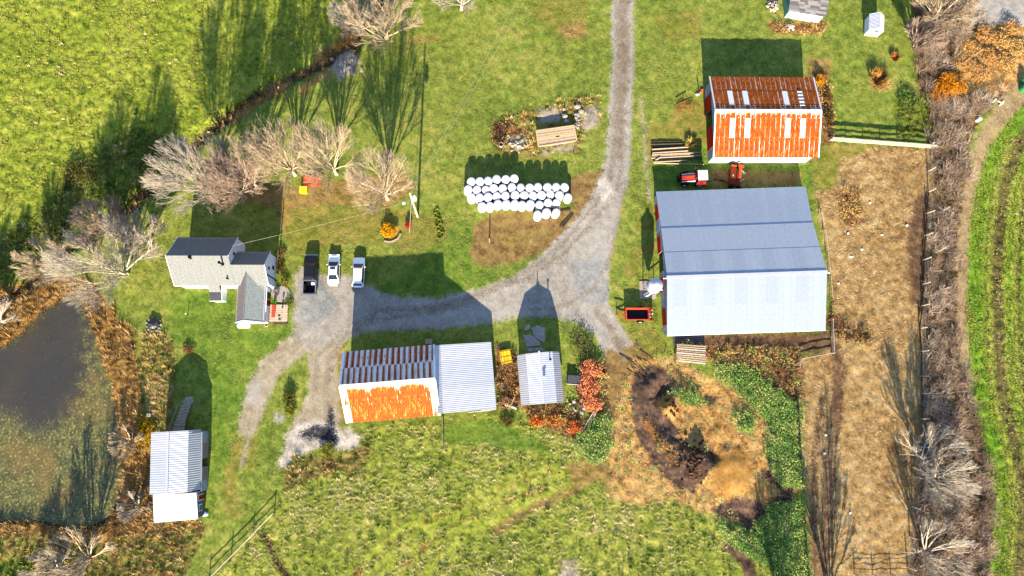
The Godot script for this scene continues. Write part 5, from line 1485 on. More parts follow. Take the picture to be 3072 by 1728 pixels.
func root_cellar() -> void:
	var t := thing("root_cellar_roof", "low plank roof of a root cellar on the ruin beside the drive", "cellar roof")
	var a := v3(8.8, 0.95, -42.4)
	var b := v3(14.8, 0.95, -43.35)
	var c := v3(15.25, 0.5, -41.05)
	var d := v3(9.15, 0.5, -40.0)
	for i in 12:
		var v0 := i / 12.0 + 0.006
		var v1 := (i + 1) / 12.0 - 0.006
		var o := v3(0, 0.015 * (i % 3), 0)
		if i == 5:
			slab(t, "plank", d.lerp(a, v0) + o, c.lerp(b, v0).lerp(d.lerp(a, v0), 0.52) + o, c.lerp(b, v1).lerp(d.lerp(a, v1), 0.52) + o, d.lerp(a, v1) + o, 0.05, M.wood_pale)
			slab(t, "plank", c.lerp(b, v0).lerp(d.lerp(a, v0), 0.42) + o, c.lerp(b, v0) + o, c.lerp(b, v1) + o, c.lerp(b, v1).lerp(d.lerp(a, v1), 0.42) + o, 0.05, M.wood_pale)
		else:
			slab(t, "plank", d.lerp(a, v0) + o, c.lerp(b, v0) + o, c.lerp(b, v1) + o, d.lerp(a, v1) + o, 0.05, [M.wood_pale, M.wood_grey, M.wood_pale, M.plank_b][i % 4])
	for q: Array in [[a, b], [d, c], [a, d], [b, c]]:
		bm(t, "edge_board", q[0] + v3(0, 0.03, 0), q[1] + v3(0, 0.03, 0), 0.14, 0.16, M.wood_pale)
	for q: Array in [[a, b], [b, c], [c, d], [d, a]]:
		var p: Vector3 = q[0].lerp((a + c) * 0.5, 0.06)
		var r: Vector3 = q[1].lerp((a + c) * 0.5, 0.06)
		wall(t, "wall", v3(p.x, 0, p.z), v3(r.x, 0, r.z), [[0, p.y - 0.08], [1, r.y - 0.08]], M.stone, 0.2)
	var st := [[1690, 327, 0.32], [1696, 350, 0.42], [1697, 366, 0.4], [1733, 321, 0.5], [1728, 345, 0.35], [1737, 337, 0.4], [1642, 366, 0.25]]
	var where := [Vector3(13.34, 0, -46.33), Vector3(13.47, 0, -45.2), Vector3(13.67, 0, -44.25), Vector3(15.59, 0, -46.8), Vector3(15.35, 0, -45.45), Vector3(15.95, 0, -46.02), Vector3(10.69, 0, -44.22)]
	var lab := ["pale boulder at the north end of the row behind the cellar roof", "pale boulder midway in the row behind the cellar roof", "rounded boulder in the cellar roof's shadow", "tall boulder at the north end of the ruin's east wall", "boulder at the south end of the ruin's east wall", "flat boulder on the outer side of the ruin's east wall", "small white stone in the cellar roof's shadow"]
	for i in where.size():
		var s := thing("boulder", lab[i], "boulder", where[i], 0.0, "boulders of the ruin")
		var q := MB.new()
		var r: float = st[i][2]
		q.blob(v3(0, r * 0.55, 0), v3(r * 1.2, r * 0.95, r), i + 3, 0.5, 10)
		part(s, "rock", q, M.stone)
	var wl := thing("ruined_wall", "crumbled low stone wall along the east side of the ruin", "stone wall")
	var w0 := Vector3(15.56, 0, -45.51)
	var w1 := Vector3(15.24, 0, -43.26)
	for i in 12:
		var q := MB.new()
		q.blob(w0.lerp(w1, i / 11.0) + v3(rng.randf_range(-0.25, 0.25), 0.15 + rng.randf() * 0.2, 0), v3(0.3, 0.24, 0.28), i + 21, 0.5)
		part(wl, "stone", q, M.stone)
	var dr := thing("steel_drum", "rusty open drum in the garden west of the cellar roof", "drum", Vector3(3.3, 0, -40.2))
	var q := MB.new()
	q.lathe(Vector3.ZERO, [[0.0, 0.0], [0.36, 0.0], [0.38, 0.3], [0.36, 0.32], [0.38, 0.6], [0.37, 0.75], [0.32, 0.75], [0.3, 0.2], [0.0, 0.2]], 16)
	part(dr, "shell", q, M.concrete)
	var hp := thing("rubble_mound", "pale pinkish rubble mound between the drum and the cellar roof", "rubble")
	for i in 22:
		var qq := MB.new()
		var o := Vector3(5.93, 0.05, -40.32)
		qq.blob(o + v3(rng.randfn() * 0.7, rng.randf() * 0.2, rng.randfn() * 0.45), v3(rng.randf_range(0.15, 0.35), 0.2, rng.randf_range(0.15, 0.3)), i + 60, 0.6)
		part(hp, "stone", qq, [M.stone, M.concrete, M.wood_white][i % 3])
	# stone heaps by the shed at the top edge
	for k in 2:
		var o: Vector3 = [Vector3(48.59, 0.05, -65.04), Vector3(51.13, 0.05, -61.25)][k]
		var sp := thing("stone_heap", ["round heap of pale field stones west of the patched shed", "small heap of pale field stones south of the patched shed"][k], "stone heap", Vector3.ZERO, 0.0, "stone heaps by the patched shed")
		for i in [46, 24][k]:
			var qq := MB.new()
			var rr: float = sqrt(rng.randf()) * [1.0, 0.75][k]
			var aa := rng.randf() * TAU
			qq.blob(o + v3(cos(aa) * rr, 0.55 * (1.1 - rr), sin(aa) * rr), v3(rng.randf_range(0.12, 0.24), 0.15, rng.randf_range(0.12, 0.22)), i + 90, 0.5)
			part(sp, "stone", qq, [M.stone, M.wood_white, M.concrete][i % 3])

# ---------------------------------------------------------------- yard things

func yard_things() -> void:
	# long poles and boards piled by the rusty barn
	var lp := [
		[Vector3(27.13, 0.2, -40.63), Vector3(32.23, 0.2, -40.85), 0.13, 2], [Vector3(27.13, 0.15, -40.21), Vector3(32.99, 0.15, -40.54), 0.14, 2], [Vector3(27.22, 0.35, -39.75), Vector3(33.02, 0.35, -40.19), 0.13, 0],
		[Vector3(27.28, 0.3, -39.49), Vector3(33.02, 0.3, -39.93), 0.12, 2], [Vector3(27.24, 0.4, -39.12), Vector3(32.97, 0.4, -39.56), 0.14, 0], [Vector3(27.17, 0.4, -38.84), Vector3(35.01, 0.35, -39.32), 0.15, 1],
		[Vector3(27.13, 0.3, -38.6), Vector3(33.29, 0.3, -38.99), 0.12, 0], [Vector3(27.05, 0.35, -38.31), Vector3(35.11, 0.3, -38.84), 0.14, 1], [Vector3(27.4, 0.2, -37.98), Vector3(35.12, 0.2, -38.38), 0.13, 2],
		[Vector3(27.36, 0.3, -37.67), Vector3(32.71, 0.3, -37.99), 0.13, 1], [Vector3(27.5, 0.15, -37.56), Vector3(35.52, 0.12, -37.41), 0.1, 0], [Vector3(27.23, 0.1, -41.06), Vector3(31.85, 0.1, -41.22), 0.12, 2]]
	var ordinal := ["first", "second", "third", "fourth", "fifth", "sixth", "seventh", "eighth", "ninth", "tenth", "eleventh", "twelfth", "thirteenth"]
	var order := [11, 0, 1, 2, 3, 4, 5, 6, 7, 8, 9, 10]
	for k in order.size():
		var e: Array = lp[order[k]]
		var g := thing("long_log", "%s log from the north in the long log pile" % ordinal[k], "log", (e[0] as Vector3), 0.0, "logs piled west of the rusty barn")
		var d: Vector3 = e[1] - e[0]
		var m: Material = [M.wood_pale, M.plank_b, M.wood_dark][e[3]]
		tb(g, "stem", Vector3.ZERO, d, e[2], float(e[2]) * 0.85, m, 9)
		tb(g, "cut_end", -d.normalized() * 0.012, d.normalized() * 0.01, float(e[2]) * 0.86, float(e[2]) * 0.86, M.wood_pale, 9)
	var bits := thing("log_offcut", "short split offcut lying across the west end of the log pile", "offcut", Vector3(28.07, 0.5, -38.1))
	tb(bits, "piece", v3(-0.4, 0, 0.15), v3(0.4, 0.05, -0.25), 0.12, 0.11, M.wood_pale, 7)
	# beams by the bales
	var be := [[Vector3(14.18, 0.1, -29.18), Vector3(12.37, 0.1, -27.09)], [Vector3(14.49, 0.1, -29.12), Vector3(12.79, 0.1, -27.04)], [Vector3(12.53, 0.1, -29.7), Vector3(14.09, 0.12, -29.81)]]
	var bl := ["western of two parallel dark beams beside the bale stack", "eastern of two parallel dark beams beside the bale stack", "dark beam lying crosswise next to the bale stack"]
	for i in 3:
		var g := thing("dark_beam", bl[i], "beam", Vector3.ZERO, 0.0, "beams beside the bales")
		bm(g, "beam", be[i][0], be[i][1], 0.18, 0.16, M.wood_dark)
	# gate post in the bale yard
	var post := thing("yard_post", "lone weathered post in the worn ground south of the bales", "post", Vector3(1.48, 0, -24.65))
	tb(post, "shaft", v3(0, -0.3, 0), v3(-0.05, 1.9, -0.05), 0.11, 0.1, M.wood_grey, 9)
	tb(post, "insulator", v3(-0.05, 1.9, -0.05), v3(-0.05, 2.02, -0.05), 0.05, 0.04, M.white, 8)
	# play things under the trees
	var pt := thing("picnic_table", "small orange plastic picnic table under the bare trees", "picnic table", Vector3(-25.76, 0, -33.99), 0.0)
	bx(pt, "tabletop", v3(0.1, 0.72, -0.25), v3(2.6, 0.06, 0.95), M.toy_red)
	bx(pt, "seat", v3(0.1, 0.42, 0.6), v3(2.5, 0.06, 0.35), M.toy_red)
	bx(pt, "seat", v3(0.1, 0.42, -1.05), v3(2.5, 0.06, 0.35), M.toy_red)
	for x: float in [-0.95, 1.15]:
		bm(pt, "leg", v3(x, -0.1, 0.75), v3(x, 0.7, -0.2), 0.07, 0.09, M.toy_red)
		bm(pt, "leg", v3(x, -0.1, -1.2), v3(x, 0.7, -0.3), 0.07, 0.09, M.toy_red)
	var yt := thing("yellow_box", "bright yellow plastic box beside the orange picnic table", "box", Vector3(-26.97, 0, -32.65))
	bx(yt, "tub", v3(0, 0.35, 0), v3(1.1, 0.75, 0.95), M.yellow)
	bx(yt, "lid", v3(0, 0.75, 0), v3(1.2, 0.07, 1.05), M.yellow)
	# slatted wooden rack south of the large barn
	var rk := thing("slatted_rack", "grey slatted wooden feed rack south of the large barn", "rack")
	var r0 := Vector3(29.62, 0.9, -8.73)
	var r1 := Vector3(33.98, 0.9, -8.42)
	var r2 := Vector3(33.79, 0.9, -5.87)
	var r3 := Vector3(29.41, 0.9, -6.34)
	for i in 9:
		var k := i / 8.0
		bm(rk, "slat", r0.lerp(r3, k), r1.lerp(r2, k), 0.2 if i % 2 == 0 else 0.12, 0.04, M.wood_white if i % 3 else M.wood_pale)
	for k: float in [0.02, 0.34, 0.67, 0.98]:
		bm(rk, "rail", r0.lerp(r1, k) - v3(0, 0.06, 0), r3.lerp(r2, k) - v3(0, 0.06, 0), 0.1, 0.09, M.wood_grey)
	for q: Vector3 in [r0, r1, r2, r3]:
		bx(rk, "leg", v3(q.x, 0.4, q.z), v3(0.12, 1.0, 0.12), M.wood_grey)
	var cv := thing("culvert_stones", "grey boulders round the culvert mouth of the brook", "boulders")
	for i in 18:
		var q := MB.new()
		var o := Vector3(-21.46, 0, -54.04)
		q.blob(o + v3(rng.randfn() * 0.9, 0.0, rng.randfn() * 1.5), v3(rng.randf_range(0.25, 0.55), 0.3, rng.randf_range(0.25, 0.5)), i + 130, 0.5)
		part(cv, "stone", q, [M.stone, M.concrete][i % 2])
	var ws := [Vector3(63.42, 0, -26.02), Vector3(58.09, 0, -22.52), Vector3(59.97, 0, -23.7), Vector3(61.96, 0, -31.25), Vector3(55.74, 0, -18.27), Vector3(54.54, 0, 16.13), Vector3(51.81, 0, 4.83), Vector3(67.64, 0, -27.61), Vector3(51.38, 0, 7.51), Vector3(57.99, 0, -26.28)]
	var wl := ["white stone in the paddock nearest the fence line", "largest white stone in the middle of the paddock", "yellowish stone right of the paddock's largest white stone", "white stone in the paddock's north part", "white stone close to the large barn's east wall", "white stone low in the paddock near the photo's bottom", "white stone on the paddock's dark wheel path", "pale stone at the foot of the paddock fence", "small white stone on the dark wheel path, the southern one", "white stone in the brown patch of the paddock"]
	for i in ws.size():
		var g := thing("paddock_stone", wl[i], "stone", ws[i], 0.0, "white stones in the paddock")
		var q := MB.new()
		q.blob(v3(0, 0.05, 0), v3(0.2 if i != 1 else 0.34, 0.16, 0.18), i + 200, 0.5)
		part(g, "rock", q, M.white)
	var br := thing("green_barrels", "two green plastic barrels at the right edge beside the hay field", "barrels")
	for k in 2:
		var q := MB.new()
		q.lathe([Vector3(89.84, 0, -52.24), Vector3(89.54, 0, -50.77)][k], [[0.0, 0.0], [0.5, 0.0], [0.58, 0.5], [0.5, 1.1], [0.4, 1.15], [0.0, 1.15]], 14)
		part(br, "barrel", q, M.green_barrel)
	var dw := thing("white_marker", "white plastic drum in the brush near the track's bend", "drum", Vector3(81.24, 0, -45.31))
	var dq := MB.new()
	dq.lathe(Vector3.ZERO, [[0.0, 0.0], [0.3, 0.0], [0.32, 0.9], [0.25, 0.98], [0.0, 1.0]], 14)
	part(dw, "drum", dq, M.white)
	tb(dw, "cap", v3(0.1, 1.0, 0), v3(0.1, 1.06, 0), 0.06, 0.06, M.rust_iron, 8)
	var sl := thing("silver_birch_pole", "long pale fallen trunk in the orange brush at upper right", "trunk")
	tb(sl, "stem", Vector3(76.87, 0.9, -53.78), Vector3(79.52, 1.25, -54.93), 0.03, 0.05, M.wood_pale, 7)
	tb(sl, "stem", Vector3(79.52, 1.25, -54.93), Vector3(82.65, 1.2, -57.13), 0.05, 0.08, M.wood_pale, 7)
	var jt := thing("junk_boards", "white and grey junk boards at the edge of the upper right brush", "junk")
	for q: Array in [[Vector3(84.18, 0.2, -48.39), Vector3(84.79, 0.4, -49)], [Vector3(85.08, 0.2, -48.75), Vector3(85.97, 0.2, -48.18)], [Vector3(85.29, 0.15, -47.84), Vector3(86.1, 0.25, -48.62)]]:
		bm(jt, "board", q[0], q[1], 0.3, 0.06, M.wood_white)
	# sticks and logs on the manure yard's edge
	for i in 7:
		var a: Vector3 = Vector3(23.32, 0.08, -5.91)
		var o := v3(rng.randf_range(-1.4, 2.2), 0.02 * i, -1.3 + 0.5 * i)
		var g := thing("brown_branch", "%s brown branch from the north strewn on the dirt by the manure yard" % ordinal[i], "branch", a + o, rng.randf_range(-0.9, -0.5), "branches strewn on the dirt")
		tb(g, "stick", v3(-1.0 - rng.randf() * 0.6, 0, 0), v3(1.0 + rng.randf() * 0.6, 0.06, 0.1), 0.06, 0.03, M.wood_dark, 6)
	var mh := thing("manure_heap", "dark straw manure heap with a steep edge in the weedy yard", "manure heap")
	for i in 70:
		var q := MB.new()
		var o := Vector3(31.71, 0.2, 8.25)
		o += v3(rng.randfn() * 1.0, 0, rng.randfn() * 1.5)
		o.y = at_ground(o.x, o.z) + 0.08
		q.blob(o, v3(rng.randf_range(0.14, 0.34), 0.2, rng.randf_range(0.14, 0.3)), i + 300, 0.7)
		part(mh, "clod", q, [mat_once("clod_a", Color(0.30, 0.22, 0.16)), mat_once("clod_b", Color(0.42, 0.30, 0.20)), mat_once("clod_c", Color(0.24, 0.18, 0.14))][i % 3])
	var mh2 := thing("dung_mound", "dark clodded dung mound beside the round pit in the weedy yard", "manure heap")
	for i in 24:
		var q := MB.new()
		var o := Vector3(28.42, 0.2, 0.7)
		o += v3(rng.randfn() * 0.5, 0, rng.randfn() * 0.9)
		o.y = at_ground(o.x, o.z) + 0.06
		q.blob(o, v3(rng.randf_range(0.12, 0.26), 0.18, rng.randf_range(0.12, 0.26)), i + 350, 0.7)
		part(mh2, "clod", q, [mat_once("clod_a", Color(0.30, 0.22, 0.16)), mat_once("clod_c", Color(0.24, 0.18, 0.14))][i % 2])

func mat_once(key: String, c: Color) -> Material:
	if not M.has(key):
		M[key] = mottled(c, c.darkened(0.25), 0.7, key.hash() & 1023, 0.95)
	return M[key]

# ---------------------------------------------------------------- machines

func wheel(parent: Node, at: Vector3, r: float, w: float, axis := Vector3.RIGHT, rim: Material = null, lugs := 0) -> void:
	var b := MB.new()
	b.lathe(at - axis * w * 0.5, [[r * 0.55, 0.0], [r * 0.88, 0.0], [r, w * 0.2], [r, w * 0.8], [r * 0.88, w], [r * 0.55, w]], 20, axis)
	var o := part(parent, "wheel", b, M.rubber)
	var h := MB.new()
	h.lathe(at - axis * w * 0.45, [[0.0, 0.0], [r * 0.56, 0.02], [r * 0.56, w * 0.9], [r * 0.2, w * 0.86], [0.0, w * 0.86]], 14, axis)
	part(o, "hub", h, rim if rim else M.chrome)
	for i in lugs:
		var a := TAU * i / lugs
		var d := (axis.cross(Vector3.UP)).normalized() * cos(a) + Vector3.UP * sin(a)
		var l := MB.new()
		l.beam(at + d * r - axis * w * 0.45, at + d * (r + 0.01) + axis * w * 0.45, 0.09, 0.06, d)
		part(o, "lug", l, M.rubber)

func machines() -> void:
	# tractor, nose to the west
	var t := thing("tractor", "red tractor with white cab roof parked between the barns", "tractor", Vector3(33.44, 0, -34.8), 0.02)
	wheel(t, v3(1.0, 0.85, 0.95), 0.85, 0.5, Vector3.BACK, M.white, 18)
	wheel(t, v3(1.0, 0.85, -0.95), 0.85, 0.5, Vector3.FORWARD, M.white, 18)
	wheel(t, v3(-1.35, 0.6, 0.85), 0.6, 0.4, Vector3.BACK, M.white, 16)
	wheel(t, v3(-1.35, 0.6, -0.85), 0.6, 0.4, Vector3.FORWARD, M.white, 16)
	bx(t, "chassis", v3(-0.4, 0.75, 0), v3(3.6, 0.4, 0.55), M.black)
	var hood := MB.new()
	hood.hexa([v3(-2.0, 0.95, -0.34), v3(0.2, 0.95, -0.42), v3(0.2, 0.95, 0.42), v3(-2.0, 0.95, 0.34), v3(-1.95, 1.5, -0.28), v3(0.2, 1.72, -0.36), v3(0.2, 1.72, 0.36), v3(-1.95, 1.5, 0.28)])
	part(t, "hood", hood, M.red_paint)
	bx(t, "hood_scoop", v3(-0.7, 1.66, 0), v3(1.5, 0.06, 0.42), M.orange_paint)
	bx(t, "grille", v3(-2.06, 1.2, 0), v3(0.08, 0.5, 0.5), M.black)
	bx(t, "front_weight", v3(-2.3, 0.8, 0), v3(0.4, 0.5, 0.9), M.black)
	for s: float in [-0.62, 0.62]:
		bm(t, "loader_arm", v3(-1.9, 1.1, s), v3(0.1, 1.5, s), 0.12, 0.16, M.white)
		tb(t, "mirror_arm", v3(0.35, 1.9, s), v3(0.1, 2.1, s * 2.0), 0.025, 0.025, M.black, 6)
		bx(t, "mirror", v3(0.08, 2.05, s * 2.05), v3(0.06, 0.3, 0.2), M.chrome)
		bx(t, "front_fender", v3(-1.35, 1.25, s * 1.38), v3(0.8, 0.06, 0.4), M.black)
		var fn := MB.new()
		fn.hexa([v3(0.25, 1.1, s * 1.1), v3(1.85, 1.0, s * 1.1), v3(1.85, 1.0, s * 2.0), v3(0.25, 1.1, s * 2.0), v3(0.45, 1.72, s * 1.1), v3(1.7, 1.72, s * 1.1), v3(1.7, 1.68, s * 1.95), v3(0.45, 1.68, s * 1.95)])
		part(t, "fender", fn, M.red_paint)
	var cabm := MB.new()
	cabm.hexa([v3(0.25, 1.2, -0.68), v3(1.65, 1.2, -0.68), v3(1.65, 1.2, 0.68), v3(0.25, 1.2, 0.68), v3(0.4, 2.45, -0.66), v3(1.6, 2.45, -0.66), v3(1.6, 2.45, 0.66), v3(0.4, 2.45, 0.66)])
	part(t, "cab_glass", cabm, M.glass)
	for s: Array in [[0.3, -0.68], [0.3, 0.68], [1.63, -0.68], [1.63, 0.68]]:
		bm(t, "cab_post", v3(s[0], 1.2, s[1]), v3(s[0] + (0.1 if s[0] < 1 else -0.03), 2.46, s[1]), 0.08, 0.08, M.black)
	bx(t, "cab_roof", v3(1.0, 2.53, 0), v3(1.5, 0.16, 1.52), M.white)
	bx(t, "roof_hatch", v3(1.0, 2.63, 0), v3(1.15, 0.06, 1.15), M.lamp_clear)
	tb(t, "exhaust_stack", v3(0.05, 1.6, 0.45), v3(0.05, 2.7, 0.45), 0.05, 0.05, M.chrome, 8)
	bm(t, "rear_hitch", v3(1.7, 0.7, 0), v3(2.2, 0.6, 0), 0.5, 0.2, M.black)
	# haybine, drawn from the west
	var h := thing("mower_conditioner", "rust red hay mower with orange arm parked east of the tractor", "hay machine", Vector3(39.99, 0, -35.12), -0.14)
	var deck := MB.new()
	deck.hexa([v3(-0.75, 0.5, -1.75), v3(0.2, 0.5, -1.75), v3(0.35, 0.5, 1.35), v3(-0.75, 0.5, 1.35), v3(-0.7, 1.15, -1.7), v3(0.1, 1.2, -1.7), v3(0.25, 1.25, 1.3), v3(-0.7, 1.15, 1.3)])
	part(h, "hood", deck, M.rust_iron)
	bx(h, "roller_cover", v3(0.55, 0.9, 0.35), v3(0.5, 0.6, 2.2), M.rust_iron)
	bm(h, "swath_arm", v3(0.75, 1.3, -1.9), v3(0.75, 1.25, 0.2), 0.42, 0.2, M.orange_paint)
	bx(h, "arm_head", v3(0.8, 1.35, -1.75), v3(0.85, 0.2, 0.35), M.orange_paint)
	bx(h, "cross_plate", v3(-0.3, 1.22, -1.7), v3(0.85, 0.08, 0.25), M.orange_paint)
	bm(h, "drawbar", v3(-2.0, 0.6, 0.75), v3(0.1, 0.8, 1.3), 0.3, 0.2, M.rust_iron)
	tb(h, "drive_shaft", v3(-3.2, 0.5, 0.8), v3(-1.6, 0.7, 0.8), 0.08, 0.08, M.black, 8)
	bm(h, "shield", v3(-0.2, 0.9, 1.35), v3(1.0, 0.9, 1.2), 0.5, 0.3, M.rust_iron)
	wheel(h, v3(-0.3, 0.42, 1.6), 0.42, 0.26, Vector3.BACK, M.chrome)
	wheel(h, v3(1.0, 0.42, 1.6), 0.42, 0.26, Vector3.BACK, M.chrome)
	wheel(h, v3(0.3, 0.42, -1.9), 0.42, 0.26, Vector3.FORWARD, M.chrome)
	for q: Array in [[v3(0.85, 1.2, -1.2), v3(1.7, 1.0, -0.75)], [v3(0.8, 0.9, 0.7), v3(1.7, 0.8, 0.0)], [v3(0.9, 1.2, -1.0), v3(1.5, 1.1, -0.5)]]:
		tb(h, "rod", q[0], q[1], 0.04, 0.03, M.chrome, 6)
	bx(h, "decal_plate", v3(-0.3, 1.22, -0.1), v3(0.07, 0.02, 0.3), M.white)
	# manure spreader, drawbar to the west
	var s := thing("manure_spreader", "orange box manure spreader parked at the large barn's west side", "spreader", Vector3(23.76, 0, -13.36), 0.0)
	var x0 := -1.75
	var x1 := 1.6
	bx(s, "bed", v3(-0.1, 0.62, 0), v3(3.4, 0.08, 1.5), mat_once("bed_dark", Color(0.13, 0.13, 0.17)))
	for i in 9:
		bx(s, "bed_slat", v3(-1.5 + i * 0.36, 0.69, 0), v3(0.06, 0.05, 1.46), M.black)
	for z: float in [-0.85, 0.85]:
		var sd := MB.new()
		var i := z * 0.83
		sd.hexa([v3(x0, 0.55, i), v3(x1, 0.55, i), v3(x1, 0.55, i * 1.05), v3(x0, 0.55, i * 1.05), v3(x0, 1.25, z), v3(x1, 1.25, z), v3(x1, 1.25, z * 1.06), v3(x0, 1.25, z * 1.06)])
		part(s, "side_board", sd, M.orange_paint)
		bx(s, "top_rail", v3((x0 + x1) * 0.5, 1.28, z * 1.03), v3(x1 - x0, 0.09, 0.14), M.orange_paint)
		wheel(s, v3(0.5, 0.5, z * 1.25), 0.5, 0.28, Vector3.BACK if z > 0 else Vector3.FORWARD, M.white, 14)
	bx(s, "front_board", v3(x0 - 0.03, 0.95, 0), v3(0.08, 0.85, 1.72), M.orange_paint)
	bx(s, "top_rail", v3(x0 - 0.03, 1.3, 0), v3(0.18, 0.1, 1.85), M.orange_paint)
	bx(s, "rear_frame", v3(x1 + 0.05, 1.0, 0), v3(0.12, 0.9, 1.8), M.orange_paint)
	for y: float in [0.75, 1.15]:
		tb(s, "beater_shaft", v3(x1 + 0.45, y, -0.85), v3(x1 + 0.45, y, 0.85), 0.09, 0.09, M.rust_iron, 8)
		for k in 7:
			var a := k * 1.1
			bm(s, "beater_paddle", v3(x1 + 0.45, y, -0.75 + k * 0.25) - v3(cos(a), sin(a), 0) * 0.3, v3(x1 + 0.45, y, -0.75 + k * 0.25) + v3(cos(a), sin(a), 0) * 0.3, 0.1, 0.05, M.white if k % 2 else M.orange_paint)
	for z: float in [-0.9, 0.9]:
		bx(s, "beater_plate", v3(x1 + 0.45, 0.9, z), v3(0.9, 0.9, 0.06), M.rust_iron)
	bm(s, "drawbar", v3(x0, 0.5, -0.5), v3(x0 - 1.3, 0.45, 0), 0.1, 0.12, M.orange_paint)
	bm(s, "drawbar", v3(x0, 0.5, 0.5), v3(x0 - 1.3, 0.45, 0), 0.1, 0.12, M.orange_paint)
	tb(s, "jack", v3(x0 - 1.2, -0.05, 0.0), v3(x0 - 1.2, 0.8, 0), 0.05, 0.05, M.black, 8)
	tb(s, "drive_shaft", v3(x0 - 0.2, 0.7, -0.6), v3(x0 - 1.5, 0.6, -1.2), 0.07, 0.07, M.black, 8)
	# old rake on the lawn
	var r := thing("hay_rake", "old rusty spoked hay rake on the lawn beside the rusty barn", "hay rake", Vector3(32.75, 0, -47.02), 0.35)
	tb(r, "axle", v3(-0.9, 0.5, 0.0), v3(0.9, 0.5, 0.0), 0.06, 0.06, M.rust_pale, 8)
	for k: Array in [[-0.7, 0.15], [0.75, 0.5]]:
		var wl := MB.new()
		var c := v3(k[0], 0.55, k[1])
		for i in 14:
			var a := TAU * i / 14.0
			var e := TAU * (i + 1) / 14.0
			var up := v3(0, 0.5, 0.55).normalized()
			wl.tube(c + (v3(cos(a), 0, 0) + up * sin(a)) * 0.62, c + (v3(cos(e), 0, 0) + up * sin(e)) * 0.62, 0.045, 0.045, 5, false)
			if i % 2 == 0:
				wl.tube(c, c + (v3(cos(a), 0, 0) + up * sin(a)) * 0.62, 0.03, 0.03, 5, false)
		part(r, "spoked_wheel", wl, M.rust_pale)
	bm(r, "frame_bar", v3(-1.2, 0.7, -0.5), v3(0.7, 0.8, -0.7), 0.1, 0.1, M.rust_pale)
	bm(r, "frame_bar", v3(-0.9, 0.6, -0.2), v3(-1.1, 0.3, 0.9), 0.09, 0.09, M.rust_pale)
	bm(r, "frame_bar", v3(0.2, 0.7, -0.6), v3(-0.3, 0.5, 0.6), 0.09, 0.09, M.rust_pale)
	for i in 7:
		tb(r, "tine", v3(-1.1 + i * 0.28, 0.72, -0.55), v3(-1.1 + i * 0.28, 0.05, -0.95), 0.02, 0.015, M.rust_iron, 5)
	bm(r, "lever", v3(0.5, 0.7, -0.6), v3(0.65, 1.5, -0.5), 0.06, 0.06, M.rust_iron)
	var sp := thing("scrap_stones", "white and orange scraps by a leaning stake west of the rusty barn", "scrap")
	bm(sp, "stake", Vector3(35.43, 0, -49.34), Vector3(35.07, 1.6, -48.87), 0.14, 0.1, M.wood_grey)
	for q: Array in [[Vector3(35.05, 0.15, -49.15), 0], [Vector3(35.67, 0.15, -49.61), 1], [Vector3(35.85, 0.15, -49.96), 1]]:
		var bb := MB.new()
		bb.blob(q[0], v3(0.3, 0.18, 0.2), 7, 0.6)
		part(sp, "scrap", bb, [M.white, M.orange_paint][q[1]])

# ---------------------------------------------------------------- cars

func loft(sec: Array, closed_ends := true) -> MB:   # sections: arrays of points, smooth across both ways
	var b := MB.new()
	var n: int = sec[0].size()
	var m := sec.size()
	var cen := []
	for s: Array in sec:
		var c := Vector3.ZERO
		for p: Vector3 in s:
			c += p / n
		cen.append(c)
	var nrm := []
	for i in m:
		var row := []
		for k in n:
			var a: Vector3 = sec[maxi(i - 1, 0)][k]
			var e: Vector3 = sec[mini(i + 1, m - 1)][k]
			var f: Vector3 = sec[i][(k + n - 1) % n]
			var g: Vector3 = sec[i][(k + 1) % n]
			var q := (e - a).cross(g - f).normalized()
			if q.dot(sec[i][k] - cen[i]) < 0:
				q = -q
			row.append(q)
		nrm.append(row)
	for i in m - 1:
		for k in n:
			var k2 := (k + 1) % n
			b.sq(sec[i][k], sec[i][k2], sec[i + 1][k2], sec[i + 1][k], nrm[i][k], nrm[i][k2], nrm[i + 1][k2], nrm[i + 1][k])
	if closed_ends:
		for k in n:
			var k2 := (k + 1) % n
			b.fan(cen[0], sec[0][k], sec[0][k2], cen[0] - cen[1])
			b.fan(cen[m - 1], sec[m - 1][k], sec[m - 1][k2], cen[m - 1] - cen[m - 2])
	return b

func car_section(z: float, w: float, top: float, bottom := 0.3) -> Array:
	var mid := lerpf(bottom, top, 0.55)
	return [v3(-w * 0.9, bottom, z), v3(-w, mid, z), v3(-w * 0.97, top - 0.1, z), v3(-w * 0.86, top - 0.015, z), v3(-w * 0.4, top + 0.015, z), v3(w * 0.4, top + 0.015, z), v3(w * 0.86, top - 0.015, z), v3(w * 0.97, top - 0.1, z), v3(w, mid, z), v3(w * 0.9, bottom, z)]

func car_body(t: Node, st: Array, m: Material) -> void:
	var sec := []
	for s: Array in st:
		sec.append(car_section(s[0], s[1], s[2], s[3] if s.size() > 3 else 0.3))
	part(t, "body", loft(sec), m)

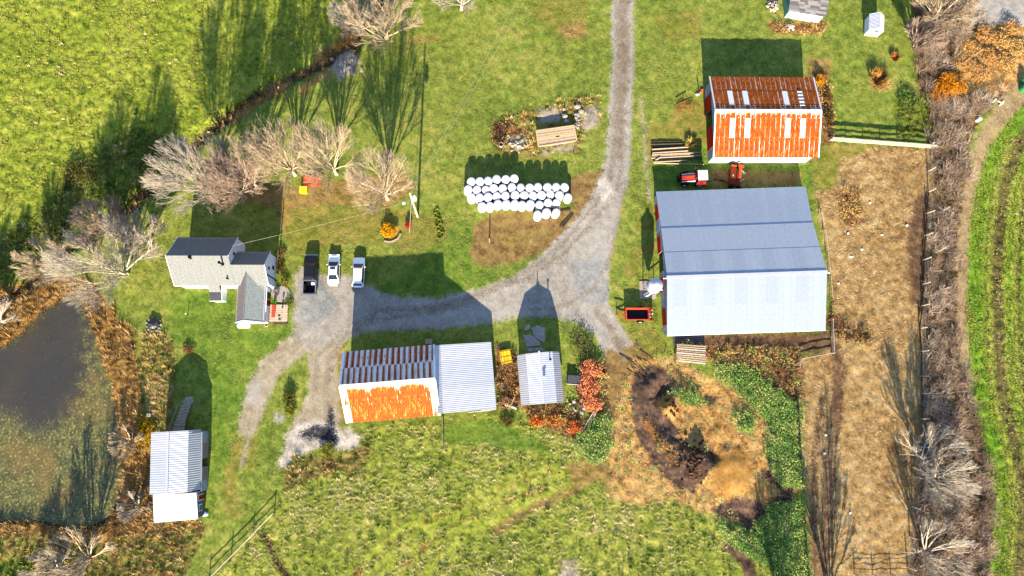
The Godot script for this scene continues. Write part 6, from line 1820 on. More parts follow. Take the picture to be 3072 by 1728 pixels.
# the cabin: z of the windscreen foot, roof front, roof rear, rear glass foot; half widths and heights
func greenhouse(t: Node, z0: float, z1: float, z2: float, z3: float, wb: float, wr: float, yb: float, yr: float, m: Material) -> void:
	var a := [v3(-wb, yb, z0), v3(wb, yb, z0), v3(-wr, yr, z1), v3(wr, yr, z1), v3(-wr, yr, z2), v3(wr, yr, z2), v3(-wb, yb, z3), v3(wb, yb, z3)]
	var shell := MB.new()
	shell.hexa([a[0], a[1], a[7], a[6], a[2], a[3], a[5], a[4]])
	part(t, "cabin", shell, m)
	var pane := func(called: String, p0: Vector3, p1: Vector3, p2: Vector3, p3: Vector3, inset: float, lift: float) -> void:
		var c: Vector3 = (p0 + p1 + p2 + p3) / 4.0
		var nn: Vector3 = (p2 - p0).cross(p1 - p0).normalized()
		if nn.dot(c - v3(0, yb - 0.6, (z1 + z2) / 2)) < 0:
			nn = -nn
		var b := MB.new()
		var q := []
		for p: Vector3 in [p0, p1, p2, p3]:
			q.append(p.lerp(c, inset))
		b.hexa([q[0], q[1], q[2], q[3], q[0] + nn * lift, q[1] + nn * lift, q[2] + nn * lift, q[3] + nn * lift])
		part(t, called, b, M.glass)
	pane.call("windscreen", a[0], a[1], a[3], a[2], 0.1, 0.02)
	pane.call("rear_window", a[6], a[7], a[5], a[4], 0.14, 0.02)
	pane.call("side_window", a[1], a[7], a[5], a[3], 0.14, 0.02)
	pane.call("side_window", a[0], a[6], a[4], a[2], 0.14, 0.02)
	var roof := MB.new()
	var e := 0.04
	roof.hexa([v3(-wr + e, yr, z1 + e), v3(wr - e, yr, z1 + e), v3(wr - e, yr, z2 - e), v3(-wr + e, yr, z2 - e), v3(-wr + 0.12, yr + 0.05, z1 + 0.15), v3(wr - 0.12, yr + 0.05, z1 + 0.15), v3(wr - 0.12, yr + 0.05, z2 - 0.15), v3(-wr + 0.12, yr + 0.05, z2 - 0.15)])
	part(t, "roof", roof, m)

func car_trim(t: Node, half_l: float, w: float, m: Material, mz: float, r: float, wb: float) -> void:
	for s: float in [-1.0, 1.0]:
		var q := MB.new()
		q.blob(v3(s * (w + 0.07), 0.98, mz), v3(0.1, 0.08, 0.07), 3, 0.05)
		part(t, "mirror", q, m)
		bx(t, "headlight", v3(s * w * 0.66, 0.66, -half_l + 0.14), v3(0.42, 0.16, 0.2), M.lamp_clear)
		bx(t, "tail_light", v3(s * w * 0.76, 0.82, half_l - 0.1), v3(0.3, 0.16, 0.16), M.lamp_red)
		for z: float in [-wb / 2, wb / 2]:
			wheel(t, v3(s * (w - 0.1), r, z), r, 0.22, v3(s, 0, 0))

func cars() -> void:
	var a := thing("sedan_car", "white sedan with sunroof, middle of the three parked vehicles", "car", Vector3(-21.94, 0, -20.19), 0.0)
	car_body(a, [[-2.4, 0.55, 0.58], [-2.3, 0.74, 0.66], [-2.0, 0.86, 0.76], [-1.4, 0.9, 0.86], [-0.9, 0.91, 0.93], [0.4, 0.91, 0.95], [1.6, 0.9, 0.97], [2.1, 0.86, 0.95], [2.34, 0.76, 0.88], [2.42, 0.6, 0.7]], M.car_white)
	greenhouse(a, -1.2, -0.42, 0.85, 1.6, 0.84, 0.62, 0.92, 1.4, M.car_white)
	bx(a, "sunroof", v3(0, 1.46, -0.08), v3(0.8, 0.02, 0.38), M.glass)
	car_trim(a, 2.4, 0.9, M.car_white, -0.75, 0.32, 2.75)
	for s: float in [-0.45, 0.45]:
		bm(a, "hood_crease", v3(s, 0.905, -1.25), v3(s * 0.75, 0.77, -2.1), 0.03, 0.02, M.car_white)
	var b := thing("suv_car", "white hatchback crossover, rightmost of the three parked vehicles", "car", Vector3(-18.23, 0, -19.78), -0.02)
	car_body(b, [[-2.3, 0.6, 0.66], [-2.2, 0.78, 0.78], [-1.9, 0.88, 0.92], [-1.3, 0.91, 1.0], [-0.8, 0.92, 1.05], [0.6, 0.92, 1.06], [1.8, 0.91, 1.06], [2.15, 0.87, 1.0], [2.3, 0.76, 0.85]], M.car_white)
	greenhouse(b, -1.3, -0.5, 1.62, 2.12, 0.86, 0.64, 1.03, 1.58, M.car_white)
	car_trim(b, 2.3, 0.92, M.car_white, -0.8, 0.35, 2.7)
	for s: float in [-0.56, 0.56]:
		bm(b, "roof_rail", v3(s, 1.66, -0.35), v3(s, 1.66, 1.5), 0.04, 0.05, M.chrome)
	bx(b, "spoiler", v3(0, 1.6, 1.72), v3(1.2, 0.04, 0.22), M.car_white)
	var c := thing("pickup_truck", "black pickup truck with open bed, leftmost of the three parked vehicles", "pickup", Vector3(-25.34, 0, -19.47), 0.0)
	car_body(c, [[-2.92, 0.78, 0.85, 0.4], [-2.85, 0.92, 1.0, 0.4], [-2.5, 0.98, 1.12, 0.4], [-1.6, 1.0, 1.17, 0.4], [1.0, 1.0, 1.18, 0.4]], M.car_black)
	greenhouse(c, -1.75, -1.05, 0.72, 0.98, 0.93, 0.72, 1.14, 1.82, M.car_black)
	bx(c, "bed_floor", v3(0, 0.62, 1.92), v3(1.7, 0.12, 1.86), M.rubber)
	for s: float in [-0.93, 0.93]:
		bx(c, "bed_side", v3(s, 0.82, 1.92), v3(0.14, 0.76, 1.86), M.car_black)
		bx(c, "bed_rail", v3(s, 1.22, 1.92), v3(0.12, 0.04, 1.86), M.chrome)
		bm(c, "running_board", v3(s * 1.08, 0.42, -0.9), v3(s * 1.08, 0.42, 0.9), 0.14, 0.06, M.chrome)
	bx(c, "tailgate", v3(0, 0.85, 2.88), v3(1.86, 0.66, 0.08), M.car_black)
	bx(c, "headboard_rail", v3(0, 1.23, 1.04), v3(1.8, 0.05, 0.1), M.chrome)
	bx(c, "rear_bumper", v3(0, 0.52, 3.02), v3(1.9, 0.2, 0.18), M.chrome)
	bx(c, "front_bumper", v3(0, 0.55, -2.98), v3(1.8, 0.22, 0.12), M.chrome)
	bx(c, "wheel_well", v3(-0.7, 0.85, 2.0), v3(0.3, 0.4, 0.9), M.rubber)
	car_trim(c, 2.95, 1.0, M.car_black, -1.3, 0.4, 3.6)
	bx(c, "brake_light", v3(0, 1.8, 0.82), v3(0.3, 0.04, 0.04), M.lamp_red)
	var box := thing("white_carton", "white carton lying in the black pickup's bed", "carton", Vector3(-24.88, 0.68, -18.07), 0.05)
	bx(box, "body", v3(0, 0.16, 0), v3(0.48, 0.32, 0.36), M.white)
	bx(box, "flap", v3(0, 0.33, 0), v3(0.5, 0.02, 0.16), M.white)

# ---------------------------------------------------------------- bales

func bales() -> void:
	var rows := [
		[-1.33, -33.83, 0.05, -33.89, 1.33, -33.9, 2.58, -34.28, 3.94, -34.24, 5.27, -34.38],
		[-1.83, -32.55, -0.48, -32.56, 0.87, -32.62, 2.14, -32.79, 3.44, -32.8, 4.9, -32.97, 6.25, -32.9, 7.59, -32.91, 8.9, -33.02, 10.39, -33.03, 11.7, -33.04, 13.03, -33.05],
		[-1.32, -31.34, -0.03, -31.3, 1.22, -31.36, 2.52, -31.55, 3.87, -31.56, 5.37, -31.73, 6.78, -31.74, 8.13, -31.64, 9.44, -31.75, 10.83, -31.92, 12.19, -31.77, 13.54, -31.43],
		[0.33, -29.93, 1.52, -29.96, 2.74, -30.29, 4.01, -30.29, 5.29, -30.3, 6.43, -30.15, 7.71, -30.26, 9.09, -30.22, 10.42, -30.54, 11.7, -30.55],
		[8.84, -28.59, 10.17, -29.01, 11.57, -29.02]]
	var row_name := ["northernmost row of the bale stack", "second row of the bale stack", "third row of the bale stack", "fourth row of the bale stack", "short southern row of the bale stack"]
	var count := ["first", "second", "third", "fourth", "fifth", "sixth", "seventh", "eighth", "ninth", "tenth", "eleventh", "twelfth"]
	var kinds := []
	for k in 4:
		var b := MB.new()
		var prof := [[0.0, 0.0], [0.5, 0.02], [0.64, 0.12]]
		for i in 7:
			prof.append([0.665 + 0.012 * ((i + k) % 3), 0.25 + i * 0.23])
		prof.append_array([[0.65, 1.74], [0.58, 1.84], [0.42, 1.88], [0.2, 1.87], [0.0, 1.85]])
		b.lathe(Vector3.ZERO, prof, 20)
		for i in 9:   # folds of film on the end
			var a := TAU * i / 9.0 + k
			b.beam(v3(cos(a) * 0.15, 1.865, sin(a) * 0.15), v3(cos(a + 0.2) * 0.52, 1.86, sin(a + 0.2) * 0.52), 0.06, 0.03)
		kinds.append(b.mesh())
	for r in rows.size():
		var p: Array = rows[r]
		for i in p.size() / 2:
			var g := thing("wrapped_bale", "%s white wrapped bale from the west in the %s" % [count[i], row_name[r]], "bale", v3(p[i * 2], -0.03, p[i * 2 + 1]), rng.randf() * TAU, "white wrapped bales")
			g.scale = v3(rng.randf_range(0.95, 1.05), rng.randf_range(0.92, 1.06), rng.randf_range(0.95, 1.05))
			g.rotation.x = rng.randfn() * 0.02
			put(g, "film_wrap", kinds[rng.randi() % 4], [M.wrap, M.wrap, M.wrap_b][rng.randi() % 3])

# ---------------------------------------------------------------- pole, wires

func sag(parent: Node, called: String, a: Vector3, b: Vector3, drop: float, r: float, m: Material) -> void:
	var q := MB.new()
	for i in 14:
		var t0 := i / 14.0
		var t1 := (i + 1) / 14.0
		q.tube(a.lerp(b, t0) - v3(0, drop * 4.0 * t0 * (1 - t0), 0), a.lerp(b, t1) - v3(0, drop * 4.0 * t1 * (1 - t1), 0), r, r, 4, false)
	part(parent, called, q, m)

func pole_and_wires() -> void:
	var base := Vector3(-9.58, 0, -28.66)
	var t := thing("utility_pole", "tall pale utility pole with a transformer north of the parked cars", "utility pole", base)
	tb(t, "shaft", v3(0, -0.5, 0), v3(0, 11.9, 0), 0.19, 0.13, M.pole_wood, 12)
	var tr := MB.new()
	tr.lathe(v3(0.45, 9.3, 0.05), [[0.0, 0.0], [0.28, 0.02], [0.3, 0.1], [0.3, 1.1], [0.24, 1.2], [0.0, 1.24]], 14)
	var can := part(t, "transformer", tr, M.lamp_clear)
	for s: float in [-0.12, 0.12]:
		var bu := MB.new()
		bu.lathe(v3(0.45, 10.5, s), [[0.06, 0.0], [0.08, 0.08], [0.04, 0.1], [0.07, 0.2], [0.0, 0.3]], 8)
		part(can, "bushing", bu, M.white)
	bm(t, "lamp_arm", v3(0, 8.4, 0), v3(-1.1, 8.7, 0.35), 0.06, 0.06, M.chrome)
	var lm := MB.new()
	lm.lathe(v3(-1.2, 8.5, 0.38), [[0.0, 0.0], [0.2, 0.05], [0.24, 0.14], [0.1, 0.3], [0.0, 0.32]], 12)
	part(t, "yard_light", lm, M.white)
	tb(t, "insulator", v3(0, 11.85, 0), v3(0, 12.1, 0), 0.06, 0.04, M.white, 8)
	bm(t, "bracket", v3(0, 9.0, 0), v3(0.25, 9.0, 0.02), 0.1, 0.1, M.chrome)
	tb(t, "guy_wire", v3(-0.05, 9.2, 0.05), Vector3(-10.82, 0, -26.02) - base, 0.025, 0.025, M.wire, 5)
	var top := base + v3(0, 11.9, 0)
	var w := thing("power_lines", "pair of thin overhead wires running north across the lawn", "wires")
	sag(w, "wire", top, Vector3(5.66, 11, -58.98), 0.6, 0.012, M.wire)
	sag(w, "wire", top - v3(0, 0.9, 0), Vector3(6.91, 10, -59.63), 0.6, 0.012, M.wire)
	var sv := thing("service_line", "thin wire running from the utility pole to the farmhouse", "wire")
	sag(sv, "wire", top - v3(0, 3.4, 0), v3(-35.3, 6.0, -22.6), 0.5, 0.013, M.wire)

# ---------------------------------------------------------------- fences

func fences() -> void:
	# paddock posts on the east side
	var f := thing("paddock_fence", "line of pale posts and wire along the paddock's east edge", "fence")
	var pts := [Vector3(72.49, 0, -40.76), Vector3(72.04, 0, -36.59), Vector3(71.78, 0, -33.13), Vector3(71.09, 0, -29.6), Vector3(70.48, 0, -25.94), Vector3(69.84, 0, -22.03), Vector3(69.32, 0, -18.17), Vector3(68.81, 0, -14.76), Vector3(68.02, 0, -11.22), Vector3(67.91, 0, -7.69), Vector3(67.47, 0, -3.85), Vector3(67.32, 0, -1.22), Vector3(66.92, 0, 2.55), Vector3(65.91, 0, 6.68), Vector3(64.94, 0, 11.05), Vector3(64.13, 0, 15.36), Vector3(63.28, 0, 19.61), Vector3(62.44, 0, 23.8)]
	for i in pts.size():
		var p: Vector3 = pts[i]
		tb(f, "post", p + v3(0, -0.3, 0), p + v3(rng.randf_range(-0.06, 0.06), 1.75 + rng.randf() * 0.35, rng.randf_range(-0.1, 0.1)), 0.1, 0.085, M.wood_white, 8)
		if i > 0:
			for y: float in [0.35, 0.7, 1.05, 1.4]:
				tb(f, "wire", pts[i - 1] + v3(-0.09, y, 0), p + v3(-0.09, y, 0), 0.012, 0.012, M.wire, 4)
	# dark board fence footing on that side: low planks
	for i in range(2, 12):
		bm(f, "low_board", pts[i] + v3(-0.16, 0.3, 0.1), pts[i + 1] + v3(-0.16, 0.3, -0.1), 0.05, 0.28, M.wood_dark)
	var leaning := [[Vector3(73.51, 0, -29.94), Vector3(73.51, 2.2, -30.07)], [Vector3(71.72, 0, -23.08), Vector3(72.27, 2.8, -23.68)], [Vector3(71.55, 0, -17.16), Vector3(72.24, 2.4, -17.34)]]
	for i in 3:
		var g := thing("leaning_stem", ["leaning pale dead stem in the hedgerow, northernmost of three", "leaning pale dead stem in the hedgerow, middle of three", "leaning pale dead stem in the hedgerow, southernmost of three"][i], "stem", Vector3.ZERO, 0.0, "dead stems in the hedgerow")
		tb(g, "trunk", leaning[i][0], leaning[i][1], 0.07, 0.04, M.wood_white, 7)
		tb(g, "stub", (leaning[i][0] as Vector3).lerp(leaning[i][1], 0.6), (leaning[i][0] as Vector3).lerp(leaning[i][1], 0.8) + v3(0.2, 0.3, 0.3), 0.03, 0.02, M.wood_white, 5)
	# plank fence north of the paddock
	var n := thing("plank_fence", "pale plank fence on the north side of the paddock", "fence")
	var a := Vector3(56.15, 0, -41.5)
	var b := Vector3(73.17, 0, -40.37)
	for i in 7:
		var p := a.lerp(b, i / 6.0)
		bx(n, "post", p + v3(0, 0.6, -0.1), v3(0.14, 1.6, 0.14), M.wood_grey)
	for y: float in [0.45, 0.85, 1.28]:
		for i in 6:
			bm(n, "rail", a.lerp(b, i / 6.0) + v3(0, y, 0.02 * (i % 2)), a.lerp(b, (i + 1) / 6.0) + v3(0, y + 0.02, 0.02 * (i % 2)), 0.06, 0.17, M.wood_white)
	bm(n, "top_board", a + v3(0, 1.4, -0.03), b + v3(0, 1.4, -0.03), 0.26, 0.05, M.wood_white)
	# pole fence in the southwest
	var s := thing("pole_fence", "long pole rail fence between the lower lawn and the pasture", "fence")
	var p0 := Vector3(-29.21, 0, 14.9)
	var p1 := Vector3(-37.79, 0, 23.61)
	for i in 4:
		var p := p0.lerp(p1, i / 3.0)
		tb(s, "post", p + v3(0, -0.3, 0), p + v3(0, 1.35, 0), 0.08, 0.07, M.wood_grey, 7)
	tb(s, "rail", p0 + v3(0.1, 1.15, -0.1), p0.lerp(p1, 0.4) + v3(0.1, 1.1, 0), 0.07, 0.06, M.wood_white, 7)
	tb(s, "rail", p0.lerp(p1, 0.36) + v3(0.12, 1.05, 0), p1 + v3(0.1, 1.1, 0), 0.065, 0.06, M.wood_white, 7)
	tb(s, "rail", p0 + v3(-0.05, 0.5, 0), p1 + v3(-0.05, 0.5, 0), 0.05, 0.05, M.wood_grey, 7)
	# electric fence round the pasture
	var e := thing("electric_fence", "thin stakes and wire along the pasture's north edge", "fence")
	var st := [Vector3(-25.75, 0, 12.29), Vector3(-19.73, 0, 11.53), Vector3(-16.67, 0, 12.03), Vector3(-14.21, 0, 9.41), Vector3(-12.03, 0, 5.89), Vector3(-5.35, 0, 6.25), Vector3(10.31, 0, 4.49), Vector3(12.8, 0, 5.67), Vector3(22.22, 0, 11.02), Vector3(26.62, 0, 12.11), Vector3(31.65, 0, 15.38), Vector3(36.04, 0, 18.25), Vector3(41.64, 0, 21.68), Vector3(46.36, 0, 24.67)]
	for i in st.size():
		tb(e, "stake", st[i] + v3(0, -0.2, 0), st[i] + v3(0, 1.25, 0), 0.035, 0.03, M.wood_dark, 6)
		if i > 0:
			tb(e, "wire", st[i - 1] + v3(0, 1.0, 0), st[i] + v3(0, 1.0, 0), 0.008, 0.008, M.wire, 4)
	# fence between the weeds and the paddock
	var w := thing("weed_yard_fence", "dark plank fence between the green weeds and the paddock", "fence")
	var q := [Vector3(47.65, 0, -0.88), Vector3(47.5, 0, 4.54), Vector3(47.43, 0, 9.4), Vector3(47.5, 0, 11.8), Vector3(47.36, 0, 15.6), Vector3(47.26, 0, 20.76), Vector3(47.31, 0, 25.14)]
	for i in q.size():
		bx(w, "post", (q[i] as Vector3) + v3(0, 0.5, 0), v3(0.13, 1.5, 0.13), M.wood_dark)
		if i > 0 and i != 4:
			for y: float in [0.35, 0.75, 1.1]:
				bm(w, "rail", q[i - 1] + v3(-0.08, y, 0), q[i] + v3(-0.08, y, 0), 0.05, 0.16, M.wood_dark)
	# barn yard fence
	var y := thing("barn_corner_fence", "pale rail pen fence at the large barn's southeast corner", "fence")
	var c := [Vector3(53.93, 0, -12.53), Vector3(53.71, 0, -7.39), Vector3(48.75, 0, -6.5), Vector3(48.27, 0, -5.59)]
	for i in c.size():
		bx(y, "post", (c[i] as Vector3) + v3(0, 0.45, 0), v3(0.12, 1.3, 0.12), M.wood_white)
		if i > 0:
			for hh: float in [0.5, 0.95]:
				bm(y, "rail", c[i - 1] + v3(0, hh, 0), c[i] + v3(0, hh, 0), 0.06, 0.14, M.wood_white)
	var y2 := thing("barn_east_fence", "thin white rail fence close along the large barn's east wall", "fence")
	var c2 := [Vector3(53.48, 0, -29.51), Vector3(53.95, 0, -26.8), Vector3(54.07, 0, -23.04), Vector3(54.19, 0, -19.32), Vector3(54.2, 0, -15.65)]
	for i in c2.size():
		bx(y2, "post", (c2[i] as Vector3) + v3(0, 0.45, 0), v3(0.1, 1.2, 0.1), M.wood_grey)
		if i > 0:
			bm(y2, "rail", c2[i - 1] + v3(0, 0.95, 0), c2[i] + v3(0, 0.95, 0), 0.06, 0.1, M.wood_white)
	# gate at the bottom of the paddock
	var g := thing("paddock_gate", "wire gate between wooden posts at the paddock's south end", "gate")
	var gp := [Vector3(54.43, 0, 24.67), Vector3(57.11, 0, 24.72), Vector3(59.85, 0, 24.77), Vector3(62.5, 0, 24.72)]
	for i in gp.size():
		tb(g, "post", (gp[i] as Vector3) + v3(0, -0.2, 0), (gp[i] as Vector3) + v3(0, 1.3, 0), 0.08, 0.08, M.wood_grey, 8)
		if i > 0:
			for hh: float in [0.3, 0.6, 0.9, 1.15]:
				bm(g, "rail", gp[i - 1] + v3(0, hh, 0), gp[i] + v3(0, hh, 0), 0.03, 0.05, M.wood_grey)

# ---------------------------------------------------------------- shrubs

func bush(called: String, label: String, at: Vector3, r: Vector3, count: int, size: float, c: Color, c2: Color, sd: int, group := "") -> void:
	var t := thing(called, label, "shrub", v3(at.x, at_ground(at.x, at.z) - 0.05, at.z), 0.0, group)
	var g := RandomNumberGenerator.new()
	g.seed = sd
	var st := MB.new()
	for i in 7:
		var a := TAU * i / 7.0 + g.randf()
		st.tube(v3(g.randfn() * 0.08, 0, g.randfn() * 0.08), v3(cos(a) * r.x * 0.7, r.y * g.randf_range(1.2, 1.7), sin(a) * r.z * 0.7), 0.04, 0.015, 4, false)
	part(t, "stems", st, M.wood_dark)
	for k in 2:
		var b := MB.new()
		for i in count / 2:
			var lobe := g.randi() % 9
			var la := TAU * lobe / 9.0
			var lc := v3(cos(la) * r.x * 0.55, r.y * (0.9 + 0.35 * sin(lobe * 2.3)), sin(la) * r.z * 0.55) if lobe < 8 else v3(0, r.y * 1.15, 0)
			var d := Vector3(g.randfn(), g.randfn(), g.randfn()).normalized() * pow(g.randf(), 0.35)
			var p := lc + d * r * 0.5
			p.y = maxf(p.y, 0.08)
			var x := Vector3(g.randfn(), g.randfn() * 0.6, g.randfn()).normalized()
			var y := x.cross(Vector3(g.randfn(), g.randfn(), g.randfn())).normalized()
			var s := size * g.randf_range(0.6, 1.4)
			b.quad(p - x * s * 0.5, p + y * s * 0.3, p + x * s * 0.5, p - y * s * 0.3)
		var m := plain(c if k == 0 else c2, 0.85)
		m.backlight_enabled = true
		m.backlight = (c if k == 0 else c2).darkened(0.6)
		part(t, "foliage", b, m)

func grass_clump(called: String, label: String, at: Vector3, r: float, h: float, count: int, c: Color, sd: int, group := "") -> void:
	var t := thing(called, label, "grass clump", v3(at.x, at_ground(at.x, at.z) - 0.03, at.z), 0.0, group)
	var g := RandomNumberGenerator.new()
	g.seed = sd
	for k in 2:
		var b := MB.new()
		for i in count / 2:
			var a := g.randf() * TAU
			var q := v3(cos(a), 0, sin(a)) * sqrt(g.randf()) * r * 0.6
			var d := v3(cos(a) * 0.5 + g.randfn() * 0.2, g.randf_range(0.6, 1.2), sin(a) * 0.5 + g.randfn() * 0.2) * h * g.randf_range(0.6, 1.1)
			var s := v3(-sin(a), 0, cos(a)) * 0.03
			b.tri(q - s, q + d * 0.6 + s, q + s)
			b.tri(q - s, q + d + v3(cos(a), -0.1, sin(a)) * 0.15, q + d * 0.6 + s)
		part(t, "blades", b, plain(c if k == 0 else c.darkened(0.25), 0.9))

func garden_and_shrubs() -> void:
	var Y1 := Color(0.78, 0.56, 0.05)
	var Y2 := Color(0.64, 0.46, 0.06)
	bush("yellow_shrub", "round golden yellow shrub in a bed beside the utility pole", Vector3(-13.86, 0, -26.33), v3(1.35, 0.75, 1.25), 1500, 0.2, Y1, Y2, 1)
	var ed := thing("bed_edging", "pale stone edging round the golden yellow shrub", "edging")
	for i in 14:
		var a := 0.25 + i * 0.13
		var q := MB.new()
		q.blob(Vector3(-13.85, 0.08, -26.31) + v3(cos(a) * 1.7, 0, sin(a) * 1.6), v3(0.2, 0.16, 0.16), i + 400, 0.4)
		part(ed, "stone", q, M.stone)
	bush("red_shrub", "small scarlet shrub next to the utility pole's guy wire", Vector3(-10.94, 0, -27.28), v3(0.55, 0.6, 0.55), 420, 0.16, Color(0.62, 0.10, 0.07), Color(0.50, 0.13, 0.09), 2)
	var bed := [Vector3(-6.58, 0, -29.63), Vector3(-6.83, 0, -28.99), Vector3(-6.47, 0, -28.68), Vector3(-6.72, 0, -28.25), Vector3(-6.31, 0, -27.99), Vector3(-6.61, 0, -27.51), Vector3(-6.1, 0, -27.3), Vector3(-6.45, 0, -26.88), Vector3(-5.94, 0, -26.57), Vector3(-6.29, 0, -26.2), Vector3(-5.78, 0, -25.94), Vector3(-6.23, 0, -25.62)]
	var nth := ["first", "second", "third", "fourth", "fifth", "sixth", "seventh", "eighth", "ninth", "tenth", "eleventh", "twelfth"]
	for i in bed.size():
		var t := thing("hosta_plant", "%s leafy plant from the north in the narrow flower bed" % nth[i], "plant", bed[i], 0.0, "plants in the narrow flower bed")
		var b := MB.new()
		for k in 16:
			var a := TAU * k / 16.0 * 2.4
			var d := v3(cos(a), 0, sin(a))
			var s := v3(-sin(a), 0, cos(a)) * 0.1
			var l := rng.randf_range(0.3, 0.5)
			b.quad(v3(0, 0.05, 0), d * l * 0.6 + v3(0, 0.3, 0) + s, d * l + v3(0, 0.16, 0), d * l * 0.6 + v3(0, 0.3, 0) - s, Vector3.UP)
		part(t, "leaves", b, mat_once("hosta_%d" % (i % 3), [Color(0.56, 0.58, 0.20), Color(0.50, 0.52, 0.18), Color(0.30, 0.38, 0.14)][0 if i == 0 else i % 3]))
	bush("sumac_shrub", "tall coral red shrub between the workshop and the dirt track, northern clump", Vector3(16.59, 0, -5.16), v3(1.7, 0.95, 1.6), 1500, 0.22, Color(0.80, 0.46, 0.29), Color(0.71, 0.48, 0.33), 3, "coral red shrubs by the workshop")
	bush("sumac_shrub", "tall coral red shrub between the workshop and the dirt track, middle clump", Vector3(16.13, 0, -2.68), v3(1.7, 0.95, 1.8), 1600, 0.22, Color(0.79, 0.43, 0.27), Color(0.71, 0.49, 0.34), 4, "coral red shrubs by the workshop")
	bush("sumac_shrub", "tall coral red shrub between the workshop and the dirt track, southern clump", Vector3(16.61, 0, -0.27), v3(1.6, 0.9, 1.5), 1300, 0.22, Color(0.80, 0.48, 0.31), Color(0.70, 0.46, 0.31), 5, "coral red shrubs by the workshop")
	bush("orange_shrub", "orange shrub at the workshop's south wall, western one", Vector3(8.46, 0, 2.35), v3(1.3, 0.6, 1.0), 700, 0.2, Color(0.76, 0.40, 0.14), Color(0.66, 0.36, 0.15), 6, "orange shrubs south of the workshop")
	bush("orange_shrub", "reddish orange shrub near the end of the weathered planks", Vector3(13.89, 0, 3.36), v3(1.3, 0.6, 1.1), 700, 0.2, Color(0.76, 0.36, 0.18), Color(0.68, 0.42, 0.2), 7, "orange shrubs south of the workshop")
	bush("orange_shrub", "orange shrub between the workshop and the weathered planks", Vector3(11.43, 0, 2.37), v3(1.6, 0.55, 1.0), 700, 0.2, Color(0.74, 0.48, 0.2), Color(0.66, 0.4, 0.17), 8, "orange shrubs south of the workshop")
	bush("cabin_shrub", "golden yellow shrub at the cabin's northwest corner", Vector3(-47.92, 0, 3.19), v3(1.5, 0.8, 2.4), 1700, 0.2, Color(0.62, 0.48, 0.06), Color(0.52, 0.42, 0.08), 9)
	bush("roadside_shrub", "grey green twiggy shrub at the yard's gravel edge east of the workshop", Vector3(15.32, 0, -8.81), v3(2.0, 0.8, 2.4), 1100, 0.18, Color(0.26, 0.29, 0.14), Color(0.38, 0.36, 0.22), 10)
	bush("island_shrub", "dark green shrub on the grass island west of the sandy track", Vector3(-27.76, 0, -1.12), v3(1.1, 0.7, 1.4), 900, 0.18, Color(0.22, 0.26, 0.08), Color(0.34, 0.34, 0.12), 11)
	bush("island_shrub", "yellow green shrub south of the dark shrub by the sandy track", Vector3(-27.59, 0, 0.61), v3(0.9, 0.45, 0.9), 500, 0.18, Color(0.42, 0.42, 0.10), Color(0.36, 0.34, 0.12), 12)
	bush("burn_site_shrub", "yellow green shrub at the south edge of the burn site", Vector3(-21.91, 0, 6.17), v3(1.5, 0.6, 1.3), 900, 0.18, Color(0.46, 0.46, 0.10), Color(0.38, 0.38, 0.12), 13)
	bush("barn_corner_shrub", "orange yellow shrub at the rusty barn's northeast corner", Vector3(55.33, 0, -51.69), v3(0.95, 0.8, 1.0), 800, 0.2, Color(0.70, 0.46, 0.05), Color(0.60, 0.42, 0.08), 14)
	bush("maple_thicket", "bright golden thicket in the hedgerow at upper right", Vector3(76.94, 0, -51.06), v3(2.7, 1.1, 2.2), 2600, 0.24, Color(0.72, 0.45, 0.04), Color(0.60, 0.38, 0.07), 15, "golden thickets at upper right")
	bush("maple_thicket", "low golden thicket at the west foot of the brightest thicket", Vector3(74.84, 0, -49.4), v3(1.5, 0.8, 1.2), 1100, 0.22, Color(0.70, 0.42, 0.04), Color(0.58, 0.36, 0.07), 16, "golden thickets at upper right")
	var ob := [Vector3(81.31, 0, -57.75), Vector3(84.19, 0, -60.2), Vector3(86.93, 0, -59.04), Vector3(88.98, 0, -61.49), Vector3(84.29, 0, -56.31), Vector3(87.05, 0, -55.46), Vector3(80.13, 0, -55.05), Vector3(82.21, 0, -53.31), Vector3(89.67, 0, -57.89)]
	var ol := ["orange brown bush at the west end of the upper right thicket", "orange bush in the upper right thicket below the stone yard", "orange bush in the middle of the upper right thicket", "tall orange bush at the stone yard's corner", "orange brown bush just south of the thicket's middle", "orange bush in the thicket's southeast", "brown orange bush next to the fallen pale trunk", "faded orange bush east of the golden thicket", "orange bush at the right edge of the photo"]
	for i in ob.size():
		bush("orange_thicket", ol[i], ob[i], v3(2.0, 0.75, 1.7), 1000, 0.22, [Color(0.70, 0.52, 0.24), Color(0.66, 0.47, 0.24), Color(0.72, 0.57, 0.29)][i % 3], Color(0.60, 0.48, 0.32), 20 + i, "orange bushes at upper right")
	bush("green_thicket", "green leafy bush at the paddock fence's north corner", Vector3(69.82, 0, -48.75), v3(1.9, 0.7, 1.9), 1300, 0.22, Color(0.24, 0.36, 0.12), Color(0.34, 0.40, 0.18), 33)
	bush("dark_shrub", "dark bush in the pasture just south of the lean-to", Vector3(4.03, 0, 2.31), v3(1.2, 0.5, 1.0), 700, 0.18, Color(0.24, 0.25, 0.10), Color(0.36, 0.30, 0.16), 34)
	bush("dark_shrub", "dark bush in the wet ground at the meadow's south corner", Vector3(-61.13, 0, -35.21), v3(2.0, 0.9, 2.2), 1300, 0.2, Color(0.24, 0.20, 0.10), Color(0.30, 0.30, 0.12), 35)
	bush("garden_shrub", "dark red leaved shrub against the farmhouse wing's east wall", Vector3(-30.01, 0, -20.79), v3(0.7, 0.5, 1.3), 500, 0.16, Color(0.30, 0.16, 0.12), Color(0.32, 0.30, 0.12), 36)
	bush("garden_shrub", "olive shrub in the bed between the farmhouse and the parking", Vector3(-29.22, 0, -18.65), v3(0.8, 0.45, 1.0), 500, 0.16, Color(0.36, 0.36, 0.12), Color(0.44, 0.42, 0.16), 37)
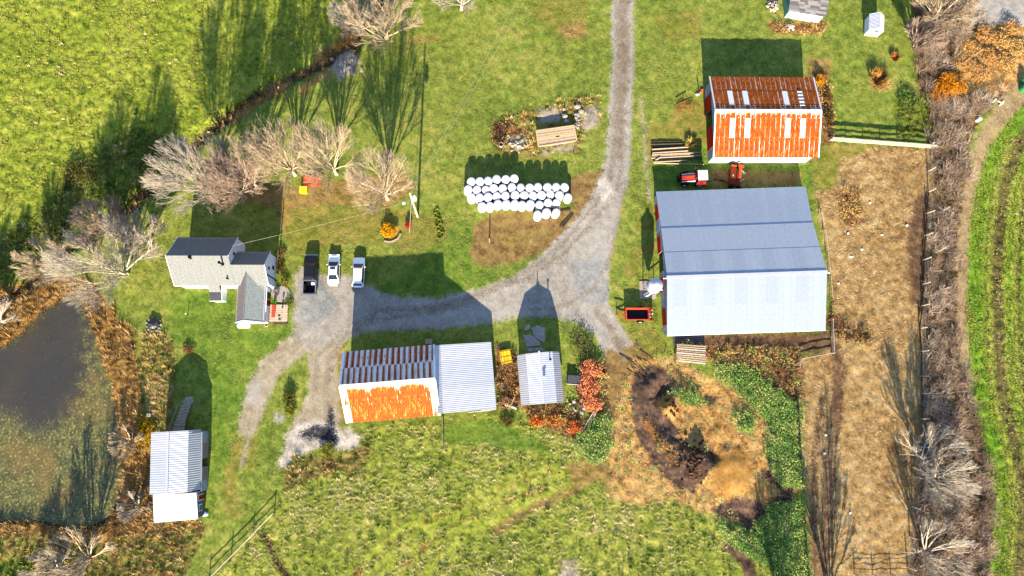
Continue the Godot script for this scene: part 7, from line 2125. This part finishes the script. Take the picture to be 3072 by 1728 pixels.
	bush("garden_shrub", "brown flowering shrub at the farmhouse wing's northeast corner", Vector3(-29.91, 0, -22.85), v3(0.8, 0.4, 0.8), 400, 0.14, Color(0.44, 0.30, 0.22), Color(0.40, 0.38, 0.16), 38)
	bush("garden_shrub", "low green shrub beside the tan patio slab", Vector3(-28.49, 0, -15.46), v3(0.7, 0.35, 0.9), 400, 0.14, Color(0.26, 0.32, 0.12), Color(0.40, 0.40, 0.16), 39)
	bush("garden_shrub", "dead brown bush on the lawn north of the cabin", Vector3(-42.68, 0, -8.39), v3(1.0, 0.45, 0.8), 420, 0.16, Color(0.38, 0.24, 0.16), Color(0.46, 0.34, 0.22), 40)
	bush("cellar_shrub", "dark tangled bush west of the cellar roof", Vector3(3.05, 0, -41.3), v3(1.2, 0.6, 1.2), 700, 0.18, Color(0.16, 0.18, 0.08), Color(0.34, 0.22, 0.18), 41)
	bush("cellar_shrub", "purple brown bush northwest of the cellar roof", Vector3(3.79, 0, -42.86), v3(1.1, 0.6, 0.9), 500, 0.18, Color(0.36, 0.24, 0.22), Color(0.42, 0.34, 0.16), 42)
	bush("barn_side_brush", "red brown brush along the rusty barn's east wall, northern clump", Vector3(56.35, 0, -49.16), v3(0.9, 0.55, 1.4), 700, 0.18, Color(0.30, 0.17, 0.10), Color(0.38, 0.26, 0.14), 43, "brush along the rusty barn's east wall")
	bush("barn_side_brush", "red brown brush along the rusty barn's east wall, southern clump", Vector3(56.28, 0, -45.71), v3(0.9, 0.55, 1.6), 700, 0.18, Color(0.26, 0.17, 0.10), Color(0.30, 0.28, 0.12), 44, "brush along the rusty barn's east wall")
	grass_clump("ornamental_grass", "broad tan grass clump with green shade on the northeast lawn", Vector3(65.22, 0, -52.18), 1.4, 1.5, 900, Color(0.60, 0.44, 0.22), 51)
	grass_clump("ornamental_grass", "little rust coloured grass clump on the northeast lawn", Vector3(68.41, 0, -55.99), 0.5, 0.9, 260, Color(0.58, 0.34, 0.18), 52)
	grass_clump("reed_tuft", "straw coloured grass tuft at the log pile's east end", Vector3(33.58, 0, -40.83), 0.8, 0.9, 420, Color(0.62, 0.54, 0.30), 53)

# ---------------------------------------------------------------- trees

class TB:
	var v := PackedVector3Array()
	var n := PackedVector3Array()
	var ix := PackedInt32Array()
	func seg(a: Vector3, b: Vector3, r0: float, r1: float, k := 3) -> void:
		var d := (b - a).normalized()
		var s := d.cross(Vector3(0.31, 0.2, 0.93)).normalized()
		var t := d.cross(s)
		var o := v.size()
		for i in k:
			var e := s * cos(TAU * i / k) + t * sin(TAU * i / k)
			v.append(a + e * r0)
			v.append(b + e * r1)
			n.append(e)
			n.append(e)
		for i in k:
			var p := o + i * 2
			var q := o + ((i + 1) % k) * 2
			ix.append(p); ix.append(p + 1); ix.append(q + 1)
			ix.append(p); ix.append(q + 1); ix.append(q)
	func mesh() -> ArrayMesh:
		var ar := []
		ar.resize(Mesh.ARRAY_MAX)
		ar[Mesh.ARRAY_VERTEX] = v
		ar[Mesh.ARRAY_NORMAL] = n
		ar[Mesh.ARRAY_INDEX] = ix
		var m := ArrayMesh.new()
		m.add_surface_from_arrays(Mesh.PRIMITIVE_TRIANGLES, ar)
		return m

func grow(tb_: TB, g: RandomNumberGenerator, p: Vector3, d: Vector3, length: float, r: float, level: int, kids: Array, twig: float, heart: Vector3, size: Vector2) -> void:
	var segs: int = [4, 3, 2, 1][level]
	var pts := [p]
	var q := p
	var e := d
	var wob: float = [0.07, 0.10, 0.13, 0.0][level]
	for i in segs:
		q = q + e * length / segs
		pts.append(q)
		e = (e + Vector3(g.randfn(), g.randfn() * 0.6 + 0.4, g.randfn()) * wob).normalized()
	for i in segs:
		var r0 := lerpf(r, r * 0.4, float(i) / segs)
		var r1 := lerpf(r, r * 0.4, float(i + 1) / segs)
		tb_.seg(pts[i], pts[i + 1], maxf(r0, twig), maxf(r1, twig * 0.7), 5 if level == 0 else 3)
	if level >= 3:
		return
	var count: int = kids[level]
	for i in count:
		var t := lerpf(0.2, 1.0, (i + g.randf()) / count)
		var f := t * segs
		var k := mini(int(f), segs - 1)
		var at: Vector3 = (pts[k] as Vector3).lerp(pts[k + 1], f - k)
		var along: Vector3 = (pts[k + 1] - pts[k]).normalized()
		var out := (at - heart).normalized()
		var rnd := Vector3(g.randfn(), g.randfn(), g.randfn()).normalized()
		var nd := (along * 0.75 + out * 0.4 + Vector3(0, 0.1, 0) + rnd * 0.5).normalized()
		var ln := length * g.randf_range(0.4, 0.68) * (1.2 - 0.4 * t)
		var tip := at + nd * ln - heart
		var over := sqrt((tip.x * tip.x + tip.z * tip.z) / (size.x * size.x) + tip.y * tip.y / (size.y * size.y))
		if over > 1.02:
			ln *= maxf(0.3, 1.0 - (over - 1.02) * 2.2)
		grow(tb_, g, at, nd, ln, r * 0.5, level + 1, kids, twig, heart, size)

func bare_tree(label: String, at: Vector3, h: float, r: float, bark: int, sd: int, stems := 1, group := "bare trees", kids := [7, 6, 6], twig := 0.016) -> void:
	var g := RandomNumberGenerator.new()
	g.seed = sd
	var t := thing("bare_tree", label, "tree", v3(at.x, at_ground(at.x, at.z) - 0.15, at.z), 0.0, group)
	var m: Material = M.bark[bark]
	var trunk := MB.new()
	var fork := minf(h * 0.17, 2.8) if stems == 1 else h * 0.12
	if stems == 1:
		trunk.lathe(Vector3.ZERO, [[0.42, 0.0], [0.28, 0.3], [0.22, fork * 0.6], [0.2, fork]], 9)
	else:
		for i in stems:
			var a := TAU * i / stems
			trunk.tube(v3(cos(a) * 0.25, 0, sin(a) * 0.25), v3(cos(a) * 0.7, fork, sin(a) * 0.7), 0.16, 0.12, 7, false)
	part(t, "trunk", trunk, m)
	var limbs := 13
	for i in limbs:
		var tb_ := TB.new()
		var az := TAU * i * 0.382 + g.randf() * 0.7
		var tilt := deg_to_rad([4.0, 20.0, 34.0, 12.0, 28.0, 42.0, 24.0, 38.0, 8.0, 16.0, 32.0, 26.0, 46.0][i] * lerpf(1.22, 1.55, clampf(r / h - 0.3, 0.0, 1.0) * 2.0))
		var d := v3(cos(az) * sin(tilt), cos(tilt), sin(az) * sin(tilt))
		var at0 := v3(0, fork * g.randf_range(0.75, 1.0), 0)
		if stems > 1:
			at0 += v3(cos(az), 0, sin(az)) * 0.55
		var hh := h - fork
		var len_ := g.randf_range(0.82, 0.98) / sqrt((d.x * d.x + d.z * d.z) / (r * r) + d.y * d.y / (hh * hh))
		grow(tb_, g, at0, d, len_, 0.115, 0, kids, twig, v3(0, fork, 0), Vector2(r, hh))
		put(t, "limb", tb_.mesh(), m)

func trees() -> void:
	bare_tree("lone bare tan tree west of the utility pole's shadow", Vector3(-14.23, 0, -31.45), 17.0, 4.9, 0, 101, 1, "bare garden trees")
	bare_tree("bare tan tree second from the east in the garden row", Vector3(-22.15, 0, -35.41), 16.0, 5.3, 0, 102, 1, "bare garden trees")
	bare_tree("bare tan tree behind the orange picnic table", Vector3(-28.45, 0, -35.25), 16.5, 5.6, 0, 103, 1, "bare garden trees")
	bare_tree("pinkish bare tree north of the farmhouse, between the tan and the grey one", Vector3(-33.91, 0, -33.08), 16.5, 5.4, 2, 104, 1, "bare garden trees")
	bare_tree("large pale grey bare tree northwest of the farmhouse", Vector3(-40.17, 0, -31.98), 16.5, 6.8, 1, 105, 1, "bare garden trees")
	bare_tree("pinkish bare tree directly behind the farmhouse", Vector3(-35.89, 0, -31.58), 12.5, 4.4, 2, 106, 1, "bare garden trees")
	bare_tree("widest pale bare tree between the farmhouse and the pond", Vector3(-52.59, 0, -19.65), 13.5, 7.6, 1, 107, 4, "bare trees by the pond", [8, 7, 7])
	bare_tree("smaller bare tan tree at the pond's north bank", Vector3(-62.92, 0, -20.64), 7.0, 4.4, 0, 108, 1, "bare trees by the pond")
	bare_tree("bare tree between the widest tree and the farmhouse's west gable", Vector3(-49.28, 0, -24.08), 9.0, 4.4, 1, 109, 1, "bare trees by the pond")
	bare_tree("bare tree behind the widest tree, at the brook", Vector3(-54.56, 0, -25.86), 8.0, 5.0, 2, 110, 1, "bare trees by the pond")
	bare_tree("white stemmed bare tree cut by the photo's left edge", Vector3(-69.38, 0, -12.54), 7.0, 4.2, 1, 111, 1, "bare trees by the pond")
	bare_tree("large bare tan tree at the top edge by the culvert", Vector3(-15.22, 0, -57.98), 11.5, 6.2, 0, 112, 2, "bare trees by the culvert")
	bare_tree("grey bare tree at the top edge west of the culvert", Vector3(-19.24, 0, -59.23), 9.0, 4.6, 1, 113, 1, "bare trees by the culvert")
	bare_tree("bare tree hanging in from the top edge over the lawn", Vector3(-2.98, 0, -63.45), 9.0, 6.2, 1, 114, 1, "bare trees by the culvert")
	bare_tree("pale many stemmed bare shrub tree at the bottom left corner", Vector3(-54.32, 0, 20.54), 8.5, 4.8, 0, 115, 5, "bare trees by the pond", [6, 5, 5], 0.016)
	bare_tree("bare tree in the bottom left corner behind the reeds", Vector3(-58.19, 0, 22.59), 5.5, 4.0, 1, 116, 3, "bare trees by the pond")
	bare_tree("white barked bare tree leaning over the lower hedgerow", Vector3(65.66, 0, 9.02), 8.5, 6.0, 1, 117, 2, "bare hedgerow trees", [6, 5, 5], 0.016)
	bare_tree("pale bare tree next to the hay field in the lower hedgerow", Vector3(67.7, 0, 11.57), 7.0, 5.0, 1, 118, 3, "bare hedgerow trees", [6, 5, 5], 0.016)
	bare_tree("white barked bare tree at the hedgerow's bottom edge", Vector3(65.07, 0, 21.75), 8.0, 5.4, 1, 119, 2, "bare hedgerow trees", [6, 5, 5], 0.016)
	bare_tree("bare tan tree at the hedgerow's top end beside the stone yard", Vector3(75.82, 0, -62.46), 8.0, 6.2, 0, 120, 3, "bare hedgerow trees")
	bare_tree("small bare bush tree west of the stone yard", Vector3(72.22, 0, -58.19), 5.0, 4.0, 2, 121, 3, "bare hedgerow trees")
	bare_tree("tall bare tree below the photo's bottom edge that shades the paddock", Vector3(50.51, 0, 28.17), 13.0, 4.2, 0, 122, 2, "bare trees south of the view", [6, 5, 5], 0.016)
	bare_tree("slim bare tree below the photo's bottom edge beside the weeds", Vector3(42.58, 0, 29.37), 9.5, 3.4, 0, 123, 1, "bare trees south of the view", [6, 5, 5], 0.016)
	bare_tree("low bare bush at the cabin's west wall", Vector3(-49.9, 0, 4.81), 4.0, 2.4, 0, 124, 3, "bare trees by the pond")
	bare_tree("low bare bush on the bank below the cabin annex", Vector3(-48.4, 0, 13.81), 3.0, 2.2, 1, 125, 3, "bare trees by the pond")

# ---------------------------------------------------------------- ground cover

func blade_mesh(count: int, h: float, spread: float, w: float, sd: int) -> ArrayMesh:
	var g := RandomNumberGenerator.new()
	g.seed = sd
	var b := MB.new()
	for i in count:
		var a := TAU * i / count + g.randf() * 0.8
		var q := v3(cos(a), 0, sin(a)) * g.randf() * spread * 0.4
		var d := v3(cos(a) * spread * g.randf_range(0.4, 1.0), h * g.randf_range(0.55, 1.0), sin(a) * spread * g.randf_range(0.4, 1.0))
		var s := v3(-sin(a), 0, cos(a)) * w
		b.tri(q - s - v3(0, 0.05, 0), q + d, q + s - v3(0, 0.05, 0))
	return b.mesh()

func leaf_mesh(count: int, r: float, h: float, size: float, sd: int) -> ArrayMesh:
	var g := RandomNumberGenerator.new()
	g.seed = sd
	var b := MB.new()
	for i in count:
		var a := g.randf() * TAU
		var p := v3(cos(a) * r * sqrt(g.randf()), h * pow(g.randf(), 0.6), sin(a) * r * sqrt(g.randf()))
		var x := Vector3(g.randfn(), g.randfn() * 0.5, g.randfn()).normalized()
		var y := x.cross(Vector3(g.randfn() * 0.4, 1, g.randfn() * 0.4)).normalized()
		var s := size * g.randf_range(0.6, 1.3)
		b.quad(p - x * s * 0.5, p + y * s * 0.32, p + x * s * 0.5, p - y * s * 0.32)
	return b.mesh()

func twig_mesh(count: int, h: float, spread: float, r: float, sd: int) -> ArrayMesh:
	var g := RandomNumberGenerator.new()
	g.seed = sd
	var t := TB.new()
	for i in count:
		var a := g.randf() * TAU
		var q := v3(g.randfn(), 0, g.randfn()) * spread * 0.15
		var m := q + v3(cos(a) * spread * 0.4, h * 0.55, sin(a) * spread * 0.4) * g.randf_range(0.7, 1.1)
		t.seg(q, m, r, r * 0.7)
		for k in 2:
			t.seg(m, m + v3(cos(a) * spread * 0.4 + g.randfn() * 0.2, h * 0.35, sin(a) * spread * 0.4 + g.randfn() * 0.2) * g.randf_range(0.6, 1.2), r * 0.7, r * 0.4)
	return t.mesh()

# density: chance for each kind of ground; tones: linear colours to pick from
func cover(called: String, label: String, category: String, mesh: Mesh, density: Dictionary, tries: int, tones: Array, lo: float, hi: float, area := Rect2(GX0, GZ0, GW, GH), mat: Material = null) -> void:
	var g := RandomNumberGenerator.new()
	g.seed = called.hash() & 0xffff
	var f := FastNoiseLite.new()
	f.seed = 77
	f.frequency = 0.12
	var xs := []
	var cs := []
	for i in tries:
		var x := g.randf_range(area.position.x, area.end.x)
		var z := g.randf_range(area.position.y, area.end.y)
		var k := zone_at(x + g.randfn() * 0.35, z + g.randfn() * 0.35)
		if not density.has(k) or g.randf() > float(density[k]):
			continue
		var nn := f.get_noise_2d(x, z)
		if g.randf() > 0.72 + nn:
			continue
		if indoors(x, z):
			continue
		var s := g.randf_range(lo, hi)
		var bs := Basis(Vector3.UP, g.randf() * TAU).scaled(v3(s, s * g.randf_range(0.7, 1.2), s))
		xs.append(Transform3D(bs, v3(x, at_ground(x, z), z)))
		var c: Color = tones[clampi(int((0.5 + nn * 0.6 + g.randfn() * 0.22) * tones.size()), 0, tones.size() - 1)]
		var b := g.randf_range(0.8, 1.2)
		cs.append(Color(c.r * b, c.g * b, c.b * b))
	var mm := MultiMesh.new()
	mm.transform_format = MultiMesh.TRANSFORM_3D
	mm.use_colors = true
	mm.mesh = mesh
	mm.instance_count = xs.size()
	for i in xs.size():
		mm.set_instance_transform(i, xs[i])
		mm.set_instance_color(i, cs[i])
	var o := MultiMeshInstance3D.new()
	o.name = numbered(called)
	o.multimesh = mm
	o.material_override = mat if mat else M.tinted
	add_child(o)
	tag(o, label, category)
	o.set_meta("kind", "stuff")

var blocks := [
	[-44.2, -24.8, -30.4, -17.0], [-36.0, -17.5, -30.8, -11.6], [-39.8, -17.5, -37.4, -14.9], [35.8, -51.0, 52.8, -37.2], [27.0, -33.5, 51.9, -9.8],
	[-19.6, -8.8, -5.6, 2.5], [-6.0, -9.4, 2.5, 1.2], [5.4, -7.8, 12.3, 0.3], [-45.8, 3.0, -38.6, 15.8], [49.8, -69.0, 56.8, -61.8], [63.5, -63.0, 66.4, -59.6],
	[8.6, -43.5, 15.4, -39.8]]

func indoors(x: float, z: float) -> bool:
	for b: Array in blocks:
		if x > b[0] and x < b[2] and z > b[1] and z < b[3]:
			return true
	return false

func lin(r: float, g: float, b: float) -> Color:
	return Color(r, g, b)

func ground_cover() -> void:
	var green := [lin(0.06, 0.09, 0.015), lin(0.105, 0.135, 0.02), lin(0.15, 0.17, 0.03), lin(0.22, 0.21, 0.055)]
	var olive := [lin(0.095, 0.125, 0.018), lin(0.15, 0.18, 0.025), lin(0.205, 0.225, 0.035), lin(0.28, 0.27, 0.06)]
	var straw := [lin(0.12, 0.16, 0.03), lin(0.19, 0.22, 0.045), lin(0.28, 0.285, 0.07), lin(0.42, 0.37, 0.16)]
	var brown := [lin(0.16, 0.10, 0.04), lin(0.25, 0.15, 0.055), lin(0.35, 0.21, 0.07), lin(0.40, 0.28, 0.12)]
	cover("lawn_grass", "short mown grass of the farm's lawns", "grass", blade_mesh(8, 0.13, 0.2, 0.026, 1), {0: 1.0, 26: 1.0, 15: 0.7, 14: 0.12, 25: 0.25}, 130000, green, 0.8, 1.5)
	cover("meadow_grass", "tufty yellow green grass of the northwest meadow", "grass", blade_mesh(9, 0.24, 0.28, 0.035, 2), {1: 1.0, 22: 0.9}, 110000, olive, 0.7, 1.5)
	cover("pasture_grass", "long tangled grass of the southern pasture", "grass", blade_mesh(9, 0.26, 0.36, 0.036, 3), {2: 0.9, 8: 0.2, 21: 0.5, 17: 0.1}, 130000, straw, 0.7, 1.5)
	cover("pasture_tussocks", "green and straw tussocks standing out of the southern pasture", "tussocks", blade_mesh(26, 0.42, 0.42, 0.05, 13), {2: 0.22, 21: 0.4, 1: 0.05, 22: 0.3}, 60000, [lin(0.09, 0.135, 0.02), lin(0.15, 0.195, 0.03), lin(0.24, 0.26, 0.05), lin(0.40, 0.35, 0.14)], 0.6, 1.4)
	cover("wet_rushes", "dark green rushes in the wet meadow corner", "rushes", blade_mesh(12, 0.8, 0.5, 0.04, 4), {22: 0.7, 21: 0.2}, 60000, [lin(0.035, 0.05, 0.01), lin(0.06, 0.08, 0.014), lin(0.10, 0.12, 0.02), lin(0.16, 0.13, 0.04)], 0.6, 1.3)
	cover("wet_brush", "dark brown and olive brush in the wet corner below the meadow", "brush", leaf_mesh(18, 0.5, 1.1, 0.16, 14), {22: 0.35}, 60000, [lin(0.05, 0.045, 0.018), lin(0.08, 0.07, 0.025), lin(0.11, 0.12, 0.03), lin(0.18, 0.15, 0.05)], 0.6, 1.5)
	cover("bank_reeds", "rust and straw coloured reeds round the pond and brook", "reeds", blade_mesh(12, 0.8, 0.55, 0.04, 5), {7: 1.0, 21: 0.35, 16: 0.15}, 120000, brown, 0.6, 1.4)
	cover("brush_twigs", "grey brown leafless brush filling the hedgerow", "brush", twig_mesh(12, 1.3, 0.9, 0.02, 6), {6: 0.6}, 90000, [lin(0.16, 0.115, 0.08), lin(0.24, 0.175, 0.125), lin(0.32, 0.24, 0.175), lin(0.42, 0.34, 0.26)], 0.6, 1.4)
	cover("hedge_grass", "dull green and brown undergrowth in the hedgerow", "undergrowth", blade_mesh(10, 0.5, 0.4, 0.045, 7), {6: 0.8, 28: 0.5}, 80000, [lin(0.06, 0.075, 0.02), lin(0.11, 0.10, 0.035), lin(0.22, 0.15, 0.06), lin(0.30, 0.20, 0.08)], 0.6, 1.3)
	cover("red_brush", "red brown dead brush round the workshop and manure yard", "brush", leaf_mesh(16, 0.4, 0.6, 0.16, 8), {28: 0.9}, 110000, [lin(0.13, 0.07, 0.035), lin(0.22, 0.125, 0.05), lin(0.34, 0.20, 0.07), lin(0.44, 0.28, 0.08)], 0.6, 1.3)
	cover("green_weeds", "lush green weeds in the manure yard", "weeds", leaf_mesh(20, 0.4, 0.75, 0.17, 9), {11: 0.55, 10: 0.012, 28: 0.02}, 120000, [lin(0.07, 0.15, 0.03), lin(0.12, 0.22, 0.045), lin(0.20, 0.28, 0.06), lin(0.30, 0.32, 0.09)], 0.6, 1.3, Rect2(10, -15, 50, 45))
	cover("dead_stalks", "dry brown stalks standing among the manure yard weeds", "stalks", blade_mesh(10, 0.85, 0.35, 0.03, 15), {11: 0.2, 28: 0.25}, 90000, [lin(0.16, 0.11, 0.05), lin(0.27, 0.19, 0.09), lin(0.38, 0.29, 0.15)], 0.6, 1.2, Rect2(-5, -15, 65, 45))
	cover("dry_litter", "dry tufts and clods over the paddock and straw", "litter", blade_mesh(8, 0.10, 0.24, 0.034, 10), {5: 0.8, 10: 0.9, 19: 0.3, 24: 0.6, 25: 0.3}, 130000, [lin(0.15, 0.095, 0.04), lin(0.25, 0.17, 0.07), lin(0.35, 0.25, 0.115), lin(0.44, 0.34, 0.18)], 0.6, 1.6)
	cover("hay_stubble", "fresh green regrowth in the hay field", "grass", blade_mesh(9, 0.22, 0.22, 0.032, 11), {8: 0.8, 23: 1.0, 24: 0.1}, 110000, [lin(0.09, 0.155, 0.018), lin(0.13, 0.20, 0.022), lin(0.19, 0.23, 0.03), lin(0.26, 0.26, 0.06)], 0.7, 1.4, Rect2(50, -74, 50, 108))
	cover("fallen_leaves", "tan fallen leaves scattered on the lawn under the garden trees", "leaves", leaf_mesh(5, 0.25, 0.05, 0.09, 12), {15: 0.8, 25: 1.0, 0: 0.2, 26: 0.1}, 80000, [lin(0.26, 0.17, 0.07), lin(0.34, 0.22, 0.08), lin(0.40, 0.30, 0.14)], 0.7, 1.3, Rect2(-60, -60, 90, 50))
